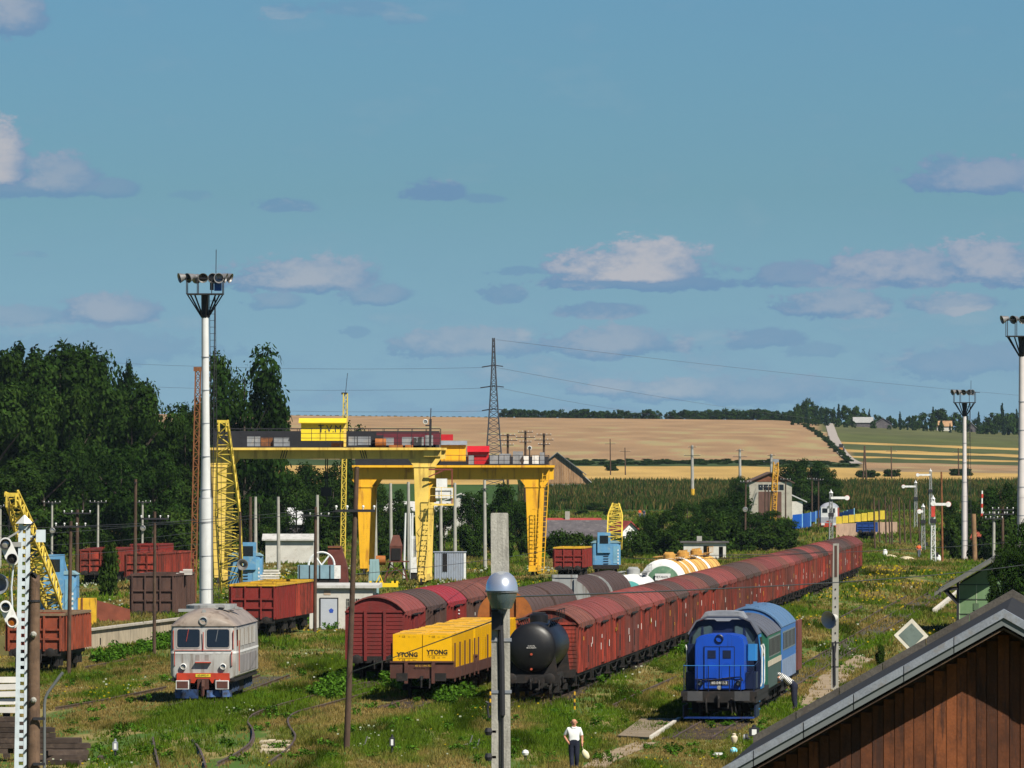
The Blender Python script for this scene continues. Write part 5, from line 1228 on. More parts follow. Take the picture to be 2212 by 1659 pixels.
pole('dark wooden pole with four insulators behind the blue rail crane', 166, 1360, 167, 1101, 0.16, M_WOOD, ((0.97, 0.9, 2),), name='wooden_pole')
t, dx, h = pole('dark wooden pole carrying a grey loudspeaker beside the tall crane jib', 518, 1346, 519, 1105, 0.1, M_WOOD, name='wooden_pole')
part('horn0', 'loudspeaker', lambda mb: mb.lathe([(0.08, 0.5), (0.14, 0.3), (0.26, 0.05), (0.4, -0.1), (0.36, -0.1), (0.1, 0.3)], (0, 0, 0), 1, 16, False), M_STEEL, t, True, loc=(0.2, -0.35, 4.05))
FP = 'utility poles along the forest edge'
for x, yt, d in ((0, 1092, 0), (111.6, 1084, 1), (211, 1083, 0), (307, 1083, 1)):
    t, dx, h = pole('slim grey concrete utility pole with insulators along the forest edge', x, 1228, x + 1, yt, 0.15, M_CONC, ((0.985, 0.9, 2),), FP)
    if d: lamp(t, 0.1, -0.3, h * (0.57 if x < 200 else 0.6), 0.3, M_STEEL, 'lamp')
for x, yt, yb in ((541, 1073, 1245), (552, 1073, 1235), (602, 1073, 1232), (685, 1069, 1240), (811.6, 1050, 1235), (845, 1044, 1228), (883, 1041, 1238), (953, 1078, 1232), (983, 1043, 1230), (1048, 1037, 1228)):
    pole('grey concrete pole standing in the row behind the gantry cranes', x, yb, x + rnd.uniform(-1.5, 1.5), yt, 0.22, M_CONC if x not in (541,) else M_WOOD, ((0.9, 0.4, 0),) if x in (1048,) else (), 'concrete poles behind the gantry cranes')
t, dx, h = pole('brown wooden pole with a round lamp at the bushes by the engine shed', 1609.5, 1190, 1611, 1037, 0.15, M_WOOD, ((0.97, 0.7, 2),), name='wooden_pole')
lamp(t, 0.0, -0.3, h * 0.585, 0.33, M_STEEL, 'lamp')
for x, yt, yb in ((1653, 1050, 1150), (1660, 1052, 1152), (1668, 1060, 1148), (1697, 1033, 1145), (1754, 1032, 1140), (1768, 1034, 1138)):
    pole('dark wooden pole in the cluster before the engine shed', x, yb, x, yt, 0.15, M_WOOD, ((0.97, 0.8, 2),) if x != 1660 else (), 'wooden poles before the engine shed', name='wooden_pole')
for x, yt, yb in ((1888.6, 1075, 1188), (1899, 1080, 1172), (1913, 1072, 1174), (1921, 1090, 1176), (1926, 1075, 1180), (1943, 1074, 1178), (1953.6, 1087, 1174), (1966, 1080, 1173), (1985.5, 1117, 1172)):
    pole('short dark wooden pole in the picket of poles past the red train', x + 1.5, yb, x - 1.0, yt, 0.13, M_WOOD, (), 'picket of wooden poles past the red train', name='wooden_pole')
pole('tall thin rusty pole beside the white semaphore', 2036, 1213, 2033.5, 1019, 0.14, M_RUSTM, (), name='wooden_pole')
pole('light brown wooden post near the slim floodlight mast', 2106, 1215, 2103, 1110, 0.3, M_WOODL, (), name='wooden_pole', r1=0.28)
t, dx, h = pole('red and white striped barrier pole standing upright by the hedge', 2119, 1200, 2121.5, 1060, 0.14, M_WHITE, (), name='barrier_pole')
for i in range(6): part(('bstr', i), 'red_stripe', lambda mb: mb.tube((dx * (0.14 + i * 0.15), 0, h * (0.14 + i * 0.15)), (dx * (0.2 + i * 0.15), 0, h * (0.2 + i * 0.15)), 0.15), mk('stripe_red', (0.5, 0.05, 0.03), 0.6), t)
pole('grey pole with crossarm in front of the red roofed house', 2146, 1300, 2147, 1105, 0.16, M_CONC, ((0.97, 0.9, 2), (0.92, 0.7, 2)))
pole('wooden pole with crossarms between the hedge and the red roofed house', 2166, 1290, 2166, 1095, 0.15, M_WOOD, ((0.97, 0.9, 2), (0.92, 0.9, 2)))
FG = 'power poles in the fields'
for x, yt, yb, m in ((1496, 962, 1085, M_CONC), (1599, 970, 1062, M_CONC), (1667, 981, 1075, M_CONC), (1319, 948, 1026, M_WOOD), (1351, 967, 1026, M_WOOD), (1926, 965, 1033, M_WOOD), (2071, 968, 1028, M_WOOD)):
    t, dx, h = pole('%s power pole with crossarm standing in the fields' % ('thick concrete' if m is M_CONC else 'thin wooden'), x, yb, x - 1, yt, 0.42 if m is M_CONC else 0.2, m, ((0.97, 0.9, 1), (0.82, 1.8, 1)) if m is M_CONC else ((0.86, 1.6, 1),), FG, name='power_pole')
    if x == 1496: part('ybase', 'yellow_base', lambda mb: mb.tube((0, -0.01, 0), (0, -0.01, 3), 0.46), M_YEL, t)
pole('twin legged wooden power pole in the golden field', 1865, 1037, 1867, 963, 0.22, M_WOOD, (), FG, twin=True, name='power_pole')
for x, yt in ((1097, 937), (1135, 930), (1175, 936)):
    t, dx, h = pole('dark switchyard pole with frames of insulators rising behind the gantry deck', x, 1180, x, yt, 0.22, M_WOOD, ((0.985, 1.0, 2), (0.94, 1.3, 2), (0.9, 0.8, 2)), 'switchyard poles')
def semaphore(label, x, y0, y1, arm, Y=None, mat=None, sub=False):
    p, h = ph(x, y0, y1, Y)
    t = thing('semaphore_signal', label, 'signal', p, 0, 'semaphore signals')
    boom(t, 'mast', (0, 0, 0), (0, 0, h), 0.5, 0.28, max(8, int(h / 0.55)), mat or M_WHITE, 0.05, 0.03)
    MB().lathe([(0.28, h), (0.1, h + 0.25), (0.01, h + 0.5)], n=4).build('cap', M_WHITE, t)
    a = MB(); sg = 1 if arm > 0 else -1; L = abs(arm)
    a.box(min(0, sg * L), max(0, sg * L), -0.42, -0.36, h - 0.75, h - 0.45); a.lathe([(0.3, -0.43), (0.3, -0.35)], (sg * (L + 0.15), 0, h - 0.6), 1, 16)
    a = a.build('arm', M_WHITE, t)
    MB().lathe([(0.34, -0.34), (0.34, -0.32)], (sg * (L + 0.15), 0, h - 0.6), 1, 16).build('arm_rim', mk('stripe_red', (0.5, 0.05, 0.03), 0.6), a)
    MB().box(-0.35, 0.35, -0.4, -0.2, h * 0.62, h * 0.62 + 0.5).build('lamp_case', M_RAILB, t)
    part('semw', 'counterweight', lambda mb: mb.cbox((0.45, 0, 0.9), (0.35, 0.2, 0.5)), M_RAILB, t)
    return t, h
t, h = semaphore('white lattice semaphore signal with red tipped arm pointing right beside the tracks', 2015.5, 1215, 1078, 1.6)
part('semp', 'red_pennant', lambda mb: mb.prism([(-0.22, h * 0.72), (0.22, h * 0.72), (0.22, h * 0.94), (-0.22, h * 0.94)], 1, -0.46, -0.42), mk('stripe_red', (0.5, 0.05, 0.03), 0.6), t)
part('semd', 'disc', lambda mb: mb.lathe([(0.3, -0.5), (0.3, -0.46)], (0, 0, h * 0.93), 1, 16), M_WHITE, t)
semaphore('grey lattice semaphore with left pointing arm, the lower of two', 1978, 1140, 1043, -1.9, mat=M_GREYP)
semaphore('grey lattice semaphore with left pointing arm, the taller of two', 2010, 1138, 1018, -2.0, mat=M_GREYP)
semaphore('slim pale lattice semaphore before the white and red locomotive', 1795, 1200, 1065, 1.85, mat=M_GREYP)
t, h = semaphore('short grey lattice mast beneath the two grey semaphores', 1994, 1190, 1095, -0.35, mat=M_GREYP)
# ------------------------------------------------------------------ foreground: colour light signal, brown pole, lamp pole, loudspeaker pole
def fore_signal():
    Y = 300.0; s = FOC / Y
    p = gp(44.5, Y); h = zy(1131, s)
    t = thing('railway_signal', 'pale blue white lattice signal mast with two tilted lamp heads and pointed cap', 'signal', p)
    dx = 8.5 / s
    M = mk('signal_paint', (0.55, 0.62, 0.66), 0.6, var=0.1, dirt=(0.35, 0.35, 0.34), dirt_amt=0.4)
    for sg in (-1, 1):
        MB().bar((sg * 0.15, 0, 0), (dx + sg * 0.12, 0, h), 0.12, 0.14).build('mast_channel', M, t)
    n = 34
    for i in range(n):
        k = (i + 0.5) / n
        part('sbat', 'batten', lambda mb: mb.box(-0.16, 0.16, -0.05, 0.05, -0.07, 0.07), M, t, loc=(dx * k, 0, h * k))
        if i % 2: part('srung', 'rung', lambda mb: mb.bar((0.12, -0.1, 0), (0.42, -0.1, 0.28), 0.05), M_RAILB, t, loc=(dx * k, 0, h * k))
    part('scap', 'pointed_cap', lambda mb: mb.lathe([(0.29, 0), (0.02, 0.28)], (dx, 0, h), 2, 4), M_WHITE, t)
    part('sbox', 'relay_box', lambda mb: mb.box(dx + 0.38, dx + 0.68, -0.2, 0.1, h - 0.6, h - 0.2).box(dx + 0.1, dx + 0.38, -0.05, 0.0, h - 0.45, h - 0.38), M, t)
    part('sarm', 'gangway_arm', lambda mb: mb.box(dx - 1.0, dx - 0.1, -0.1, 0.2, h - 0.75, h - 0.6).bar((dx - 0.75, 0, h - 0.6), (dx - 0.1, 0, h - 0.2), 0.2, 0.06), mk('tin_grey', (0.3, 0.3, 0.28), 0.6), t)
    for j, (yy, c1, c2) in enumerate(((1191, M_LAMP, M_INK), (1327, M_GLASS, mk('amber_lens', (0.3, 0.09, 0.01), 0.2)))):
        z = zy(yy, s); x = (20.5 - 44.5) / s
        def f(mb):
            pts = [(0.2 * math.cos(a), 0.28 + 0.2 * math.sin(a)) for a in [math.pi * k / 8 for k in range(9)]] + [(0.2 * math.cos(a), -0.28 + 0.2 * math.sin(a)) for a in [math.pi + math.pi * k / 8 for k in range(9)]]
            mb.prism(pts, 1, -0.03, 0.03)
        b = part('sboard', 'signal_board', f, M_WHITE, t, loc=(x, -0.25, z)); b.rotation_euler = (0, R(-24), 0)
        for zz, c in ((0.26, c1), (-0.26, c2)):
            rim = part('srim', 'lamp_hood', lambda mb: mb.lathe([(0.15, 0.05), (0.17, -0.16), (0.15, -0.16), (0.13, 0.05)], (0, 0, 0), 1, 18, False), M_WHITE if j else M_RAILB, b, True, loc=(0, -0.05, zz))
            part(('slens', j, zz), 'lens', lambda mb: mb.lathe([(0.01, -0.1), (0.13, -0.06), (0.13, 0.0)], (0, 0, 0), 1, 16), c, b, True, loc=(0, -0.05, zz))
    part('sdisc', 'round_lamp', lambda mb: mb.lathe([(0.3, 0.25), (0.3, -0.1), (0.25, -0.1), (0.2, 0.2)], (dx * 0.7 + 0.2, 0.1, zy(1255, s)), 1, 18), M_RAILB, t, True)
    part('sdisc2', 'round_lamp', lambda mb: mb.lathe([(0.34, 0.35), (0.34, -0.2), (0.3, -0.2), (0.2, 0.2)], ((-5 - 44.5) / s, 0.1, zy(1262, s)), 1, 18), M_GREY, t, True)
    part('sclip', 'downpipe', lambda mb: mb.path([((30 - 44.5) / s, -0.1, zy(1215, s)), ((25 - 44.5) / s, -0.1, zy(1270, s)), ((28 - 44.5) / s, -0.1, zy(1330, s))], 0.03), M, t)
fore_signal()
Y = 260.0; s = FOC / Y; p = gp(72, Y)
t = thing('wooden_pole', 'thick weathered brown wooden pole with frayed top beside the lattice signal', 'pole', p)
def f(mb):
    mb.loft([[(dx_ + r * math.cos(a) * (1 + 0.06 * math.sin(3 * a + z)), r * math.sin(a), z + (0.0 if z < 7 else 0.12 * math.sin(2 * a + 0.5))) for a in [2 * math.pi * k / 14 for k in range(14)]] for z, r, dx_ in ((-0.4, 0.2, 0), (3, 0.19, 0), (6, 0.175, 0.01), (zy(1250, s), 0.15, 0.03))])
part('bpole', 'shaft', f, mk('pole_weathered', (0.13, 0.08, 0.05), 0.95, var=0.4, nscale=2.2, streak=1, dirt=(0.05, 0.032, 0.024), dirt_amt=0.8, bump=0.6, bscale=9), t, True)
for yy in (1370, 1512): part('knot', 'knot', lambda mb: mb.lathe([(0.05, 0), (0.09, -0.06), (0.04, -0.12)], (0, 0, 0), 1, 8), M_CONC, t, loc=(0.02, -0.17, zy(yy, s)))
part('strap', 'wire_strap', lambda mb: mb.lathe([(0.185, -0.03), (0.185, 0.03)], (0.02, 0, zy(1298, s)), 2, 14), M_RAILB, t)
cp = thing('conduit_pipe', 'bent grey steel conduit pipe clamped to the thick brown pole', 'pipe', p)
cp_r = 0.045
part('cpipe', 'pipe', lambda mb: mb.path([((96 - 72) / s, -0.05, -0.3), ((96 - 72) / s, -0.05, zy(1522, s)), ((98 - 72) / s, -0.05, zy(1508, s)), ((103 - 72) / s, -0.05, zy(1497, s)), ((136 - 72) / s, -0.05, zy(1452, s))], cp_r, 10), mk('pipe_grey', (0.12, 0.13, 0.13), 0.6), cp, True)
for yy in (1552, 1650): part(('cclamp',), 'clamp', lambda mb: mb.box(0.0, (98 - 72) / s, -0.09, -0.01, -0.04, 0.04), M_RAILB, cp, loc=(0, -0.18, zy(yy, s)))
def lamp_pole():
    Y = 150.0; s = FOC / Y
    p = gp(1085, Y); h = zy(1108, s); dx = (1079 - 1085) / s
    t = thing('street_lamp', 'grey concrete lamp post with chrome hooded glass lantern', 'street lamp', p)
    Mc = mk('post_concrete', (0.36, 0.345, 0.30), 0.95, var=0.2, nscale=2.2, streak=1, dirt=(0.2, 0.19, 0.165), dirt_amt=0.7, bump=0.5, bscale=25, fine=0.12)
    w = 0.15
    # post with a recessed channel on its face
    part('lppost', 'post', lambda mb: mb.loft([[(k - a, -0.12, z), (k - 0.045, -0.12, z), (k - 0.04, -0.06, z), (k + 0.04, -0.06, z), (k + 0.045, -0.12, z), (k + a, -0.12, z), (k + a, 0.12, z), (k - a, 0.12, z)] for z, a, k in ((-0.3, 0.165, 0), (zy(1330, s), 0.15, dx * 0.6), (h - 0.02, 0.142, dx), (h, 0.13, dx))]), Mc, t)
    part('lpfill', 'upper_face', lambda mb: mb.loft([[(k - 0.05, -0.118, z), (k + 0.05, -0.118, z), (k + 0.05, -0.05, z), (k - 0.05, -0.05, z)] for z, k in ((zy(1325, s), dx * 0.62), (h - 0.01, dx))]), Mc, t)
    zc = zy(1262, s)
    xc = (1084 - 1085) / s
    # lantern: chrome hood over a glass bowl, leaning towards the camera
    hood = MB(); bowl = MB(); rim = MB()
    def ring(z, rx, ry, cy, n=24): return [(rx * math.cos(2 * math.pi * k / n), cy + ry * math.sin(2 * math.pi * k / n), z) for k in range(n)]
    hood.loft([ring(z, rx, ry, cy) for z, rx, ry, cy in ((-0.10, 0.262, 0.30, -0.38), (-0.02, 0.256, 0.295, -0.38), (0.06, 0.235, 0.27, -0.375), (0.13, 0.195, 0.225, -0.37), (0.185, 0.13, 0.15, -0.365), (0.21, 0.06, 0.07, -0.36), (0.217, 0.01, 0.012, -0.36))], True)
    bowl.loft([ring(z, rx, ry, cy) for z, rx, ry, cy in ((-0.40, 0.12, 0.12, -0.36), (-0.385, 0.165, 0.17, -0.36), (-0.30, 0.195, 0.215, -0.365), (-0.2, 0.235, 0.26, -0.37), (-0.10, 0.252, 0.29, -0.365))], True)
    rim.loft([ring(z, rx, ry, cy) for z, rx, ry, cy in ((-0.125, 0.268, 0.305, -0.36), (-0.095, 0.27, 0.307, -0.36))], True)
    ch = mk('chrome', (0.72, 0.76, 0.82), 0.26, metal=0.75, var=0.03)
    ho = hood.build('hood', ch, t, True, loc=(xc, 0, zc))
    rim.build('hood_rim', M_GREY, ho, True)
    gl = bpy.data.materials.new('lantern_glass'); gl.use_nodes = True
    b = gl.node_tree.nodes['Principled BSDF']; b.inputs['Base Color'].default_value = (0.10, 0.14, 0.15, 1); b.inputs['Roughness'].default_value = 0.12; b.inputs['Alpha'].default_value = 0.72; b.inputs['Specular IOR Level'].default_value = 0.6
    bowl.build('glass_bowl', gl, t, True, loc=(xc, 0, zc))
    part('lpbulb', 'bulb', lambda mb: mb.lathe([(0.02, -0.3), (0.07, -0.24), (0.08, -0.16), (0.05, -0.06)], (xc, -0.34, zc), 2, 12), M_PORC, t, True)
    part('lpbox', 'fuse_box', lambda mb: mb.box(xc - 0.16, xc - 0.02, -0.26, -0.12, zy(1360, s), zy(1322, s)).box(xc - 0.17, xc - 0.06, -0.25, -0.13, zy(1322, s), zy(1317, s)), M_RAILB, t)
    part('lpcab', 'cable', lambda mb: mb.path([(xc - 0.02, -0.14, zy(1350, s)), (xc + 0.0, -0.14, zy(1420, s)), (xc + 0.01, -0.14, zy(1545, s))], 0.045, 8).path([(xc + 0.01, -0.12, zy(1545, s)), (xc + 0.0, -0.12, 0)], 0.02, 6), M_RAILB, t)
    for yy in (1382, 1494): part('lpband', 'steel_band', lambda mb: mb.box(-0.165, 0.165, -0.135, 0.135, -0.025, 0.025), M_GREY, t, loc=(dx * 0.3, 0, zy(yy, s)))
    part('lpins', 'hook', lambda mb: mb.path([(-0.16, -0.1, zy(1545, s)), (-0.22, -0.1, zy(1550, s)), (-0.24, -0.1, zy(1530, s)), (-0.22, -0.1, zy(1518, s)), (-0.27, -0.1, zy(1516, s))], 0.02), M_RAILB, t)
    for yy in (1580, 1635): part('lpk', 'insulator', lambda mb: mb.lathe([(0.05, -0.06), (0.07, 0), (0.05, 0.06)], (-0.22, -0.1, 0), 2, 10).box(-0.16, -0.1, -0.12, -0.08, -0.02, 0.02), M_RAILB, t, loc=(0, 0, zy(yy, s)))
lamp_pole()
def speaker_pole():
    p, h = ph(1803, 1490, 1174); s = FOC / p.y
    t = thing('loudspeaker_pole', 'holed grey concrete pole carrying a pale horn loudspeaker above the tracks', 'loudspeaker pole', p)
    part('sppost', 'post', lambda mb: mb.loft([[(k - a, -0.13, z), (k + a, -0.13, z), (k + a, 0.13, z), (k - a, 0.13, z)] for z, a, k in ((-0.2, 0.175, 0), (h, 0.14, 0.06))]), M_CONC, t)
    for i in range(9): part('sphole', 'hole', lambda mb: mb.box(-0.03, 0.03, -0.14, -0.13, -0.04, 0.04), M_DARK, t, loc=(0.03, -0.012, h - 2.2 - i * 0.42))
    part('spcut', 'open_channel', lambda mb: mb.box(-0.06, 0.06, -0.15, -0.13, h - 1.6, h - 0.1), mk('rust_dark', (0.08, 0.04, 0.03), 0.9), t, loc=(0.05, 0, 0))
    hn = part('sphorn', 'horn', lambda mb: mb.lathe([(0.12, 0.55), (0.16, 0.45), (0.24, 0.2), (0.34, 0.0), (0.44, -0.12), (0.4, -0.12), (0.2, 0.2), (0.05, 0.4)], (0, 0, 0), 1, 24, False).lathe([(0.01, 0.58), (0.12, 0.55)], (0, 0, 0), 1, 24), mk('horn_paint', (0.5, 0.49, 0.45), 0.6, var=0.1), t, True, loc=(-0.24, -0.4, zy(1338, s)))
    hn.rotation_euler = (R(12), 0, R(-38))
    part('spcab', 'cable', lambda mb: mb.path([(-0.02, -0.17, zy(1395, s)), (0.0, -0.17, zy(1480, s))], 0.06), M_RAILB, t)
    for k in (-0.09, 0.07): part(('spw', k), 'bracket', lambda mb: mb.bar((k, -0.17, zy(1387, s)), (k * 0.3, -0.17, zy(1410, s)), 0.05), M_RAILB, t)
    for yy in (1388, 1440): part('spb', 'steel_band', lambda mb: mb.box(-0.19, 0.19, -0.15, 0.15, -0.02, 0.02), M_RAILB, t, loc=(0.02, 0, zy(yy, s)))
speaker_pole()
# ------------------------------------------------------------------ pylon and overhead wires
p, h = ph(1067, 1050, 730, 2450)
t = thing('electricity_pylon', 'grey steel lattice electricity pylon standing in the fields', 'pylon', p)
boom(t, 'tower', (0, 0, 0), (-0.1, 0, h), (lambda k: (3.6 * (1 - k) ** 1.5 + 1.7 * (1 - k * 0.75),) * 2), None, 26, mk('pylon_steel', (0.07, 0.072, 0.08), 0.6, metal=0.3), 0.13, 0.075)
arms = [((h * 0.815, -3.2), (h * 0.815, 2.4)), ((h * 0.675, -3.6), (h * 0.675, 2.6)), ((h * 0.52, -3.2), (h * 0.52, 2.6))]
for (zl, xl), (zr, xr) in arms:
    MB().bar((0, 0, zl), (xl, -0.2, zl - 0.5), 0.35, 0.3).build('cross_arm', M_RAILB, t); MB().bar((0, 0, zr), (xr, 0.2, zr - 0.3), 0.25, 0.25).build('cross_arm', M_RAILB, t)
def wire(label, pts, r=0.03, group=None, sag=0.0):
    mb = MB()
    for a, b in zip(pts[:-1], pts[1:]):
        a, b = Vector(a), Vector(b); n = 14
        q = [a + (b - a) * (i / n) - Vector((0, 0, 4 * sag * (i / n) * (1 - i / n))) for i in range(n + 1)]
        for u, v in zip(q[:-1], q[1:]): mb.tube(u, v, r, n=4)
    return tag(mb.build('wire', M_WIRE, None), label, 'wire', group)
PW = 'high voltage wires'
for k, (y0, y1) in enumerate(((772, 793), (822, 838), (860, 884))):
    zl = arms[k][0]
    wire('thin high voltage wire strung from the lattice pylon over the forest', [at(-100, y0 - 12, 2600), p + Vector((zl[1], 0, zl[0] - 0.6))], 0.03, PW, 2.0)
for k, (x1, y1, yb) in enumerate(((2300, 862, 735), (1760, 905, 795), (1500, 905, 838))):
    wire('thin high voltage wire running from the lattice pylon to the far ridge', [p + Vector((0.6, 0, (1050 - yb) / 8.16)), at(x1, y1, 4000 if k else 3600)], 0.035, PW, 1.0)
GW = 'telegraph wires over the yard'
def zpt(x, y, Y): return at(x, y, Y)
for a, b, r in (((-40, 1160, 490), (420, 1122, 700), .012), ((-40, 1185, 490), (420, 1150, 700), .012), ((-40, 1210, 490), (520, 1165, 700), .012), ((-30, 1130, 478), (152, 1136, 478), .012), ((151, 1137, 478), (680, 1100, 605), .012), ((151, 1139, 478), (771, 1100, 349), .012), ((680, 1110, 605), (771, 1110, 349), .01), ((771, 1240, 349), (1200, 1185, 700), .012)):
    wire('thin dark telegraph wire strung between the wooden poles', [zpt(*a), zpt(*b)], r, GW, 0.15)
wire('dark overhead cable crossing in front of the yellow pallets', [at(1066, 1341, 150), at(759, 1451, 349)], 0.012, GW, 0.02)
for a, b in (((1075, 1290, 150), (2240, 1216, 430)), ((1500, 1200, 420), (2240, 1166, 600)), ((1340, 1205, 520), (1800, 1190, 446))):
    wire('thin cable crossing the yard to the loudspeaker pole', [zpt(*a), zpt(*b)], 0.014, GW, 0.2)
# ------------------------------------------------------------------ buildings
M_PLAST = mk('white_plaster', (0.55, 0.53, 0.48), 0.9, var=0.1, nscale=1.2, dirt=(0.35, 0.3, 0.24), dirt_amt=0.5, lo=.52, hi=.75)
M_SLAB = mk('roof_slab', (0.5, 0.49, 0.46), 0.9, var=0.15, dirt=(0.25, 0.23, 0.2), dirt_amt=0.6)
M_ROOFR = mk('red_roof_tiles', (0.3, 0.045, 0.035), 0.8, var=0.2, nscale=1.5)
M_ROOFG = mk('slate_roof', (0.09, 0.08, 0.085), 0.8, var=0.25, nscale=1.0, dirt=(0.2, 0.18, 0.17), dirt_amt=0.4)
M_TINR = mk('tin_roof', (0.5, 0.5, 0.5), 0.5, var=0.1)
M_BOARD = mk('barn_boards', (0.34, 0.2, 0.1), 0.9, var=0.25, nscale=0.6, streak=1, dirt=(0.2, 0.11, 0.06), dirt_amt=0.7, rand=0.2)
def hut():
    p = pg(668.5, 1360); s = FOC / p.y
    t = thing('brick_hut', 'small white plastered hut with flat roof and grey door', 'hut', p, -0.03)
    W, D, H = 4.2, 5.0, 2.75
    part('hwall', 'wall', lambda mb: mb.box(0, W, 0, 0.2, 0, H).box(W - 0.2, W, 0.2, D, 0, H).box(0, 0.2, 0.2, D, 0, H).box(0.2, W - 0.2, D - 0.2, D, 0, H), M_PLAST, t)
    part('hroof', 'roof', lambda mb: mb.prism([(-0.25, H), (D + 0.3, H), (D + 0.3, H + 0.3), (-0.25, H + 0.18)], 0, -0.4, W + 0.4), M_SLAB, t)
    d = part('hdoor', 'door', lambda mb: mb.box(0.75, 1.85, -0.05, -0.002, 0.0, 2.05), mk('door_grey', (0.42, 0.45, 0.5), 0.5, var=0.06), t)
    part('hdoorf', 'door_frame', lambda mb: mb.box(0.68, 0.75, -0.06, 0, 0, 2.12).box(1.85, 1.92, -0.06, 0, 0, 2.12).box(0.75, 1.85, -0.06, 0, 2.05, 2.12), M_FRAME, d)
    part('hlogo', 'blue_emblem', lambda mb: mb.lathe([(0.01, -0.065), (0.17, -0.06), (0.17, -0.05)], (1.45, 0, 1.25), 1, 5), mk('emblem_blue', (0.03, 0.08, 0.4), 0.5), d)
    w = part('hwin', 'window', lambda mb: mb.box(2.45, 3.35, -0.03, -0.002, 0.15, 2.05), M_GLASS, t)
    for i in range(7): part('hbar', 'window_bar', lambda mb: mb.box(-0.02, 0.02, -0.07, -0.035, 0.15, 2.05), M_CONC, w, loc=(2.5 + i * 0.135, 0, 0))
    for i in range(6): part('hbar2', 'window_crossbar', lambda mb: mb.box(2.45, 3.35, -0.055, -0.032, -0.015, 0.015), M_CONC, w, loc=(0, 0, 0.35 + i * 0.3))
    part('hpatch', 'plaster_patch', lambda mb: mb.box(0.95, 1.4, -0.02, -0.003, 2.3, 2.6), mk('patch_brown', (0.4, 0.3, 0.22), 0.9), t)
hut()
p = pg(1522, 1208)
t = thing('ruined_hut', 'derelict white hut with flat roof and open doorways', 'hut', p)
part('rhw', 'wall', lambda mb: mb.box(-2.5, -0.15, 0, 0.2, 0, 1.95).box(0.55, 1.7, 0, 0.2, 0, 1.95).box(2.2, 2.55, 0, 0.2, 0, 1.95).box(-0.15, 0.55, 0, 0.2, 1.6, 1.95).box(1.7, 2.2, 0, 0.2, 1.5, 1.95).box(-2.5, 2.55, 3, 3.2, 0, 1.95).box(-2.5, -2.3, 0.2, 3, 0, 1.95).box(2.35, 2.55, 0.2, 3, 0, 1.95), M_PLAST, t)
part('rhr', 'roof', lambda mb: mb.box(-2.9, 2.9, -0.3, 3.4, 1.95, 2.15), M_ROOFG, t); part('rhc', 'chimney', lambda mb: mb.box(-0.9, -0.3, 1, 1.6, 2.15, 2.75), M_CONC, t)
part('rhb', 'brick_patch', lambda mb: mb.box(-0.9, -0.35, -0.02, -0.002, 0.4, 1.1), mk('brick_patch', (0.3, 0.14, 0.09), 0.9), t)
def gable(label, name, x, y, Y, W, D, He, Hr, wall, roof, cat='house', boards=False, rz=0.0, face='gable', chim=False, wins=0, group=None, board_mat=None, over=0.4):
    """a house: W wide, D deep, eaves He, ridge Hr; face 'gable' or 'eave' towards the camera"""
    p = pg(x, y) if Y is None else gp(x, Y)
    t = thing(name, label, cat, p, rz, group)
    if face == 'gable':
        MB().prism([(-W / 2, -0.5), (W / 2, -0.5), (W / 2, He), (0, Hr), (-W / 2, He)], 1, 0, D).build('wall', wall, t)
        sl = (Hr - He) / (W / 2); e = W / 2 + over
        for sg in (-1, 1):
            MB().prism([(0, Hr + 0.02), (sg * e, He - sl * over + 0.02), (sg * e, He - sl * over + 0.2), (0, Hr + 0.22)][::sg], 1, -over, D + over).build('roof_slope', roof, t)
        if boards:
            n = int(W / 0.42)
            for i in range(n):
                xx = -W / 2 + (i + 0.5) * W / n; zt = Hr - abs(xx) * sl - 0.25
                zb = He * 0.32 if board_mat is not None else 0.0
                if zt > zb + 0.2: MB().box(xx - W / n / 2 + 0.02, xx + W / n / 2 - 0.02, -0.06, -0.01, zb, zt).build('board', board_mat or wall, t)
    else:
        MB().prism([(-0.0, -0.5), (D, -0.5), (D, He), (D / 2, Hr), (0, He)], 0, -W / 2, W / 2).build('wall', wall, t)
        sl = (Hr - He) / (D / 2)
        MB().prism([(-over, He - sl * over + 0.02), (D / 2, Hr + 0.02), (D / 2, Hr + 0.2), (-over, He - sl * over + 0.2)], 0, -W / 2 - over, W / 2 + over).build('roof_slope', roof, t)
        MB().prism([(D / 2, Hr + 0.02), (D + over, He - sl * over + 0.02), (D + over, He - sl * over + 0.2), (D / 2, Hr + 0.2)], 0, -W / 2 - over, W / 2 + over).build('roof_slope', roof, t)
    if chim: MB().box(-0.35, 0.35, D * 0.4, D * 0.4 + 0.7, Hr - 1.0, Hr + 1.2).build('chimney', M_CONC, t)
    for i in range(wins):
        xx = -W / 2 + W * (i + 1) / (wins + 1)
        o = MB().box(xx - 0.45, xx + 0.45, -0.04, -0.003, He * 0.35, He * 0.75).build('window', M_GLASS, t)
    return t
barn = gable('wooden gabled barn with vertical boards and white base in the crops', 'barn', 1204, 1058, None, 12.8, 14, 4.4, 9.3, M_PLAST, mk('barn_roof', (0.2, 0.19, 0.18), 0.8, var=0.2), 'barn', True, board_mat=M_BOARD, over=0.9)
part('barnhole', 'opening', lambda mb: mb.box(-0.2, 2.6, -0.08, -0.05, 0.2, 1.2), M_DARK, barn)
part('barnlean', 'lean_to', lambda mb: mb.prism([(6.4, 0), (8.0, 0), (8.0, 2.2), (6.4, 3.6)], 1, 0.5, 10), M_BOARD, barn)
part('barnlr', 'lean_to_roof', lambda mb: mb.prism([(6.3, 3.8), (8.6, 1.75), (8.6, 1.95), (6.3, 4.0)], 1, -0.2, 10.5), M_SLAB, barn)
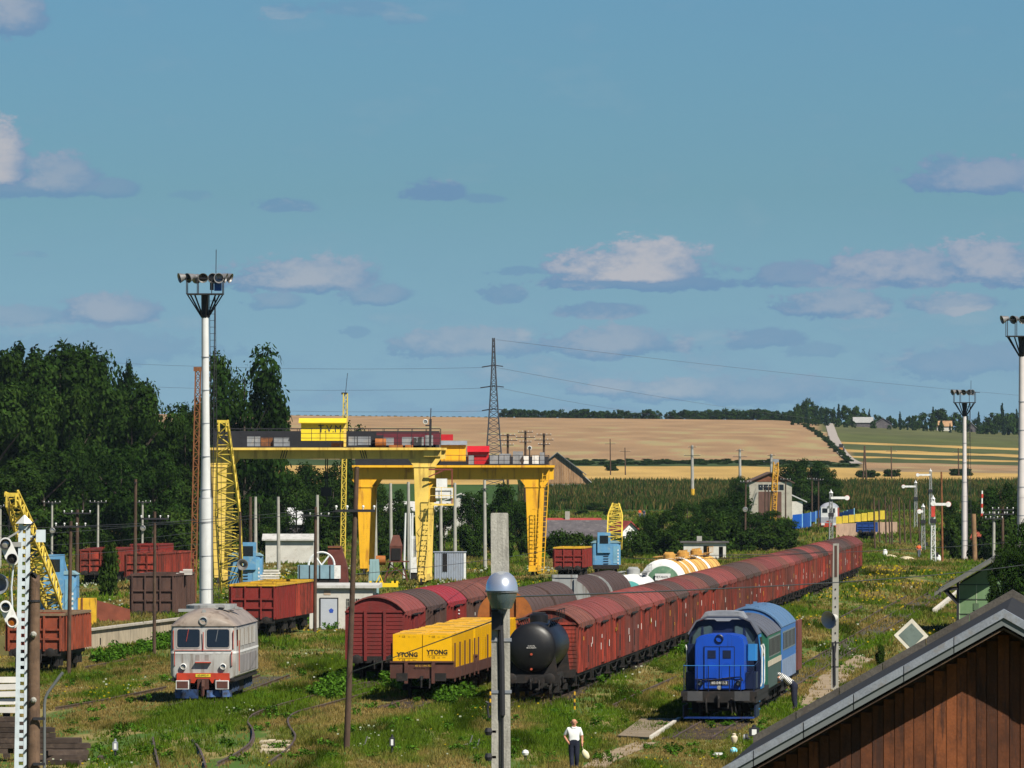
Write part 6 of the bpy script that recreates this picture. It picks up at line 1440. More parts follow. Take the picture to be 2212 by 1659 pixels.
shed = gable('grey engine shed with brown gable and tall doorway beside the dark tree', 'engine_shed', 1664.5, 1121, None, 7.8, 26, 6.7, 8.4, mk('shed_render', (0.38, 0.35, 0.29), 0.9, var=0.15, nscale=0.6, dirt=(0.2, 0.18, 0.15), dirt_amt=0.5), mk('shed_roof', (0.12, 0.07, 0.05), 0.8), 'shed', over=0.5)
part('shg', 'gable_boards', lambda mb: mb.prism([(-3.7, 6.8), (3.7, 6.8), (0, 8.35)], 1, -0.06, -0.01), mk('gable_brown', (0.16, 0.055, 0.025), 0.85, var=0.3, nscale=1.5, streak=1), shed)
part('shdoor', 'doorway', lambda mb: mb.box(-2.2, 2.0, -0.05, -0.01, 0, 5.0), mk('shed_door', (0.12, 0.06, 0.045), 0.8), shed)
for i in range(5): part('shw', 'window', lambda mb: mb.box(-0.4, 0.4, -0.05, -0.01, 5.3, 6.3), M_GLASS, shed, loc=(-1.8 + i * 0.95, 0, 0))
part('shstair', 'stair', lambda mb: mb.bar((-3.6, -0.6, 1.2), (-2.2, -0.6, 5.4), 0.3, 0.1).bar((-3.6, -0.6, 2.2), (-2.2, -0.6, 6.4), 0.06), M_GREYP, shed)
part('shann', 'annex', lambda mb: mb.box(3.95, 5.9, 1.0, 8, -0.3, 3.2), M_PLAST, shed); part('shannr', 'annex_roof', lambda mb: mb.prism([(3.9, 4.3), (6.7, 3.0), (6.7, 3.2), (3.9, 4.5)], 1, 0.6, 8.4), M_TINR, shed)
t = thing('rail_crane', 'orange lattice crane jib standing upright in front of the engine shed', 'crane', gp(1668, 1560))
boom(t, 'jib', (0, 0, 0), (0.6, -1, zy(998, FOC / 1560) - t.location.z), 1.0, 0.75, 16, mk('jib_orange', (0.6, 0.3, 0.03), 0.6), 0.09, 0.055)
part('ojh', 'jib_head', lambda mb: mb.cbox((0.6, -1, zy(998, FOC / 1560) - t.location.z), (1.0, 0.6, 1.0)), M_GREY, t)
# village houses
gable('white roofed house half hidden by trees behind the blue rail crane', 'house', 606, 1190, None, 6.5, 9, 3.6, 5.5, M_ROOFG, M_TINR, face='eave', rz=0.25)
gable('long white walled outbuilding below the white roofed house', 'outbuilding', 625, 1218, None, 5.4, 5, 2.7, 3.2, M_PLAST, M_SLAB, face='eave')
gable('white house behind the poles between the gantry legs', 'house', 900, 1165, None, 9, 8, 4.2, 5.4, M_PLAST, M_SLAB, face='eave', wins=3)
gable('white gabled house among trees right of the gantry legs', 'house', 995, 1150, None, 8, 8, 4.4, 6.0, M_PLAST, M_SLAB, face='gable', wins=2)
gable('long low house with dark slate roof behind the blue rail crane', 'house', 1246, 1180, None, 8.4, 9, 1.4, 3.4, M_PLAST, M_ROOFG, face='eave', chim=False)
gable('low house with red ridge and chimney above the slate roof', 'house', 1226, 1158, None, 9.6, 6, 1.2, 2.55, M_PLAST, M_ROOFR, face='eave', chim=True)
gable('small white house with red roof and arched gable by the short jib', 'house', 1361, 1172, None, 2.4, 5, 1.8, 2.9, mk('bright_plaster', (0.75, 0.74, 0.72), 0.8), M_ROOFR, face='gable', rz=0.35)
gable('house with red tiled roof behind the dark tree and hedge', 'house', 2158, 1212, None, 6.0, 9, 2.6, 4.2, M_PLAST, mk('rust_tiles', (0.28, 0.06, 0.03), 0.8), face='eave', rz=-0.2)
for i, (x, y, Y, W, m) in enumerate(((1865, 932, 4400, 9, mk('pale_far_roof', (0.3, 0.3, 0.29), 0.8)), (1908, 938, 4390, 8, M_ROOFG), (2040, 935, 4420, 7, M_BOARD), (2097, 932, 4430, 5, MATS['pale_far_roof']))):
    gable(['pale roofed farmhouse among the far ridge trees', 'grey gabled farmhouse among the far ridge trees', 'brown roofed farmhouse with a white gable on the far ridge', 'small pale roofed farmhouse on the far ridge'][i], 'farmhouse', x, y, Y, W, 9, 2.2, 4.6, M_ROOFG if i != 2 else M_PLAST, m, face='eave' if i % 2 == 0 else 'gable', group='farmhouses on the ridge')
# green goods building at the right
Yg = 600.0; s = FOC / Yg
t = thing('goods_building', 'green panelled goods building with braced overhanging roof', 'building', gp(2071, Yg), -0.06)
M_GRN = mk('building_green', (0.13, 0.22, 0.105), 0.7, var=0.12, nscale=0.8, dirt=(0.2, 0.27, 0.15), dirt_amt=0.5)
Wg, zr = 9.0, 6.0
ze = 3.15
part('gbwall', 'wall', lambda mb: mb.prism([(0, -0.2), (Wg, -0.2), (Wg, ze), (Wg / 2, zr - 0.2), (0, ze)], 1, 0, 25), M_GRN, t)
for i in range(7): part(('gbv',), 'seam', lambda mb: mb.box(-0.03, 0.03, -0.03, -0.002, -0.1, 3.2), mk('seam_light', (0.3, 0.36, 0.24), 0.7), t, loc=(0.05 + i * 1.1, 0, 0))
for i in range(4): part('gbh', 'seam', lambda mb: mb.box(0, Wg, -0.035, -0.004, -0.03, 0.03), mk('seam_dark', (0.03, 0.045, 0.03), 0.7), t, loc=(0, 0, 0.3 + i * 0.95))
part('gbpost', 'corner_post', lambda mb: mb.box(-0.14, 0.02, -0.12, 0.02, -0.1, 3.4), M_RAILB, t)
sl = (zr - 3.35) / (Wg / 2)
for sg in (-1, 1):
    part(('gbroof', sg), 'roof_slope', lambda mb: mb.prism([(Wg / 2, zr), (Wg / 2 + sg * (Wg / 2 + 1.55), 3.35 - sl * 1.55), (Wg / 2 + sg * (Wg / 2 + 1.55), 3.35 - sl * 1.55 + 0.22), (Wg / 2, zr + 0.22)][::sg], 1, -1.6, 26), mk('felt_roof', (0.14, 0.14, 0.12), 0.9, var=0.2), t)
for y in (-1.3, 3, 7.5): part('gbbr', 'brace', lambda mb: mb.bar((-0.05, 0, 1.9), (-1.1, 0, 2.95), 0.12).bar((-0.05, 0, 2.9), (-1.4, 0, 2.75), 0.12), M_RAILB, t, loc=(0, y, 0))
part('gbwin', 'small_window', lambda mb: mb.box(0.95, 1.3, -0.05, -0.01, 1.5, 1.95), mk('win_green', (0.09, 0.14, 0.08), 0.5), t)
part('gbsig', 'lamp_bracket', lambda mb: mb.path([(-1.2, -1.5, 2.7), (-1.25, -1.5, 2.5)], 0.12), M_RAILB, t)
# foreground timber gable with tin capped roof
def timber_barn():
    Y = 120.0; s = FOC / Y
    ax = (2168 - CX) / s; az_ = zy(1316, s)
    rz = -math.atan(0.06)
    t = thing('timber_barn', 'brown timber barn gable with grey tin capped roof edge', 'barn', (ax, Y, 0), rz)
    L = 19.0; sl = 0.565; half = 3.9
    M_SH = mk('roof_shingle', (0.014, 0.014, 0.016), 0.9, var=0.25, nscale=1.5, dirt=(0.026, 0.024, 0.022), dirt_amt=0.6)
    M_TIN = mk('tin_capping', (0.2, 0.22, 0.25), 0.55, var=0.2, nscale=3, dirt=(0.18, 0.17, 0.16), dirt_amt=0.8, bump=0.2, bscale=12, fine=0.15)
    M_COP = mk('stone_coping', (0.085, 0.077, 0.065), 0.9, var=0.25, nscale=2.5, dirt=(0.06, 0.05, 0.042), dirt_amt=0.8, bump=0.4, bscale=20, fine=0.2)
    cs = math.cos(math.atan(sl))
    for sg in (-1, 1):
        e = lambda x, z: (sg * x, z)
        part(('tbroof', sg), 'roof_slope', lambda mb: mb.prism([e(0, az_ - 0.1), e(half, az_ - 0.1 - sl * half), e(half, az_ - 0.22 - sl * half), e(0, az_ - 0.22)][::-sg], 1, 0.02, L), M_SH, t)
        # tin capping in separate lengths
        n = 6
        for i in range(n):
            a, b = half * i / n, half * (i + 1) / n - 0.012
            part(('tbcap', sg, i), 'tin_capping', lambda mb: mb.prism([e(a, az_ - sl * a), e(b, az_ - sl * b), e(b, az_ - sl * b - 0.11), e(a, az_ - sl * a - 0.11)][::-sg], 1, -0.05, 0.42), M_TIN, t)
            part(('tbbarge', sg, i), 'barge_board', lambda mb: mb.prism([e(a, az_ - sl * a - 0.112), e(b, az_ - sl * b - 0.112), e(b, az_ - sl * b - 0.21), e(a, az_ - sl * a - 0.21)][::-sg], 1, -0.02, 0.03), mk('barge_grey', (0.13, 0.145, 0.145), 0.8, var=0.15), t)
            part(('tbcope', sg, i), 'coping', lambda mb: mb.prism([e(a, az_ + 0.01 - sl * a), e(b, az_ + 0.01 - sl * b), e(b, az_ - sl * b - 0.11), e(a, az_ - sl * a - 0.11)][::-sg], 1, L - 0.1, L + 0.35), M_COP, t)
    part('tbsof', 'soffit', lambda mb: mb.prism([(-half, az_ - sl * half - 0.24), (0, az_ - 0.24), (half, az_ - sl * half - 0.24), (half, az_ - sl * half - 0.27), (0, az_ - 0.27), (-half, az_ - sl * half - 0.27)], 1, 0.03, 0.6), M_WOOD, t)
    part('tbback', 'wall_frame', lambda mb: mb.prism([(-half + 0.3, -0.2), (half - 0.3, -0.2), (half - 0.3, az_ - sl * half - 0.1), (0, az_ - 0.28), (-half + 0.3, az_ - sl * half - 0.1)], 1, 0.62, L - 0.15), M_WOOD, t)
    M_PL = mk('plank', (0.115, 0.033, 0.0085), 0.75, var=0.4, nscale=2.4, streak=1, dirt=(0.03, 0.01, 0.005), dirt_amt=0.9, rand=0.5, bump=0.3, bscale=14, fine=0.15)
    x = -half + 0.32; r_ = random.Random(3)
    while x < half - 0.35:
        w = r_.uniform(0.095, 0.165); dy = r_.uniform(0, 0.018)
        zt = az_ - 0.3 - sl * max(abs(x), abs(x + w))
        MB().box(x, x + w - 0.008, 0.575 - dy, 0.61, 0.1, zt).build('plank', M_PL, t)
        x += w
timber_barn()
# concrete loading platform wall behind the silver locomotive
a = pg(96, 1416); b = pg(560, 1352)
d = (b - a); L = d.length
t = thing('loading_platform', 'stained concrete loading platform wall with grass on top', 'platform', a, math.atan2(d.y, d.x))
M_PW = mk('platform_concrete', (0.42, 0.35, 0.25), 0.9, var=0.2, nscale=0.9, streak=1, dirt=(0.2, 0.16, 0.12), dirt_amt=0.8)
n = 11
for i in range(n): part('pwp', 'wall_panel', lambda mb: mb.box(0.02, L / n - 0.03, -0.1, 0.1, -0.2, 1.1), M_PW, t, loc=(i * L / n, 0, 0))
part('pwcap', 'coping', lambda mb: mb.box(-0.2, L, -0.25, 0.25, 1.1, 1.22), mk('coping_pale', (0.4, 0.36, 0.3), 0.9), t)
part('pwtop', 'platform_fill', lambda mb: mb.box(0, L, 0.12, 26, -0.2, 1.12), mk('turf_soil', (0.16, 0.14, 0.05), 0.95, var=0.3, nscale=0.5, dirt=(0.07, 0.1, 0.025), dirt_amt=0.7), t)
for k in (0.22, 0.63): part('pwgap', 'drain', lambda mb: mb.box(-0.15, 0.15, -0.13, -0.1, 0.2, 0.6), M_DARK, t, loc=(L * k, 0, 0))
PLAT = (a.copy(), d.copy())
PATHS = [[(1255, 1659), (1300, 1628), (1375, 1603), (1420, 1604), (1380, 1622), (1330, 1642), (1310, 1659)], [(1722, 1545), (1735, 1505), (1770, 1462), (1850, 1415), (1890, 1425), (1850, 1452), (1800, 1500), (1775, 1545)]]
# ------------------------------------------------------------------ vegetation
M_LEAF = leafmat('foliage', 0.28)
M_GRASS = leafmat('grass_blades', 0.35)
M_BARK = mk('bark', (0.07, 0.055, 0.042), 0.95, var=0.3, nscale=1.5)
def leaf_cloud(lobes, n, size, base, spread=0.25, seed=1, up=0.35, shell=0.5):
    """leaf quads spread through a set of lobes (cx, cy, cz, rx, ry, rz)"""
    g = np.random.default_rng(seed)
    lb = np.array(lobes, float)
    wts = (lb[:, 3] * lb[:, 5]); wts = wts / wts.sum()
    k = g.choice(len(lb), n, p=wts)
    d = g.normal(size=(n, 3)); d /= np.linalg.norm(d, axis=1)[:, None]
    rad = shell + (1 - shell) * g.random(n) ** 0.55
    rad *= 1 + 0.22 * np.sin(d[:, 0] * 7 + k * 1.7) * np.sin(d[:, 2] * 6 + k * 2.3) + 0.1 * g.normal(size=n)
    c = lb[k, :3] + d * lb[k, 3:6] * rad[:, None]
    nrm = d + g.normal(size=(n, 3)) * 0.5; nrm[:, 2] += up
    nrm /= np.linalg.norm(nrm, axis=1)[:, None]
    t = np.cross(nrm, g.normal(size=(n, 3))); t /= np.linalg.norm(t, axis=1)[:, None]
    b = np.cross(nrm, t)
    s = size * (0.6 + 0.8 * g.random(n))[:, None]
    q = np.stack([c + t * s, c + b * s * 0.55, c - t * s, c - b * s * 0.55], 1).reshape(-1, 3)
    lobe_tone = 0.75 + 0.5 * g.random(len(lb))
    tone = lobe_tone[k] * (1 + spread * g.normal(size=n)).clip(0.4, 1.8)
    yel = g.random(n) * 0.5
    col_ = np.array(base)[None, :] * tone[:, None]
    col_[:, 0] *= 1 + 0.7 * yel; col_[:, 1] *= 1 + 0.2 * yel
    return q, col_
def tree_mesh(kind, seed):
    g = random.Random(seed)
    lobes = []
    if kind == 'broad':         # about 1 m tall unit tree scaled later: built at 20 m
        for i in range(30):
            z = g.uniform(4, 18.2); r = 6.6 * math.sin(min(1, (z - 0.5) / 20) * math.pi) ** 0.5 * g.uniform(0.55, 1.0)
            a = g.uniform(0, 6.28); s = g.uniform(1.3, 3.0)
            lobes.append((r * math.cos(a), r * math.sin(a), z, s * 1.15, s * 1.15, s * 0.95))
        return leaf_cloud(lobes, 9500, 0.36, (0.018, 0.043, 0.0085), seed=seed)
    if kind == 'poplar':        # upswept, spiky tops, 26 m
        for i in range(20):
            a = g.uniform(0, 6.28); r = g.uniform(0.5, 4.6); z = g.uniform(8, 22) - r * 0.8
            s = g.uniform(1.3, 2.3); lobes.append((r * math.cos(a), r * math.sin(a), z, s, s, s * 1.35))
        for i in range(10):
            a = g.uniform(0, 6.28); r = g.uniform(0.2, 4.8)
            lobes.append((r * math.cos(a), r * math.sin(a), 23.5 - r * 0.9 + g.uniform(-1, 1), g.uniform(0.8, 1.4), g.uniform(0.8, 1.4), g.uniform(1.5, 2.4)))
        return leaf_cloud(lobes, 9000, 0.36, (0.015, 0.037, 0.01), seed=seed)
    if kind == 'airy':          # loose crown with gaps, 20 m
        for i in range(34):
            a = g.uniform(0, 6.28); z = g.uniform(4, 18.5); r = 6.0 * math.sin(min(1, z / 21) * math.pi) ** 0.7 * g.uniform(0.3, 1.05); s = g.uniform(1.1, 2.1)
            lobes.append((r * math.cos(a), r * math.sin(a), z, s, s, s * 1.5))
        return leaf_cloud(lobes, 9500, 0.32, (0.015, 0.037, 0.0095), seed=seed, shell=0.3)
    if kind == 'bush':          # 4 m
        for i in range(14):
            a = g.uniform(0, 6.28); r = g.uniform(0, 1.9); s = g.uniform(0.6, 1.1)
            lobes.append((r * math.cos(a), r * math.sin(a), g.uniform(0.5, 3.1), s, s, s * 0.95))
        return leaf_cloud(lobes, 3200, 0.2, (0.021, 0.046, 0.0085), seed=seed, shell=0.4)
    if kind == 'conifer':       # 10 m
        for i in range(12):
            z = 1 + i * 0.75; r = 2.2 * (1 - i / 13)
            for k in range(3):
                a = g.uniform(0, 6.28); lobes.append((r * 0.5 * math.cos(a), r * 0.5 * math.sin(a), z, r * 0.7, r * 0.7, 0.7))
        return leaf_cloud(lobes, 1500, 0.35, (0.01, 0.028, 0.014), seed=seed)
    if kind == 'weed':          # 0.6 m
        for i in range(7): lobes.append((g.uniform(-.3, .3), g.uniform(-.3, .3), g.uniform(.1, .45), .16, .16, .2))
        return leaf_cloud(lobes, 160, 0.07, (0.05, 0.125, 0.014), seed=seed, shell=0.2)
TREES = {}
def tmesh(kind, v):
    if (kind, v) not in TREES:
        q, c = tree_mesh(kind, 11 * v + len(kind))
        TREES[(kind, v)] = (quads_mesh('crown', q, c, M_LEAF), q, c)
    return TREES[(kind, v)]
NAT = {'broad': 20.0, 'poplar': 27.0, 'airy': 20.0, 'bush': 4.0, 'conifer': 10.0}
def trunk_mesh(kind):
    k = ('trunk', kind)
    if k not in CACHE:
        mb = MB(); H = NAT[kind]; g = random.Random(4)
        mb.loft([[(r * math.cos(a), r * math.sin(a), z) for a in [2 * math.pi * q / 8 for q in range(8)]] for z, r in ((-0.02 * H, 0.022 * H), (0.04 * H, 0.016 * H), (0.45 * H, 0.011 * H), (0.85 * H, 0.004 * H))])
        for i in range(8):
            a = g.uniform(0, 6.28); z = H * g.uniform(0.2, 0.6); l = H * g.uniform(0.15, 0.27)
            mb.tube((0, 0, z), (l * math.cos(a), l * math.sin(a), z + l * 0.8), 0.007 * H, 0.002 * H, 5)
        o = mb.build('trunk', M_BARK, None); CACHE[k] = o.data; bpy.data.objects.remove(o)
    return CACHE[k]
tv = [0]
def tree(kind, label, x, Y, ytop, wpx, group=None, name=None, sink=0.0):
    """x: crown centre, ytop: its top, wpx: its width (photo pixels) at depth Y"""
    s = FOC / Y; p = gp(x, Y); p.z -= sink
    h = zy(ytop, s) - p.z
    tv[0] += 1
    v = tv[0] % (4 if kind != 'conifer' else 2)
    me, q, c = tmesh(kind, v)
    t = thing(name or ('bush' if kind == 'bush' else 'tree'), label, 'bush' if kind == 'bush' else 'tree', p, rnd.uniform(0, 6.28), group)
    sz = h / q[:, 2].max(); sx = wpx / s / (np.ptp(q[:, 0]) * 0.92)
    t.scale = (sx, sx, sz)
    obj('crown', me, t)
    obj('trunk', trunk_mesh(kind), t)
    return t
FT = 'trees of the forest at the yard edge'
back = [(-5, 735, 200, 'broad'), (40, 733, 130, 'poplar'), (130, 727, 210, 'broad'), (190, 736, 190, 'broad'), (225, 758, 150, 'poplar'), (274, 772, 70, 'poplar'), (292, 802, 110, 'broad'), (100, 742, 150, 'poplar'), (345, 868, 150, 'broad'), (405, 866, 100, 'poplar'), (160, 735, 150, 'poplar'), (62, 752, 200, 'broad'), (255, 800, 170, 'broad')]
for i, (x, y, w, k) in enumerate(back): tree(k, 'tall dark %s standing in the back of the forest' % ('poplar with spiky top' if k == 'poplar' else 'broadleaf tree'), x, 1290 - (i % 3) * 25, y, w, FT)
mid = [(-10, 820, 190), (70, 810, 190), (150, 830, 190), (225, 812, 190), (285, 815, 170), (345, 885, 150), (400, 900, 130), (430, 915, 110)]
for i, (x, y, w) in enumerate(mid): tree('broad', 'dark green broadleaf tree in the middle of the forest', x, 1190 + (i % 2) * 20, y, w, FT)
front = [(20, 985, 180, 'broad'), (95, 960, 150, 'broad'), (180, 940, 150, 'broad'), (262, 955, 150, 'broad'), (330, 965, 140, 'broad'), (402, 1000, 120, 'broad'), (230, 1060, 120, 'broad'), (130, 1080, 120, 'bush'), (330, 1075, 110, 'broad'), (395, 1095, 100, 'bush'), (60, 1090, 110, 'bush')]
for i, (x, y, w, k) in enumerate(front): tree(k, 'leafy green %s along the front edge of the forest' % ('tree' if k == 'broad' else 'bush'), x, 1090 + (i % 3) * 18, y, w, FT)
tree('broad', 'tall dark tree with loose crown rising beside the floodlight mast', 528, 1180, 738, 185)
tree('broad', 'full dark crown directly behind the floodlight mast', 478, 1200, 748, 130)
tree('airy', 'ragged tree partly behind the floodlight mast', 565, 1195, 800, 110)
for i, (x, y, w, k, Y) in enumerate(((480, 990, 120, 'broad', 1190), (560, 1000, 120, 'broad', 1220), (620, 1010, 120, 'broad', 1250), (680, 995, 120, 'broad', 1280), (735, 1005, 110, 'broad', 1280), (560, 1065, 90, 'broad', 1140), (760, 900, 90, 'airy', 1420), (500, 920, 130, 'broad', 1230), (790, 1030, 90, 'broad', 1290), (840, 1040, 90, 'broad', 1300), (640, 1020, 110, 'broad', 1200), (720, 1030, 110, 'broad', 1230), (690, 1100, 70, 'bush', 1130))):
    tree(k, 'dark tree in the shaded row seen under the gantry cranes' if Y != 1420 else 'small round tree top showing behind the trolley cabin', x, Y, y, w, 'trees under the gantry cranes')
for i, (x, y, w, k, Y) in enumerate(((870, 1085, 60, 'bush', 1180), (915, 1100, 60, 'bush', 1150), (960, 1085, 70, 'broad', 1170), (1020, 1060, 80, 'broad', 1180), (1065, 1040, 90, 'broad', 1190), (1105, 1045, 80, 'broad', 1170), (1010, 1125, 60, 'bush', 1120), (1085, 1110, 70, 'bush', 1110), (1150, 1130, 60, 'bush', 1100), (660, 1150, 50, 'bush', 1060), (580, 1130, 60, 'bush', 1075), (845, 1120, 50, 'bush', 1090), (820, 1130, 60, 'bush', 1085), (1125, 1080, 70, 'broad', 1210))):
    tree(k, 'green garden %s between the gantry legs and the white houses' % ('tree' if k == 'broad' else 'bush'), x, Y, y, w, 'garden trees behind the gantry cranes')
for i, (x, y, w, k, Y) in enumerate(((1195, 1140, 60, 'bush', 1100), (1240, 1146, 60, 'bush', 1105), (1275, 1150, 55, 'bush', 1110), (1340, 1155, 60, 'bush', 1110), (1385, 1140, 70, 'bush', 1130), (1430, 1100, 80, 'broad', 1180), (1485, 1080, 90, 'broad', 1210), (1535, 1072, 90, 'broad', 1240), (1585, 1062, 90, 'broad', 1280), (1560, 1110, 80, 'bush', 1180), (1620, 1095, 90, 'broad', 1260), (1670, 1100, 90, 'broad', 1280), (1500, 1125, 80, 'bush', 1150), (1440, 1140, 80, 'bush', 1130), (1650, 1130, 90, 'bush', 1220), (1600, 1140, 80, 'bush', 1190), (1700, 1140, 60, 'bush', 1240), (1595, 1026, 55, 'broad', 1650), (1400, 1110, 60, 'broad', 1250), (1220, 1075, 45, 'broad', 1900), (1290, 1085, 50, 'broad', 1800), (1255, 1100, 40, 'bush', 1750), (1325, 1095, 40, 'bush', 1750), (1120, 1090, 60, 'broad', 1700))):
    tree(k, 'dark green %s in the thicket between the crane and the engine shed' % ('tree' if k == 'broad' else 'bush'), x, Y, y, w, 'thicket before the engine shed')
for x, y, w, Y in ((1715, 992, 70, 1760), (1752, 988, 80, 1765), (1790, 1000, 60, 1770), (1735, 1030, 100, 1740), (1785, 1045, 70, 1745)): tree('broad', 'dense dark round tree beside the engine shed', x, Y, y, w, 'dark trees beside the engine shed')
for i, (x, y, w, k, Y) in enumerate(((1840, 1098, 40, 'bush', 1560), (1870, 1105, 40, 'bush', 1540), (2065, 1080, 70, 'broad', 1160), (2110, 1075, 80, 'broad', 1180), (2160, 1040, 90, 'broad', 1200), (2200, 1050, 80, 'broad', 1180), (2130, 1105, 80, 'bush', 1080), (2060, 1120, 60, 'bush', 1100), (2180, 1110, 90, 'bush', 1050))):
    tree(k, 'green %s in the hedge at the right of the tracks' % ('tree' if k == 'broad' else 'bush'), x, Y, y, w, 'hedge right of the tracks')
for x, y, w, Y in ((2168, 1165, 80, 575), (2205, 1115, 90, 580), (2215, 1185, 110, 560)): tree('broad', 'dark leafy tree in front of the green goods building', x, Y, y, w, 'trees at the green building')
tree('bush', 'young sapling between the red open wagons', 233, 780, 1165, 60)
tree('bush', 'round dark bush beside the diamond board', 1905, 500, 1388, 30, sink=0.1)
# far woods and hedges as single masses
def mass(name, label_kind, items, seed=3):
    Q = []; C = []
    g = np.random.default_rng(seed)
    for kind, v, p, sx, sz in items:
        me, q, c = tmesh(kind, v)
        keep = g.random(len(c)) < min(1.0, 900 / len(c))
        q = q.reshape(-1, 4, 3)[keep]; c = c[keep]
        a = g.uniform(0, 6.28); ca, sa = math.cos(a), math.sin(a)
        k = (len(keep) / max(1, keep.sum())) ** 0.5
        ctr = q.mean(1, keepdims=True); q = ctr + (q - ctr) * k
        X = (q[..., 0] * ca - q[..., 1] * sa) * sx + p[0]; Y_ = (q[..., 0] * sa + q[..., 1] * ca) * sx + p[1]; Z = q[..., 2] * sz + p[2]
        Q.append(np.stack([X, Y_, Z], -1).reshape(-1, 3)); C.append(c * g.uniform(0.75, 1.2))
    o = obj(name, quads_mesh(name, np.concatenate(Q), np.concatenate(C), M_LEAF))
    return tag(o, kind='stuff')
it = []
for x in np.arange(1085, 1735, 7.5):
    Y = 4560 + rnd.uniform(-20, 20); k = rnd.uniform(0.25, 0.36) + (0.06 if x > 1480 else 0); p = gp(x, Y)
    if 1425 < x < 1445 or 1288 < x < 1292: continue
    it.append(('broad', rnd.randrange(4), (p.x, p.y, p.z - 1), k * 1.0, k * 0.85))
for x in np.arange(560, 1090, 14):
    p = gp(x, 4560); it.append(('bush', rnd.randrange(4), (p.x, p.y, p.z - 0.3), 0.5, 0.25))
mass('ridge_tree_row', 0, it)
it = []
for row, (Y, k0) in enumerate(((4480, 0.5), (4420, 0.4), (4350, 0.3))):
    for x in np.arange(1712, 2330, 13 + row * 3):
        x += rnd.uniform(-5, 5); p = gp(x, Y + rnd.uniform(-15, 15)); k = k0 * rnd.uniform(0.7, 1.15) * (1.25 if 1745 < x < 1790 else 1) * (0.75 if 1880 < x < 1990 else 1.0) * (1.3 if x > 2150 else 1)
        if row and (1848 < x < 1880 or 1893 < x < 1918 or 2034 < x < 2046 or 2092 < x < 2102 or 1786 < x < 1803): continue
        if rnd.random() < 0.3: it.append(('conifer', rnd.randrange(2), (p.x, p.y, p.z), k * 1.5, k * 2.0))
        else: it.append(('broad', rnd.randrange(4), (p.x, p.y, p.z - 1), k * 0.8, k))
mass('ridge_wood', 0, it, 8)
it = []
for k in range(70):      # hedge along the field road and the strip below the stubble
    f = k / 69; Y = 3180 + f * 1150; x = 1838 - f * 100 + rnd.uniform(-4, 4); p = gp(x, Y); it.append(('bush', k % 4, (p.x, p.y, p.z), 0.7 * rnd.uniform(0.5, 1.2), 0.34 * rnd.uniform(0.4, 1.2)))
for k in range(240):
    x = rnd.uniform(1000, 1850); p = gp(x, rnd.uniform(2990, 3150)); it.append(('bush', k % 4, (p.x, p.y, p.z), 0.9, 0.2 * rnd.uniform(0.3, 1.3)))
for x, Y in ((1319, 2820), (1866, 2650), (1880, 2650), (1926, 2680), (2068, 2720), (2080, 2720)):
    for k in range(3): p = gp(x + rnd.uniform(-6, 6), Y); it.append(('bush', k, (p.x, p.y, p.z), 0.9, 0.55))
mass('field_hedge', 0, it, 9)
def corn():
    g = np.random.default_rng(21); n = 60000
    Y = np.concatenate([g.uniform(1830, 2060, n // 2), g.uniform(2130, 2490, n // 2)])
    px = g.uniform(1120, 2300, n); X = (px - CX) / FOC * Y
    Zg = np.interp(Y, PY, PZ)
    h = g.uniform(1.2, 2.3, n); w = g.uniform(0.12, 0.3, n); a = g.uniform(0, 6.28, n); le = g.normal(0, 0.3, n)
    b0 = np.stack([X - w * np.cos(a), Y - w * np.sin(a), Zg + h * 0.25], 1); b1 = np.stack([X + w * np.cos(a), Y + w * np.sin(a), Zg + h * 0.25], 1); tp = np.stack([X + le, Y + le * 0.5, Zg + h], 1)
    V = np.stack([b0, b1, tp], 1).reshape(-1, 3)
    t = g.random(n)[:, None]; row = (vnoise(X * 0.3, Y * 0.1) > 0.55)[:, None]
    C = np.where(t < 0.2 + 0.35 * vnoise(X * 0.04 + 5, Y * 0.01)[:, None], np.array([[0.11, 0.09, 0.032]]), np.array([[0.029, 0.058, 0.011]])) * (0.6 + 0.8 * g.random((n, 1))) * np.where(row, 1.0, 0.8)
    tag(obj('corn_crop', quads_mesh('corn_crop', V, C, M_GRASS, 3)), kind='stuff')
corn()
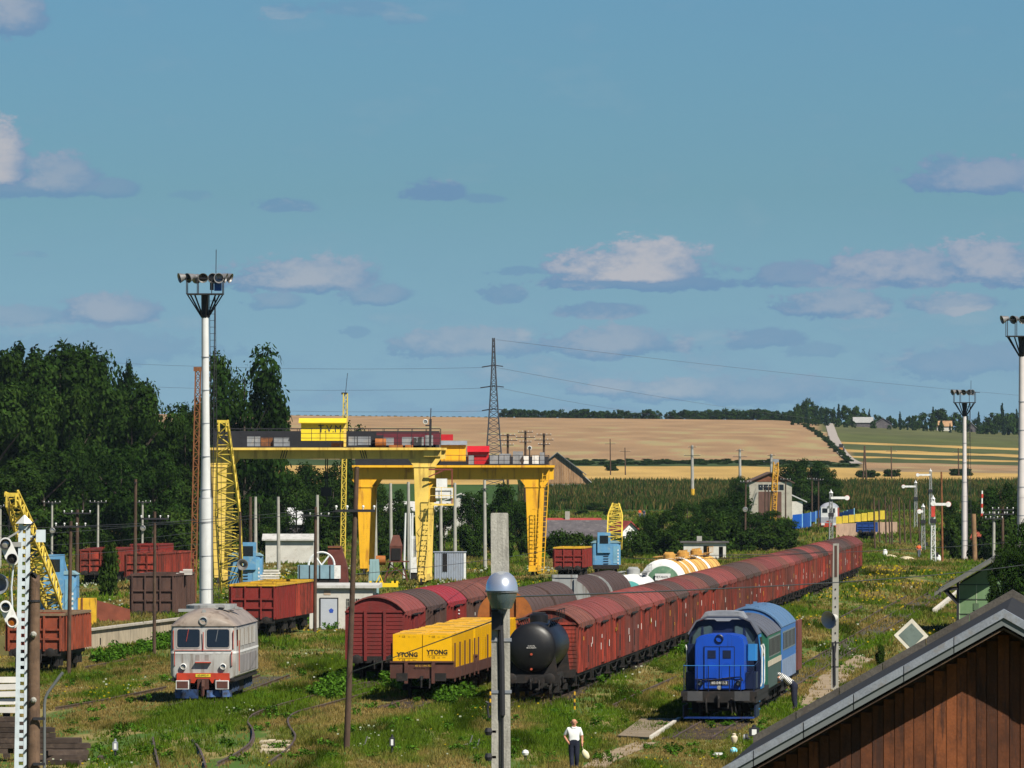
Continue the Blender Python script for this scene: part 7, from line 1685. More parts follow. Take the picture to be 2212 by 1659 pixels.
def grass():
    g = np.random.default_rng(33)
    pa, pd = PLAT; nrm = Vector((-pd.y, pd.x, 0)).normalized(); du = pd.normalized()
    Vs = []; Cs = []
    polys = [[((x - CX), (y - HY)) for x, y in q] for q in PATHS]
    def inpoly(px, py, q):
        r = np.zeros(len(px), bool); j = len(q) - 1
        for i in range(len(q)):
            (x0, z0), (x1, z1) = q[i], q[j]
            c = ((z0 > py) != (z1 > py)) & (px < (x1 - x0) * (py - z0) / ((z1 - z0) or 1e-9) + x0)
            r ^= c; j = i
        return r
    for (y0, y1, n, hb, wb, nb) in ((318, 400, 24000, 0.17, 0.030, 7), (400, 520, 30000, 0.19, 0.036, 7), (520, 760, 30000, 0.24, 0.06, 6), (760, 1330, 34000, 0.34, 0.11, 5), (1330, 1830, 16000, 0.5, 0.2, 5)):
        Y = np.sqrt(g.uniform(y0 ** 2, y1 ** 2, n)); X = g.uniform(-0.064, 0.064, n) * Y
        Zg = np.interp(Y, PY, PZ)
        # platform top
        rx = X - pa.x; ry = Y - pa.y
        along = rx * du.x + ry * du.y; across = rx * nrm.x + ry * nrm.y
        Zg = np.where((along > 0) & (along < pd.length) & (across > 0.3) & (across < 26), 1.1, Zg)
        keep = ~((np.abs(across) <= 0.3) & (along > 0) & (along < pd.length))
        dr = dry(X, Y)
        f = np.clip((dr - 0.525) * 4.2 + 0.5, 0, 1)
        tall = (0.55 + 0.9 * vnoise(X * 0.5 + 3, Y * 0.05)) * (1.15 - 0.5 * f)
        # worn ground is thinner
        keep &= g.random(n) > np.clip((vnoise(X * 0.3 + 20, Y * 0.03) - 0.62) * 3, 0, 0.85)
        for q in polys: keep &= ~(inpoly(X / Y * FOC, HC * FOC / Y, q) & (g.random(n) < 0.9))
        for (tp, th_, tl) in TRACKS:
            off = np.abs((X - tp.x) - (Y - tp.y) * th_)
            keep &= ~((off < 0.95) & (Y > tp.y) & (Y < tp.y + tl) & (g.random(n) < 0.5))
        X, Y, Zg, f, tall = X[keep], Y[keep], Zg[keep], f[keep], tall[keep]; n = len(X)
        green = np.array([0.068, 0.108, 0.013]); lush = np.array([0.084, 0.152, 0.014]); dryc = np.array([0.25, 0.19, 0.075]); rus = np.array([0.13, 0.085, 0.035])
        lu = vnoise(X * 0.25 + 40, Y * 0.03 + 11)[:, None]
        dk = np.clip((vnoise(X * 0.55 + 70, Y * 0.045 + 31)[:, None] - 0.55) * 3, 0, 0.6)
        base = (green * (1 - lu) + lush * lu) * (1 - dk)
        cc = base * (1 - f[:, None]) + (dryc * 0.75 + rus * 0.25) * f[:, None]
        for b in range(nb):
            a = g.uniform(0, 6.28, n); sp = wb * 3.2
            cx = X + g.normal(0, sp, n); cy = Y + g.normal(0, sp * 4, n)
            h = hb * tall * g.uniform(0.5, 1.35, n); w = wb * g.uniform(0.6, 1.3, n); le = h * g.normal(0, 0.35, n)
            tri = np.stack([np.stack([cx - w * np.cos(a), cy - w * np.sin(a), Zg - 0.02], 1), np.stack([cx + w * np.cos(a), cy + w * np.sin(a), Zg - 0.02], 1), np.stack([cx + le, cy + le * 0.4, Zg + h], 1)], 1)
            Vs.append(tri.reshape(-1, 3))
            Cs.append(cc * g.uniform(0.55, 1.35, (n, 1)) * np.array([[1.0, 1.0, 0.9]]))
    tag(obj('grass', quads_mesh('grass', np.concatenate(Vs), np.concatenate(Cs), M_GRASS, 3)), kind='stuff')
    # flower heads
    n = 9000
    Y = np.sqrt(g.uniform(318 ** 2, 1000 ** 2, n)); X = g.uniform(-0.06, 0.06, n) * Y
    k = vnoise(X * 0.35 + 13, Y * 0.025 + 3) + 0.25 * g.random(n) > 0.78
    X, Y = X[k], Y[k]; n = len(X)
    h = g.uniform(0.12, 0.42, n); r = g.uniform(0.018, 0.045, n) * (Y / 400)
    ye = vnoise(X * 0.2 + 51, Y * 0.012) + 0.3 * g.random(n) + np.where((X / Y > 0.02) & (Y > 470), 0.18, -0.05) > 0.72
    c = np.where(ye[:, None], np.array([[0.62, 0.42, 0.02]]), np.array([[0.62, 0.62, 0.52]]))
    q = np.stack([np.stack([X + r * u, Y, h + r * v], 1) for u, v in ((-1, -.7), (1, -.7), (1, .7), (-1, .7))], 1).reshape(-1, 3)
    tag(obj('wild_flowers', quads_mesh('wild_flowers', q, c, M_GRASS)), kind='stuff')
grass()
it = []
spots = [(880, 1492), (905, 1500), (935, 1508), (965, 1512), (990, 1505), (860, 1485), (1000, 1512), (955, 1520), (240, 1425), (270, 1418), (310, 1410), (345, 1400), (360, 1392), (225, 1430), (730, 1480), (715, 1500), (700, 1505), (1215, 1490), (1290, 1470), (760, 1340), (600, 1350), (640, 1352), (720, 1355), (1480, 1410), (1520, 1395)]
for x, y in spots:
    for k in range(9):
        p = pg(x + rnd.uniform(-14, 14), y + rnd.uniform(-5, 7)); it.append(('weed', rnd.randrange(4), p, rnd.uniform(0.8, 1.7), rnd.uniform(0.7, 1.5)))
for k in range(520):
    p = pg(rnd.uniform(0, 2212), rnd.uniform(1225, 1655)); it.append(('weed', k % 4, p, rnd.uniform(0.5, 1.0), rnd.uniform(0.25, 0.75)))
mass('weeds', 0, it, 12)
# ------------------------------------------------------------------ tracks, paths, road
M_RAILS = mk('rail_steel', (0.12, 0.075, 0.05), 0.55, metal=0.3, var=0.3, nscale=1.0, dirt=(0.2, 0.19, 0.19), dirt_amt=0.6)
M_SLEEP = mk('sleeper_wood', (0.06, 0.042, 0.032), 0.95, var=0.35, nscale=2, dirt=(0.12, 0.085, 0.06), dirt_amt=0.6, rand=0.3)
M_BALL = mk('ballast', (0.06, 0.052, 0.03), 0.95, var=0.4, nscale=3, dirt=(0.09, 0.095, 0.03), dirt_amt=0.8, bump=0.6, bscale=8, fine=0.25)
M_DIRT = mk('dirt_path', (0.30, 0.225, 0.14), 0.95, var=0.2, nscale=0.7, dirt=(0.16, 0.12, 0.06), dirt_amt=0.8, fine=0.12)
def rail_path(t, pts, name='rail'):
    """a rail along ground points: foot, web and head in one profile"""
    prof = [(-0.07, 0.0), (0.07, 0.0), (0.07, 0.02), (0.015, 0.03), (0.015, 0.11), (0.036, 0.12), (0.036, 0.155), (-0.036, 0.155), (-0.036, 0.12), (-0.015, 0.11), (-0.015, 0.03), (-0.07, 0.02)]
    rings = []
    for i, p in enumerate(pts):
        a = pts[max(0, i - 1)]; b = pts[min(len(pts) - 1, i + 1)]
        d = Vector((b[0] - a[0], b[1] - a[1], 0)).normalized(); n = Vector((d.y, -d.x, 0))
        rings.append([Vector((p[0], p[1], p[2] + z)) + n * x for x, z in prof])
    return MB().loft(rings).build(name, M_RAILS, t)
for i, (p0, h, L) in enumerate(TRACKS):
    t = bpy.data.objects.new('railway_track', None); col.objects.link(t); tag(t, kind='structure')
    c = math.sqrt(1 + h * h); nx, ny = 1 / c, -h / c
    q = [Vector((p0.x + k * L * h / c, p0.y + k * L / c, -0.03)) for k in np.linspace(0, 1, 12)]
    for s_ in (-0.75, 0.75): rail_path(t, [v + Vector((nx, ny, 0)) * s_ for v in q])
    mb = MB(); a, b = q[0], q[-1]
    mb.add([a + Vector((nx, ny, 0)) * -0.95 + Vector((0, 0, 0.045)), a + Vector((nx, ny, 0)) * 0.95 + Vector((0, 0, 0.045)), b + Vector((nx, ny, 0)) * 0.95 + Vector((0, 0, 0.045)), b + Vector((nx, ny, 0)) * -0.95 + Vector((0, 0, 0.045))], [(0, 1, 2, 3)])
    mb.build('ballast_bed', M_BALL, t)
    for k in range(int(min(L, 26) / 0.65)):
        part('sleep1', 'sleeper', lambda mb: mb.box(-1.25, 1.25, -0.12, 0.12, -0.02, 0.05), M_SLEEP, t, loc=(p0.x + k * 0.65 * h / c, p0.y + k * 0.65 / c, 0.0), rot=(0, 0, -math.atan(h)))
def smooth(px, n=6):
    P = [pg(x, y) for x, y in px]; out = []
    for i in range(len(P) - 1):
        p0, p1, p2, p3 = P[max(0, i - 1)], P[i], P[i + 1], P[min(len(P) - 1, i + 2)]
        for k in range(n):
            t_ = k / n
            out.append(0.5 * ((2 * p1) + (p2 - p0) * t_ + (2 * p0 - 5 * p1 + 4 * p2 - p3) * t_ ** 2 + (3 * p1 - p0 - 3 * p2 + p3) * t_ ** 3))
    return out + [P[-1]]
t = bpy.data.objects.new('railway_track', None); col.objects.link(t); tag(t, kind='structure')
for px in ([(790, 1480), (744, 1490.6), (607.5, 1527), (558.6, 1544), (541.5, 1554), (535.5, 1566), (545, 1581), (546.4, 1596), (539, 1613), (510, 1635), (470, 1655)], [(800, 1500), (700, 1528), (650, 1541), (629.5, 1551), (622, 1562), (626, 1577), (638, 1596), (630, 1615), (615, 1630), (580, 1655)]): rail_path(t, smooth(px))
t = bpy.data.objects.new('railway_track', None); col.objects.link(t); tag(t, kind='structure')
for px in ([(120, 1535), (177, 1525.6), (211, 1519.7), (290, 1504), (359, 1489)], [(183, 1446), (259, 1432), (340, 1418)], [(415, 1605), (429, 1622), (437, 1640), (444, 1662)], [(330, 1600), (334, 1622), (343, 1662)], [(1324, 1529), (1370, 1507), (1415, 1487), (1460, 1467)], [(1850, 1352), (1900, 1322), (1960, 1290)], [(1800, 1345), (1862, 1312)]): rail_path(t, smooth(px))
def sheet(name, px, mat, z=0.012, n=1):
    mb = MB(); P = [pg(x, y) for x, y in px]
    mb.add([(p.x, p.y, p.z + z) for p in P], [tuple(range(len(P)))])
    return tag(mb.build(name, mat, None), kind='structure')
for q in PATHS: sheet('dirt_path', q, M_DIRT)
t = thing('crossing_slab', 'broken pale concrete crossing slab between the curved rails', 'slab', pg(592, 1630))
g = random.Random(5)
for i in range(3):
    for j in range(4):
        a = pg(562 + j * 16 + g.uniform(-2, 2), 1628 - i * 10); w = 15 / (FOC / a.y)
        MB().box(0, w, 0, 2.6, -0.05, 0.09 + g.uniform(0, 0.04)).build('concrete_block', mk('slab_pale', (0.5, 0.42, 0.28), 0.9, var=0.25, nscale=3, dirt=(0.2, 0.16, 0.1), dirt_amt=0.6), t, loc=a - t.location)
# field road
rp = [gp(x, Y) for x, Y in ((1852, 3100), (1838, 3250), (1820, 3450), (1808, 3700), (1800, 3950), (1793, 4350), (1790, 4480))]
mb = MB()
for a, b in zip(rp[:-1], rp[1:]):
    n = 12
    for k in range(n):
        u = a + (b - a) * (k / n); v = a + (b - a) * ((k + 1) / n)
        pts = []
        for q, s_ in ((u, -1), (u, 1), (v, 1), (v, -1)):
            x = q.x + s_ * 2.0; pts.append((x, q.y, gz(x, q.y) + 0.25))
        mb.add(pts, [(0, 1, 2, 3)])
tag(mb.build('road', mk('dusty_road', (0.33, 0.29, 0.25), 0.9, var=0.1), None), kind='structure')
p = gp(1817, 3480); p.z += 0.25
t = thing('tractor', 'small dark tractor with orange rear driving up the field road', 'tractor', p)
part('trb', 'body', lambda mb: mb.box(-0.7, 0.7, 0, 3.4, 0.7, 1.5), mk('tractor_orange', (0.4, 0.16, 0.03), 0.6), t)
cabt = part('trc', 'cab', lambda mb: mb.box(-0.75, 0.75, 0.2, 1.8, 1.5, 2.7), M_RAILB, t)
part('trr', 'roof', lambda mb: mb.box(-0.85, 0.85, 0.1, 1.9, 2.7, 2.82), M_NAVY, cabt)
for s_ in (-1, 1):
    part('trw', 'rear_wheel', lambda mb: mb.lathe([(0.3, -0.25), (0.8, -0.25), (0.8, 0.25), (0.3, 0.25)], (0, 0, 0.8), 0, 16), M_RAILB, t, loc=(s_ * 1.05, 0.8, 0))
    part('trw2', 'front_wheel', lambda mb: mb.lathe([(0.2, -0.15), (0.5, -0.15), (0.5, 0.15), (0.2, 0.15)], (0, 0, 0.5), 0, 12), M_RAILB, t, loc=(s_ * 0.8, 3.1, 0))
# low concrete platform beside the blue locomotive
P = [pg(1334, 1594), pg(1402, 1598), pg(1464, 1557), pg(1386, 1556)]
t = thing('low_platform', 'low concrete platform slab with white painted edge beside the blue locomotive', 'platform', P[0])
o = P[0]
MB().prism([((v - o).x, (v - o).y) for v in P], 2, -0.1, 0.1).build('slab', mk('platform_slab', (0.22, 0.17, 0.11), 0.95, var=0.2, nscale=0.8, dirt=(0.16, 0.12, 0.07), dirt_amt=0.6), t)
for k in range(9):
    a = P[1] + (P[2] - P[1]) * (k / 9); b = P[1] + (P[2] - P[1]) * ((k + 0.93) / 9)
    MB().bar((a - o) + Vector((0.08, 0, 0.03)), (b - o) + Vector((0.08, 0, 0.03)), 0.14, 0.26).build('edge_block', mk('edge_white', (0.6, 0.56, 0.48), 0.9, var=0.15, dirt=(0.35, 0.2, 0.12), dirt_amt=0.5), t)
t = thing('platform_edge', 'white painted platform edge beside the green goods building', 'platform', pg(2019, 1325))
a, b = pg(2019, 1325), pg(2070, 1283)
for k in range(12): MB().bar((b - a) * (k / 12) + Vector((0, 0, 0.15)), (b - a) * ((k + 0.9) / 12) + Vector((0, 0, 0.15)), 0.3, 0.4).build('edge_block', MATS['edge_white'], t)
# ------------------------------------------------------------------ yard clutter
def lantern(label, x, y, h, w, mat=M_RAILB):
    p = pg(x, y)
    t = thing('points_lantern', label, 'lantern', p)
    part(('lnp', h), 'post', lambda mb: mb.tube((0, 0, -0.05), (0, 0, h * 0.42), 0.04), M_RAILB, t)
    part(('lnb', h, w), 'case', lambda mb: mb.box(-w, w, -w * 0.8, w * 0.8, h * 0.4, h * 0.82), mat, t)
    part(('lng', h, w), 'white_pane', lambda mb: mb.box(-w * 0.45, w * 0.45, -w * 0.8 - 0.01, -w * 0.8, h * 0.46, h * 0.76), M_PORC, t)
    part(('lnc', h, w), 'chimney', lambda mb: mb.lathe([(w * 0.8, h * 0.82), (w * 0.4, h * 0.88), (w * 0.4, h * 0.97), (w * 0.15, h)], (0, 0, 0), 2, 10), mat, t)
    return t
lantern('small black points lantern with white pane standing in the grass', 847, 1630, 0.75, 0.1)
lantern('small grey points lantern beside the stacked sleepers', 249, 1637, 0.7, 0.1, M_GREY)
lantern('boxy black points lantern beside the timber barn roof', 1629, 1606, 0.72, 0.2)
t = thing('points_lever', 'points lever with black and white weight lying in the grass', 'lever', pg(1612, 1605))
part('plw', 'weight', lambda mb: mb.lathe([(0.02, -0.09), (0.14, -0.07), (0.17, 0.0), (0.14, 0.07), (0.02, 0.09)], (0, 0, 0.2), 0, 14), M_RAILB, t, True)
part('plw2', 'white_half', lambda mb: mb.lathe([(0.02, -0.12), (0.12, -0.1), (0.15, -0.05)], (0, 0, 0.2), 0, 14), M_WHITE, t, True)
part('plr', 'lever_rod', lambda mb: mb.tube((0.05, 0, 0.2), (0.4, 0, 0.02), 0.03), M_RAILB, t)
t = thing('point_weight', 'whitewashed points weight standing on end in the grass', 'weight', pg(1586, 1609))
part('pww', 'weight', lambda mb: mb.lathe([(0.05, 0), (0.07, 0.08), (0.13, 0.2), (0.13, 0.3), (0.07, 0.36), (0.08, 0.42), (0.02, 0.45)], (0, 0, 0), 2, 10), mk('chalky', (0.55, 0.47, 0.34), 0.9, var=0.2), t, True)
t = thing('lamp_globe', 'white globe lamp on a short stand in the grass', 'lamp', pg(1135, 1643))
part('lgb', 'globe', lambda mb: mb.lathe([(0.02, 0.16), (0.1, 0.2), (0.13, 0.28), (0.1, 0.36), (0.02, 0.4)], (0, 0, 0), 2, 12), M_PORC, t, True); part('lgs', 'stand', lambda mb: mb.tube((0, 0, 0), (0, 0, 0.18), 0.05), M_RAILB, t)
t = thing('plastic_bag', 'crumpled light blue plastic bag lying in the grass', 'bag', pg(1584, 1627))
part('pbg', 'bag', lambda mb: mb.loft([[(r * math.cos(a) * (1 + 0.3 * math.sin(3 * a + z * 9)), r * 0.7 * math.sin(a), z) for a in [k * math.pi / 5 for k in range(10)]] for z, r in ((0, 0.12), (0.09, 0.13), (0.17, 0.1), (0.22, 0.04))]), mk('bag_blue', (0.2, 0.6, 0.75), 0.4), t, True)
t = thing('white_tray', 'small white tray littering the grass', 'litter', pg(1550, 1640))
part('wtr', 'tray', lambda mb: mb.prism([(-0.16, 0.16), (-0.2, 0.24), (0.2, 0.24), (0.16, 0.16)], 1, -0.1, 0.1), M_PORC, t)
for i, (x, y) in enumerate(((788, 1608), (1030, 1614), (1015, 1606))):
    t = thing('points_lever', ['thin points lever beside the black lantern', 'pair of points levers near the lamp post', 'short points lever near the lamp post'][i], 'lever', pg(x, y + 6))
    part('plv', 'lever_rod', lambda mb: mb.path([(-0.25, 0, 0.05), (0, 0, 0.1), (0.1, 0, 0.42)], 0.025), M_STEEL, t); part('plv2', 'lever_base', lambda mb: mb.box(-0.1, 0.2, -0.15, 0.15, 0, 0.08), M_RAILB, t)
# distance marker posts, black and yellow
for i, (x, y) in enumerate(((1059, 1545), (1241, 1545))):
    t = thing('clearance_marker', ['black and yellow clearance marker beside the lamp post', 'black and yellow clearance marker beside the red train'][i], 'marker', pg(x, y - 12))
    for k in range(5): part(('cm', k), 'band', lambda mb: mb.tube((0, 0, k * 0.16), (0, 0, k * 0.16 + 0.158), 0.045), M_RAILB if k % 2 else M_YEL, t)
# diamond board
t = thing('diamond_board', 'tilted grey green diamond board with white frame', 'sign', pg(1968, 1450))
s = FOC / t.location.y
zc = zy(1372, s)
part('dbf', 'frame', lambda mb: mb.prism([(-0.9, zc), (0, zc - 0.95), (0.92, zc - 0.05), (0.05, zc + 0.88)], 1, -0.03, 0.03), mk('board_cream', (0.62, 0.58, 0.48), 0.7), t)
part('dbi', 'face', lambda mb: mb.prism([(-0.66, zc), (0, zc - 0.68), (0.67, zc - 0.04), (0.03, zc + 0.63)], 1, -0.045, -0.03), mk('board_green', (0.13, 0.17, 0.15), 0.7, var=0.15, dirt=(0.06, 0.08, 0.07), dirt_amt=0.5), t)
part('dbp', 'post', lambda mb: mb.bar((0.1, 0.06, -0.1), (0.05, 0.06, zc), 0.09), M_WOOD, t)
# stacked sleepers and white slabs at the lower left
SL = 'stacked old railway sleepers'
g = random.Random(9)
def sleeper(x, Y, z, rz, l=2.6, lab='dark weathered railway sleeper in the stack by the lattice signal'):
    o = part(('slp', l), 'railway_sleeper', lambda mb: mb.box(-l / 2, l / 2, -0.13, 0.13, 0, 0.17), M_SLEEP, None)
    o.location = ((x - CX) / FOC * Y, Y, z); o.rotation_euler = (0, 0, rz)
    tag(o, lab, 'sleeper', SL)
for lay in range(7):
    xr = [185, 190, 178, 110, 108, 60, 45][lay]
    for k in range(3 if lay < 6 else 2):
        sleeper(xr - 75 + g.uniform(-14, 10), 334.6 + k * 0.42 + lay * 0.1, 0.3 + lay * 0.19, g.uniform(-0.05, 0.05))
        if lay < 3: sleeper(xr - 235 + g.uniform(-14, 10), 334.6 + k * 0.42 + lay * 0.1, 0.3 + lay * 0.19, g.uniform(-0.05, 0.05))
for k in range(5): sleeper(60 + k * 40, 335.2, 0.02, R(90) + g.uniform(-.05, .05), 1.6, 'dark sleeper laid crosswise under the stack by the lattice signal')
for k in range(3): sleeper(128 + k * 8, 331 + k * 0.3, 0.02 + k * 0.16, 0.5 * k - 0.4, 1.7, 'short dark timber lying loose in front of the sleeper stack')
WS = 'stacked white concrete slabs'
for k in range(5):
    o = part('wslab', 'concrete_slab', lambda mb: mb.rbox(-1.6, 1.6, -0.35, 0.35, 0, 0.2, 0.05), mk('slab_white', (0.66, 0.63, 0.58), 0.85, var=0.12), None)
    o.location = ((-58 + g.uniform(-5, 4) - CX) / FOC * 338, 338 + g.uniform(-.06, .06), 1.7 + k * 0.27); o.rotation_euler = (g.uniform(-.02, .02), g.uniform(-.03, .03), g.uniform(-.04, .04))
    tag(o, 'thick white concrete slab stacked beside the lattice signal', 'slab', WS)
sp = thing('slab_trestle', 'low timber trestle under the white concrete slabs', 'trestle', ((-45 - CX) / FOC * 338, 338, 0))
for x in (-1.2, 0, 1.0): part('strl', 'leg', lambda mb: mb.box(-0.12, 0.12, -0.3, 0.3, 0, 1.68), M_SLEEP, sp, loc=(x, 0, 0))
# things under and around the gantry cranes
def bx(name, label, cat, x0, x1, y0, y1, Y, mat, depth=2.5, extra=None):
    s = FOC / Y; xc = (x0 + x1) / 2
    t = thing(name, label, cat, ((xc - CX) / s, Y, 0))
    w = (x1 - x0) / s / 2; z0, z1 = max(0, zy(y1, s)), zy(y0, s)
    return t, w, z0, z1, s
t, w, z0, z1, s = bx('corrugated_hut', 'grey corrugated steel hut with dark doorway beside the gantry leg', 'hut', 938, 1002, 1193, 1270, 885, None)
M_COR = mk('corrugated_grey', (0.33, 0.37, 0.44), 0.5, var=0.08, dirt=(0.25, 0.22, 0.2), dirt_amt=0.4)
part('cht', 'wall', lambda mb: mb.box(-w, w, 0, 3, 0, z1), M_COR, t)
for k in range(17): part('chr', 'corrugation', lambda mb: mb.box(-0.045, 0.045, -0.05, -0.001, 0, z1), M_COR, t, loc=(-w + 0.09 + k * (2 * w - 0.18) / 16, 0, 0))
part('chd', 'doorway', lambda mb: mb.box(-w * 0.45, -w * 0.12, -0.07, -0.052, 0.9, z1 - 0.1), M_DARK, t); part('che', 'corner_trim', lambda mb: mb.box(w, w + 0.2, -0.03, 0.3, 0, z1), M_WHITE, t); part('chf', 'roof', lambda mb: mb.box(-w - 0.1, w + 0.25, -0.1, 3.1, z1, z1 + 0.06), M_COR, t)
t, w, z0, z1, s = bx('steel_cabinet', 'pale teal tapered steel cabinet by the orange gantry leg', 'cabinet', 797, 820, 1208, 1270, 868, None)
MC = mk('cabinet_teal', (0.26, 0.4, 0.42), 0.5, var=0.1)
part('tcb', 'case', lambda mb: mb.prism([(-w * 1.1, 0), (w * 1.1, 0), (w * 0.85, z1), (-w * 0.85, z1)], 1, 0, 0.9), MC, t)
for k in range(3): part('tcs', 'panel', lambda mb: mb.box(-w * 0.26, w * 0.26, -0.03, -0.002, 0.2, z1 - 0.15), MC, t, loc=(-w * 0.56 + k * w * 0.56, 0, 0))
t, w, z0, z1, s = bx('rusty_hopper', 'rusty brown hopper on a braced steel frame between the gantry legs', 'hopper', 842, 869, 1156, 1212, 872, None)
MR = mk('hopper_rust', (0.11, 0.035, 0.022), 0.8, var=0.3)
part('hpb', 'bin', lambda mb: mb.loft([[(-a, y0_, z), (a, y0_, z), (a, y1_, z), (-a, y1_, z)] for z, a, y0_, y1_ in ((z0, w * 0.9, 0, 1.6), (z1 - 1.0, w, -0.1, 1.8), (z1, w * 0.5, 0.4, 1.3))]), MR, t)
part('hpo', 'opening', lambda mb: mb.box(-w * 0.75, w * 0.75, -0.12, -0.1, z0 + 0.1, z0 + 1.2), M_DARK, t)
for sx in (-1, 1):
    for y in (0.1, 1.5): part(('hpl', sx), 'leg', lambda mb: mb.bar((sx * w * 0.9, 0, z0), (sx * w * 1.9, 0, 0), 0.14), MR, t, loc=(0, y, 0))
    part(('hpx', sx), 'brace', lambda mb: mb.bar((sx * w * 1.5, 0, 0.6), (-sx * w * 1.1, 0, z0 - 0.2), 0.1), MR, t)
part('hpd', 'conveyor_drum', lambda mb: mb.lathe([(0.45, -0.4), (0.45, 0.5)], (-1.5, 0.5, 2.1), 0, 16), M_ORUST, t); part('hpc', 'catwalk', lambda mb: mb.box(-w * 1.3, w * 2.1, -0.4, 1.8, z0 - 0.1, z0), MR, t)
t = thing('cement_loader', 'white machine with barred cage beside the pale gantry leg', 'machine', ((896 - CX) / FOC * 890, 890, 0))
s = FOC / 890
part('clp', 'panel', lambda mb: mb.box(-0.35, 0.35, 0, 1.2, zy(1237, s), zy(1203, s)), M_WHITE, t); part('clf', 'base', lambda mb: mb.box(-0.4, 0.5, 0.1, 1.1, 0, zy(1237, s) - 0.002), M_FRAME, t)
for k in range(5): part('clb', 'cage_bar', lambda mb: mb.path([(0, 0, zy(1203, s)), (0, 0, zy(1165, s)), (0, 0.3, zy(1158, s))], 0.03), M_WHITE, t, loc=(-0.28 + k * 0.14, 0, 0))
for k, (xa, xb) in enumerate(((870, 872), (880, 888), (885, 890))):
    pole(['white tubular post leaning by the rusty hopper', 'white slanted strut by the rusty hopper', 'thin white slanted pipe by the white machine'][k], xb, 1250, xa + 6, 1108, 0.13, M_MASTW, (), None, 905, name='white_post')
t = thing('machine_crate', 'pale blue machine crate with white flywheel arc', 'machine', ((689 - CX) / FOC * 750, 750, 0)); s = FOC / 750
part('mcb', 'crate', lambda mb: mb.box((643 - 689) / s, (722 - 689) / s, 0, 2.2, zy(1250, s), zy(1221, s)), mk('crate_blue', (0.2, 0.32, 0.38), 0.6), t)
for k in range(4): part('mcp', 'crate_post', lambda mb: mb.box(-0.04, 0.04, -0.05, -0.001, zy(1250, s), zy(1221, s)), M_RAILB, t, loc=((647 + k * 22 - 689) / s, 0, 0))
part('mce', 'white_end', lambda mb: mb.box((722 - 689) / s, (735 - 689) / s, 0, 2.0, zy(1250, s), zy(1222, s)), M_WHITE, t); part('mcs', 'support', lambda mb: mb.box((646 - 689) / s, (732 - 689) / s, 0.1, 2.0, 0, zy(1250, s) - 0.002), M_FRAME, t)
def f(mb):
    rc = []
    for k in range(17):
        a = math.pi * k / 16; rc.append((( 694 - 689) / s + 1.05 * math.cos(a), 0.9, zy(1221, s) + 1.05 * math.sin(a)))
    mb.path(rc, 0.09, 6)
    for a in (0.9, 2.2): mb.tube(((694 - 689) / s, 0.9, zy(1221, s)), ((694 - 689) / s + 1.05 * math.cos(a), 0.9, zy(1221, s) + 1.05 * math.sin(a)), 0.07)
part('mcw', 'flywheel', f, M_WHITE, t)
t, w, z0, z1, s = bx('rusty_tank', 'large dark rust red sloping tank behind the pale blue crate', 'tank', 708, 752, 1180, 1262, 790, None)
part('rtk', 'shell', lambda mb: mb.prism([(-w, 0), (w * 1.05, 0), (w * 0.9, z1 * 0.55), (w * 0.3, z1), (-w, z1)], 1, 0, 4), mk('tank_rust', (0.12, 0.03, 0.022), 0.75, var=0.25), t)
part('rtr', 'rim', lambda mb: mb.bar((-w, -0.05, z1 * 0.98), (w * 0.3, -0.05, z1 * 0.98), 0.12), M_RUSTM, t)
t, w, z0, z1, s = bx('steel_box', 'blue grey steel box at the right of the white hut', 'box', 782, 818, 1269, 1345, 640, None)
part('sbx', 'case', lambda mb: mb.box(-w, w, 0, 1.6, 0, z1), MC, t)
for k in range(3): part('sbr', 'rib', lambda mb: mb.box(-0.03, 0.03, -0.04, -0.001, 0, z1), M_RAILB, t, loc=(-w * 0.7 + k * w * 0.7, 0, 0))
t = thing('lifting_beam', 'bright yellow lifting beam with sling lying on the blue grey box', 'lifting beam', ((823 - CX) / FOC * 639, 639, zy(1269, FOC / 639))); s = FOC / 639
MY = mk('beam_yellow', (0.8, 0.55, 0.02), 0.5, var=0.1)
part('lfb', 'beam', lambda mb: mb.box((792 - 823) / s, (860 - 823) / s, 0.1, 0.5, 0.02, 0.3), MY, t)
for x in (800, 822, 848, 858): part('lfl', 'lug', lambda mb: mb.box(-0.08, 0.08, 0.2, 0.4, 0.3, 0.45), MY, t, loc=((x - 823) / s, 0, 0))
part('lfs', 'sling', lambda mb: mb.path([((812 - 823) / s, 0.3, 0.3), ((820 - 823) / s, 0.3, 0.85), ((827 - 823) / s, 0.3, 0.3)], 0.04), MY, t)
t, w, z0, z1, s = bx('plank_stack', 'untidy stack of white planks behind the rail crane', 'planks', 563, 603, 1228, 1300, 705, None)
g = random.Random(2)
for k in range(16): part(('pk', k), 'plank', lambda mb: mb.box(-w * g.uniform(0.6, 1.1), w * g.uniform(0.6, 1.1), g.uniform(-0.1, 0.1), 1.2, 0, 0.13), mk('plank_white', (0.6, 0.56, 0.5), 0.8, rand=0.2), t, loc=(0, 0, 0.05 + k * (z1 - 0.1) / 16))
t, w, z0, z1, s = bx('plank_stack', 'pale planks lying across the dark brown open wagon', 'planks', 392, 424, 1226, 1244, 612, None)
t.location.z = 3.66; t.location.x -= 0.3
for k in range(3): part(('pk2', k), 'plank', lambda mb: mb.box(-w * (1.1 - 0.25 * k), w * (1 - 0.2 * k), 0, 1.2, 0, 0.1), MATS['plank_white'], t, loc=(0.1 * k, 0, k * 0.13))
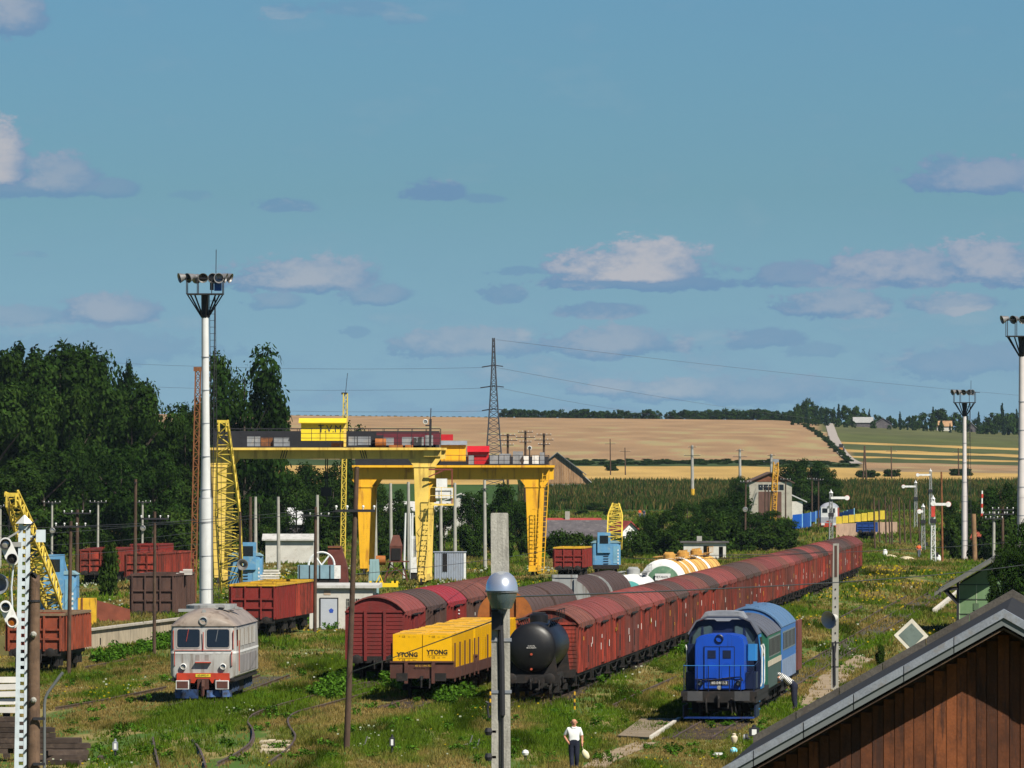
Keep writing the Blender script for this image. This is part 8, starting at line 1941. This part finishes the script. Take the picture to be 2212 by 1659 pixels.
# yellow rusted steel box and plate on the loading platform
p = at(188, 1352, 562)
t = thing('steel_container', 'yellow rust-streaked steel container on the loading platform', 'container', (p.x, 562, 1.1))
part('ysc', 'shell', lambda mb: mb.box(-0.54, 0.54, 0, 1.2, 0, 1.7), mk('container_yellow', (0.66, 0.38, 0.02), 0.6, var=0.2, nscale=1.5, streak=1, dirt=(0.12, 0.05, 0.02), dirt_amt=0.9), t)
for x in (-0.5, -0.3): part('yscr', 'rib', lambda mb: mb.box(-0.05, 0.05, -0.06, -0.001, 0, 1.72), M_RUSTM if x > -0.4 else MATS['container_yellow'], t, loc=(x, 0, 0))
t = thing('rusty_plate', 'rust red steel plate leaning behind the yellow container', 'plate', ((243 - CX) / FOC * 580, 580, 1.1))
part('rpl', 'plate', lambda mb: mb.prism([(-1.1, 0), (1.1, 0), (1.1, 0.75), (-1.1, 1.35)], 1, 0, 0.15), mk('plate_rust', (0.2, 0.055, 0.03), 0.8, var=0.3), t)
# blue fence and loading ramp near the far locomotive
t = thing('blue_fence', 'blue sheet metal fence with pale posts behind the white and red locomotive', 'fence', gp(1770, 1520)); s = FOC / 1520; o = t.location
MBL = mk('fence_blue', (0.01, 0.09, 0.42), 0.5, var=0.08)
for xa, xb, ya, yb, yc, yd, Y0, Y1 in ((1712, 1733, 1112, 1142, 1110, 1142, 1500, 1505), (1734, 1751, 1110, 1140, 1107, 1143, 1505, 1520), (1752, 1762, 1107, 1127, 1105, 1127, 1520, 1545), (1763, 1772, 1104, 1120, 1102, 1118, 1545, 1570), (1812, 1822, 1108, 1120, 1106, 1120, 1560, 1555), (1823, 1830, 1104, 1120, 1103, 1120, 1555, 1550), (1831, 1845, 1102, 1121, 1099, 1123, 1550, 1540)):
    A, B, C, D = at(xa, ya, Y0), at(xb, yc, Y1), at(xb, yd, Y1), at(xa, yb, Y0)
    q = [A - o, B - o, C - o, D - o]
    MB().loft([[v + Vector((0, dy, 0)) for v in q] for dy in (0, 0.08)]).build('panel', MBL, t)
    MB().bar(B - o + Vector((0.02, -0.1, 0.1)), C - o + Vector((0.02, -0.1, -0.3)), 0.14).build('post', mk('post_pale_blue', (0.25, 0.5, 0.65), 0.6), t)
t = thing('loading_ramp', 'pinkish concrete loading ramp with yellow guard boards', 'ramp', gp(1858, 1400)); s = FOC / 1400; o = t.location
MP_ = mk('ramp_concrete', (0.46, 0.3, 0.21), 0.9, var=0.2, nscale=0.8, streak=1, dirt=(0.26, 0.16, 0.11), dirt_amt=0.7)
A, B = at(1806, 1172, 1390), at(1914, 1165, 1440)
MB().loft([[Vector((v.x, v.y, z)) - o for v in (A, B, B + Vector((2, 6, 0)), A + Vector((2, 6, 0)))] for z in (0.2, 2.6)]).build('ramp_wall', MP_, t)
for k in range(8):
    a = A + (B - A) * (k / 8); b = A + (B - A) * ((k + 0.9) / 8)
    MB().loft([[Vector((v[0].x, v[0].y + v[1], z)) - o for v in ((a, 0), (b, 0), (b, 0.1), (a, 0.1))] for z in (2.62 + 0.06 * k, 3.7 + 0.1 * k)]).build('guard_board', mk('guard_yellow', (0.66, 0.5, 0.03), 0.6, var=0.15, dirt=(0.4, 0.15, 0.03), dirt_amt=0.5), t)
    MB().box(a.x - o.x, a.x - o.x + 0.25, a.y - o.y - 0.2, a.y - o.y - 0.02, 0.2 - o.z, 2.6 - o.z).build('pillar', MP_, t)
for i, (x, y, w_) in enumerate(((1922, 1204, 16), (1958, 1208, 18))):
    p = pg(x, y); t = thing('gravel_heap', ['pale sand heap beside the red train end', 'pale sand heap beside the semaphore'][i], 'heap', p)
    part('heap', 'heap', lambda mb: mb.loft([[(r * 1.3 * math.cos(a) * (1 + .1 * math.sin(3 * a)), r * 3 * math.sin(a), z) for a in [k * math.pi / 7 for k in range(14)]] for z, r in ((-0.02, 0.8), (0.18, 0.6), (0.32, 0.25), (0.36, 0.02))]), mk('sand', (0.55, 0.47, 0.3), 0.95, var=0.1), t, True)
for i, (x, y, h_) in enumerate(((1912, 1200, 0.75), (2027, 1213, 0.9))):
    t = thing('white_stone', ['white painted marker stone near the far end of the red train', 'white painted marker stone at the semaphore foot'][i], 'marker', pg(x, y))
    part('wst', 'stone', lambda mb: mb.loft([[(r * math.cos(a), r * 0.6 * math.sin(a), z) for a in [k * math.pi / 5 for k in range(10)]] for z, r in ((-0.05, 0.3), (0.5, 0.28), (0.72, 0.2), (0.8, 0.05))]), M_WHITE, t, True)
# ------------------------------------------------------------------ people
M_SKIN = mk('skin', (0.50, 0.235, 0.14), 0.6, var=0.08, nscale=6)
def person(label, loc, rz, J, mats, scale=1.0, group=None, hair=None, hold=None):
    """J: joint -> (x, y, z, radius); one skinned body; faces take the material of the closest bone"""
    t = thing('person', label, 'person', loc, rz, group)
    E = [('hip', 'belly'), ('belly', 'chest'), ('chest', 'neck'), ('neck', 'head0'), ('head0', 'head1'), ('head1', 'head2'),
         ('hip', 'lhip'), ('lhip', 'lknee'), ('lknee', 'lank'), ('lank', 'ltoe'), ('hip', 'rhip'), ('rhip', 'rknee'), ('rknee', 'rank'), ('rank', 'rtoe'),
         ('chest', 'lsh'), ('lsh', 'lsl'), ('lsl', 'lel'), ('lel', 'lwr'), ('lwr', 'lpa'), ('chest', 'rsh'), ('rsh', 'rsl'), ('rsl', 'rel'), ('rel', 'rwr'), ('rwr', 'rpa')]
    J = dict(J)
    for s_, sg in (('l', 1), ('r', -1)):
        up = Vector(J[s_ + 'sh'][:3]); el = Vector(J[s_ + 'el'][:3]); wr = Vector(J[s_ + 'wr'][:3])
        q = up + (el - up) * 0.72; J[s_ + 'sl'] = (*q, 0.058)
        d = (wr - el).normalized(); pa = wr + d * 0.075; J[s_ + 'pa'] = (*pa, 0.034)
        sd_ = d.cross(Vector((sg, 0.3, 0))).normalized() if abs(d.z) > 0.5 else Vector((0, 0, 1)).cross(d).normalized()
        for f_ in range(4):
            o_ = sd_ * (0.027 * (f_ - 1.5)); ln = (0.07, 0.085, 0.08, 0.06)[f_]
            J[s_ + 'f%da' % f_] = (*(pa + o_ + d * ln * 0.5), 0.011); J[s_ + 'f%db' % f_] = (*(pa + o_ + d * ln + Vector((0, -0.02, 0)) * 0.8), 0.009)
            E.append((s_ + 'pa', s_ + 'f%da' % f_)); E.append((s_ + 'f%da' % f_, s_ + 'f%db' % f_))
        J[s_ + 'th'] = (*(wr + d * 0.06 + sd_ * 0.055), 0.012); E.append((s_ + 'wr', s_ + 'th'))
    names = list(J); ix = {n: i for i, n in enumerate(names)}
    me = bpy.data.meshes.new('body'); me.from_pydata([J[n][:3] for n in names], [(ix[a], ix[b]) for a, b in E], [])
    o = bpy.data.objects.new('body', me); col.objects.link(o)
    m = o.modifiers.new('skin', 'SKIN')
    for n in names:
        v = me.skin_vertices[0].data[ix[n]]; r = J[n][3]; k_ = 1.3 if 'head' in n else 1.12 if n in ('hip', 'belly', 'chest') else 1.3 if n[1:] in ('hip', 'knee', 'ank') else 1.18
        r *= k_; v.radius = (r, r * (0.72 if n in ('hip', 'belly', 'chest') else 1.0)); v.use_root = n == 'hip'
    sb = o.modifiers.new('sub', 'SUBSURF'); sb.levels = 2; sb.render_levels = 2
    dg = bpy.context.evaluated_depsgraph_get(); dg.update()
    body = bpy.data.meshes.new_from_object(o.evaluated_get(dg))
    bpy.data.objects.remove(o)
    order = ['skin', 'shirt', 'trouser', 'shoe']
    body.materials.clear()
    for k in order: body.materials.append(mats[k])
    def cls(a, b):
        if 'head' in a or 'head' in b or b == 'neck': return 0 if b != 'neck' else 1
        if a in ('lank', 'rank'): return 3
        if a[1:] in ('hip', 'knee') or b[1:] == 'hip': return 2
        if a == 'hip': return 2 if b != 'belly' else 9
        if a[1:] in ('sh',) or b[1:] == 'sh' or a in ('belly', 'chest'): return 1
        return 0
    seg = [(Vector(J[a][:3]), Vector(J[b][:3]), cls(a, b), J[a][3], J[b][3]) for a, b in E]
    for p_ in body.polygons:
        c = p_.center; best = 1e9
        for a, b, k, ra, rb in seg:
            ab = b - a; u = max(0, min(1, (c - a).dot(ab) / max(1e-9, ab.length_squared))); d2 = (a + ab * u - c).length - (ra + (rb - ra) * u)
            if d2 < best: best = d2; bk = (2 if u < 0.62 else 1) if k == 9 else k
        p_.material_index = bk; p_.use_smooth = True
    obj('body', body, t)
    h0, h1 = Vector(J['head0'][:3]), Vector(J['head1'][:3])
    if hair: 
        hh = MB(); ctr = h1 + hair[1]
        hh.loft([[ctr + Vector((r * math.cos(a), r * 1.1 * math.sin(a), z)) for a in [k * math.pi / 6 for k in range(12)]] for z, r in ((-0.05, 0.105), (0.02, 0.112), (0.07, 0.09), (0.11, 0.04))])
        hh.build('hair', hair[0], t, True)
    t.scale = (scale,) * 3
    return t
JW = dict(hip=(0, 0, 0.93, 0.17), belly=(0, 0.0, 1.08, 0.178), chest=(0, 0.0, 1.32, 0.175), neck=(0.0, -0.01, 1.47, 0.05), head0=(0, -0.03, 1.57, 0.062), head1=(0, -0.02, 1.66, 0.088), head2=(0, -0.0, 1.76, 0.062),
          lhip=(0.1, 0, 0.86, 0.1), lknee=(0.1, -0.06, 0.47, 0.075), lank=(0.09, 0.03, 0.09, 0.058), ltoe=(0.1, -0.12, 0.04, 0.045),
          rhip=(-0.1, 0, 0.86, 0.1), rknee=(-0.09, -0.02, 0.47, 0.075), rank=(-0.07, -0.14, 0.09, 0.058), rtoe=(-0.07, -0.3, 0.05, 0.045),
          lsh=(0.2, 0, 1.4, 0.075), lel=(0.285, 0.03, 1.13, 0.045), lwr=(0.285, -0.04, 0.9, 0.032), rsh=(-0.2, 0, 1.4, 0.075), rel=(-0.34, 0.08, 1.15, 0.045), rwr=(-0.235, -0.08, 0.98, 0.032))
ms = dict(skin=M_SKIN, shirt=mk('shirt_white', (0.78, 0.78, 0.76), 0.8, var=0.06, nscale=6), trouser=mk('trouser_navy', (0.008, 0.011, 0.028), 0.85, var=0.2), shoe=mk('shoe_brown', (0.03, 0.022, 0.018), 0.6))
man = person('bald man in white short sleeved shirt walking with a hand at his hip', pg(1240, 1661), 0.0, JW, ms, 1.0)
part('ear', 'ear', lambda mb: mb.lathe([(0.01, -0.03), (0.022, 0), (0.01, 0.03)], (0.108, 0.0, 1.64), 2, 6), M_SKIN, man); part('ear2', 'ear', lambda mb: mb.lathe([(0.01, -0.03), (0.022, 0), (0.01, 0.03)], (-0.108, 0.0, 1.64), 2, 6), M_SKIN, man)
FACE = -0.022
part('nose', 'nose', lambda mb: mb.loft([[(-0.016, -0.105, 1.6), (0.016, -0.105, 1.6), (0.016, -0.09, 1.6), (-0.016, -0.09, 1.6)], [(-0.018, -0.135, 1.605), (0.018, -0.135, 1.605), (0.014, -0.1, 1.62), (-0.014, -0.1, 1.62)], [(-0.008, -0.108, 1.66), (0.008, -0.108, 1.66), (0.008, -0.09, 1.66), (-0.008, -0.09, 1.66)]]), M_SKIN, man, loc=(0, FACE, 0.012))
for sx in (-0.036, 0.036): part(('eye', sx), 'eye', lambda mb: mb.lathe([(0.002, -0.11), (0.014, -0.107), (0.012, -0.09)], (sx, 0, 1.65), 1, 8), M_DARK, man, loc=(0, FACE, 0.012))
part('mouth', 'mouth', lambda mb: mb.box(-0.028, 0.028, -0.1, -0.085, 1.572, 1.58), mk('lip', (0.3, 0.09, 0.07), 0.6), man, loc=(0, FACE, 0.012))
for sx in (-1, 1): part(('collar', sx), 'shirt_collar', lambda mb: mb.prism([(sx * 0.005, 1.44), (sx * 0.085, 1.5), (sx * 0.06, 1.42)][::sx], 1, -0.10, -0.075), ms['shirt'], man)
bag = thing('carrier_bag', 'pale yellow plastic bag swinging beside the walking man', 'bag', man.location + Vector((0.34, -0.07, 0.36)))
part('cbag', 'bag', lambda mb: mb.loft([[(k + r * math.cos(a), r * 0.5 * math.sin(a), z) for a in [q * math.pi / 5 for q in range(10)]] for z, r, k in ((0.0, 0.05, 0.12), (0.05, 0.11, 0.1), (0.14, 0.125, 0.07), (0.24, 0.11, 0.04), (0.33, 0.03, 0.0))]), mk('bag_cream', (0.75, 0.68, 0.42), 0.5), bag, True)
part('cbagh', 'handle', lambda mb: mb.path([(0.0, 0, 0.32), (-0.03, 0, 0.38), (-0.04, 0, 0.4)], 0.008), MATS['bag_cream'], bag)
JB = dict(hip=(0, 0, 0.95, 0.18), belly=(-0.13, 0.0, 1.07, 0.19), chest=(-0.36, 0.0, 1.26, 0.21), neck=(-0.47, 0, 1.28, 0.06), head0=(-0.53, -0.1, 1.22, 0.08), head1=(-0.58, -0.13, 1.14, 0.1), head2=(-0.62, -0.14, 1.06, 0.07),
          lhip=(0.05, 0.09, 0.88, 0.105), lknee=(0.05, 0.1, 0.47, 0.078), lank=(0.1, 0.1, 0.09, 0.058), ltoe=(-0.05, 0.1, 0.04, 0.045), rhip=(0.02, -0.1, 0.88, 0.105), rknee=(0.0, -0.1, 0.47, 0.078), rank=(0.06, -0.1, 0.09, 0.058), rtoe=(-0.1, -0.12, 0.04, 0.045),
          lsh=(-0.43, 0.17, 1.33, 0.075), lel=(-0.66, 0.2, 1.4, 0.045), lwr=(-0.9, 0.22, 1.41, 0.032), rsh=(-0.42, -0.17, 1.27, 0.075), rel=(-0.66, -0.14, 1.06, 0.045), rwr=(-0.88, -0.1, 0.9, 0.032))
st = bpy.data.materials.new('shirt_striped'); st.use_nodes = True
nt = NT(st.node_tree); tc = nt.node('ShaderNodeTexCoord'); sp_ = nt.node('ShaderNodeSeparateXYZ'); nt.l.new(tc.outputs['Object'], sp_.inputs[0])
wv = nt.m('SINE', nt.m('MULTIPLY', nt.m('ADD', nt.m('MULTIPLY', sp_.outputs[0], 0.77), nt.m('MULTIPLY', sp_.outputs[2], -0.64)), 105.0))
nt.put(nt.n['Principled BSDF'].inputs['Base Color'], nt.mix(nt.ss(wv, -0.1, 0.1), (0.65, 0.65, 0.62, 1), (0.03, 0.03, 0.04, 1))); nt.n['Principled BSDF'].inputs['Roughness'].default_value = 0.85
M_HAIRD = mk('hair_dark', (0.012, 0.01, 0.009), 0.7)
person('man in striped shirt and dark trousers bending to work on the green coach', pg(1714, 1533), 0.0, JB, dict(skin=M_SKIN, shirt=st, trouser=ms['trouser'], shoe=ms['shoe']), 1.14, hair=(M_HAIRD, Vector((0.0, 0.0, 0.0))))
orange = mk('vest_orange', (0.65, 0.1, 0.02), 0.7)
for x, y, lab, sh in ((1985, 1205, 'track worker in orange vest standing near the semaphore', orange), (1382, 1120, 'person in orange clothes standing in the crops beyond the thicket', orange), (1391, 1121, 'person in dark clothes standing in the crops beyond the thicket', M_NAVY)):
    person(lab, pg(x, y), rnd.uniform(-0.6, 0.6), JW, dict(skin=M_SKIN, shirt=sh, trouser=mk('trouser_grey', (0.1, 0.11, 0.14), 0.8), shoe=ms['shoe']), 1.0, 'people working in the distance', hair=(M_HAIRD, Vector((0, 0.01, 0.03))))
# ------------------------------------------------------------------ thin air haze
hb = MB().box(-1900, 1900, -350, 5300, -1.6, 64).build('haze', None, None)
hm = bpy.data.materials.new('haze'); hm.use_nodes = True
nt = NT(hm.node_tree); nt.n.remove(nt.n['Principled BSDF'])
pv = nt.node('ShaderNodeVolumePrincipled')
pv.inputs['Color'].default_value = (0.6, 0.8, 1.0, 1); pv.inputs['Density'].default_value = 0.000012
nt.l.new(pv.outputs[0], nt.n['Material Output'].inputs['Volume'])
hb.data.materials.clear(); hb.data.materials.append(hm)
tag(hb, kind='stuff')
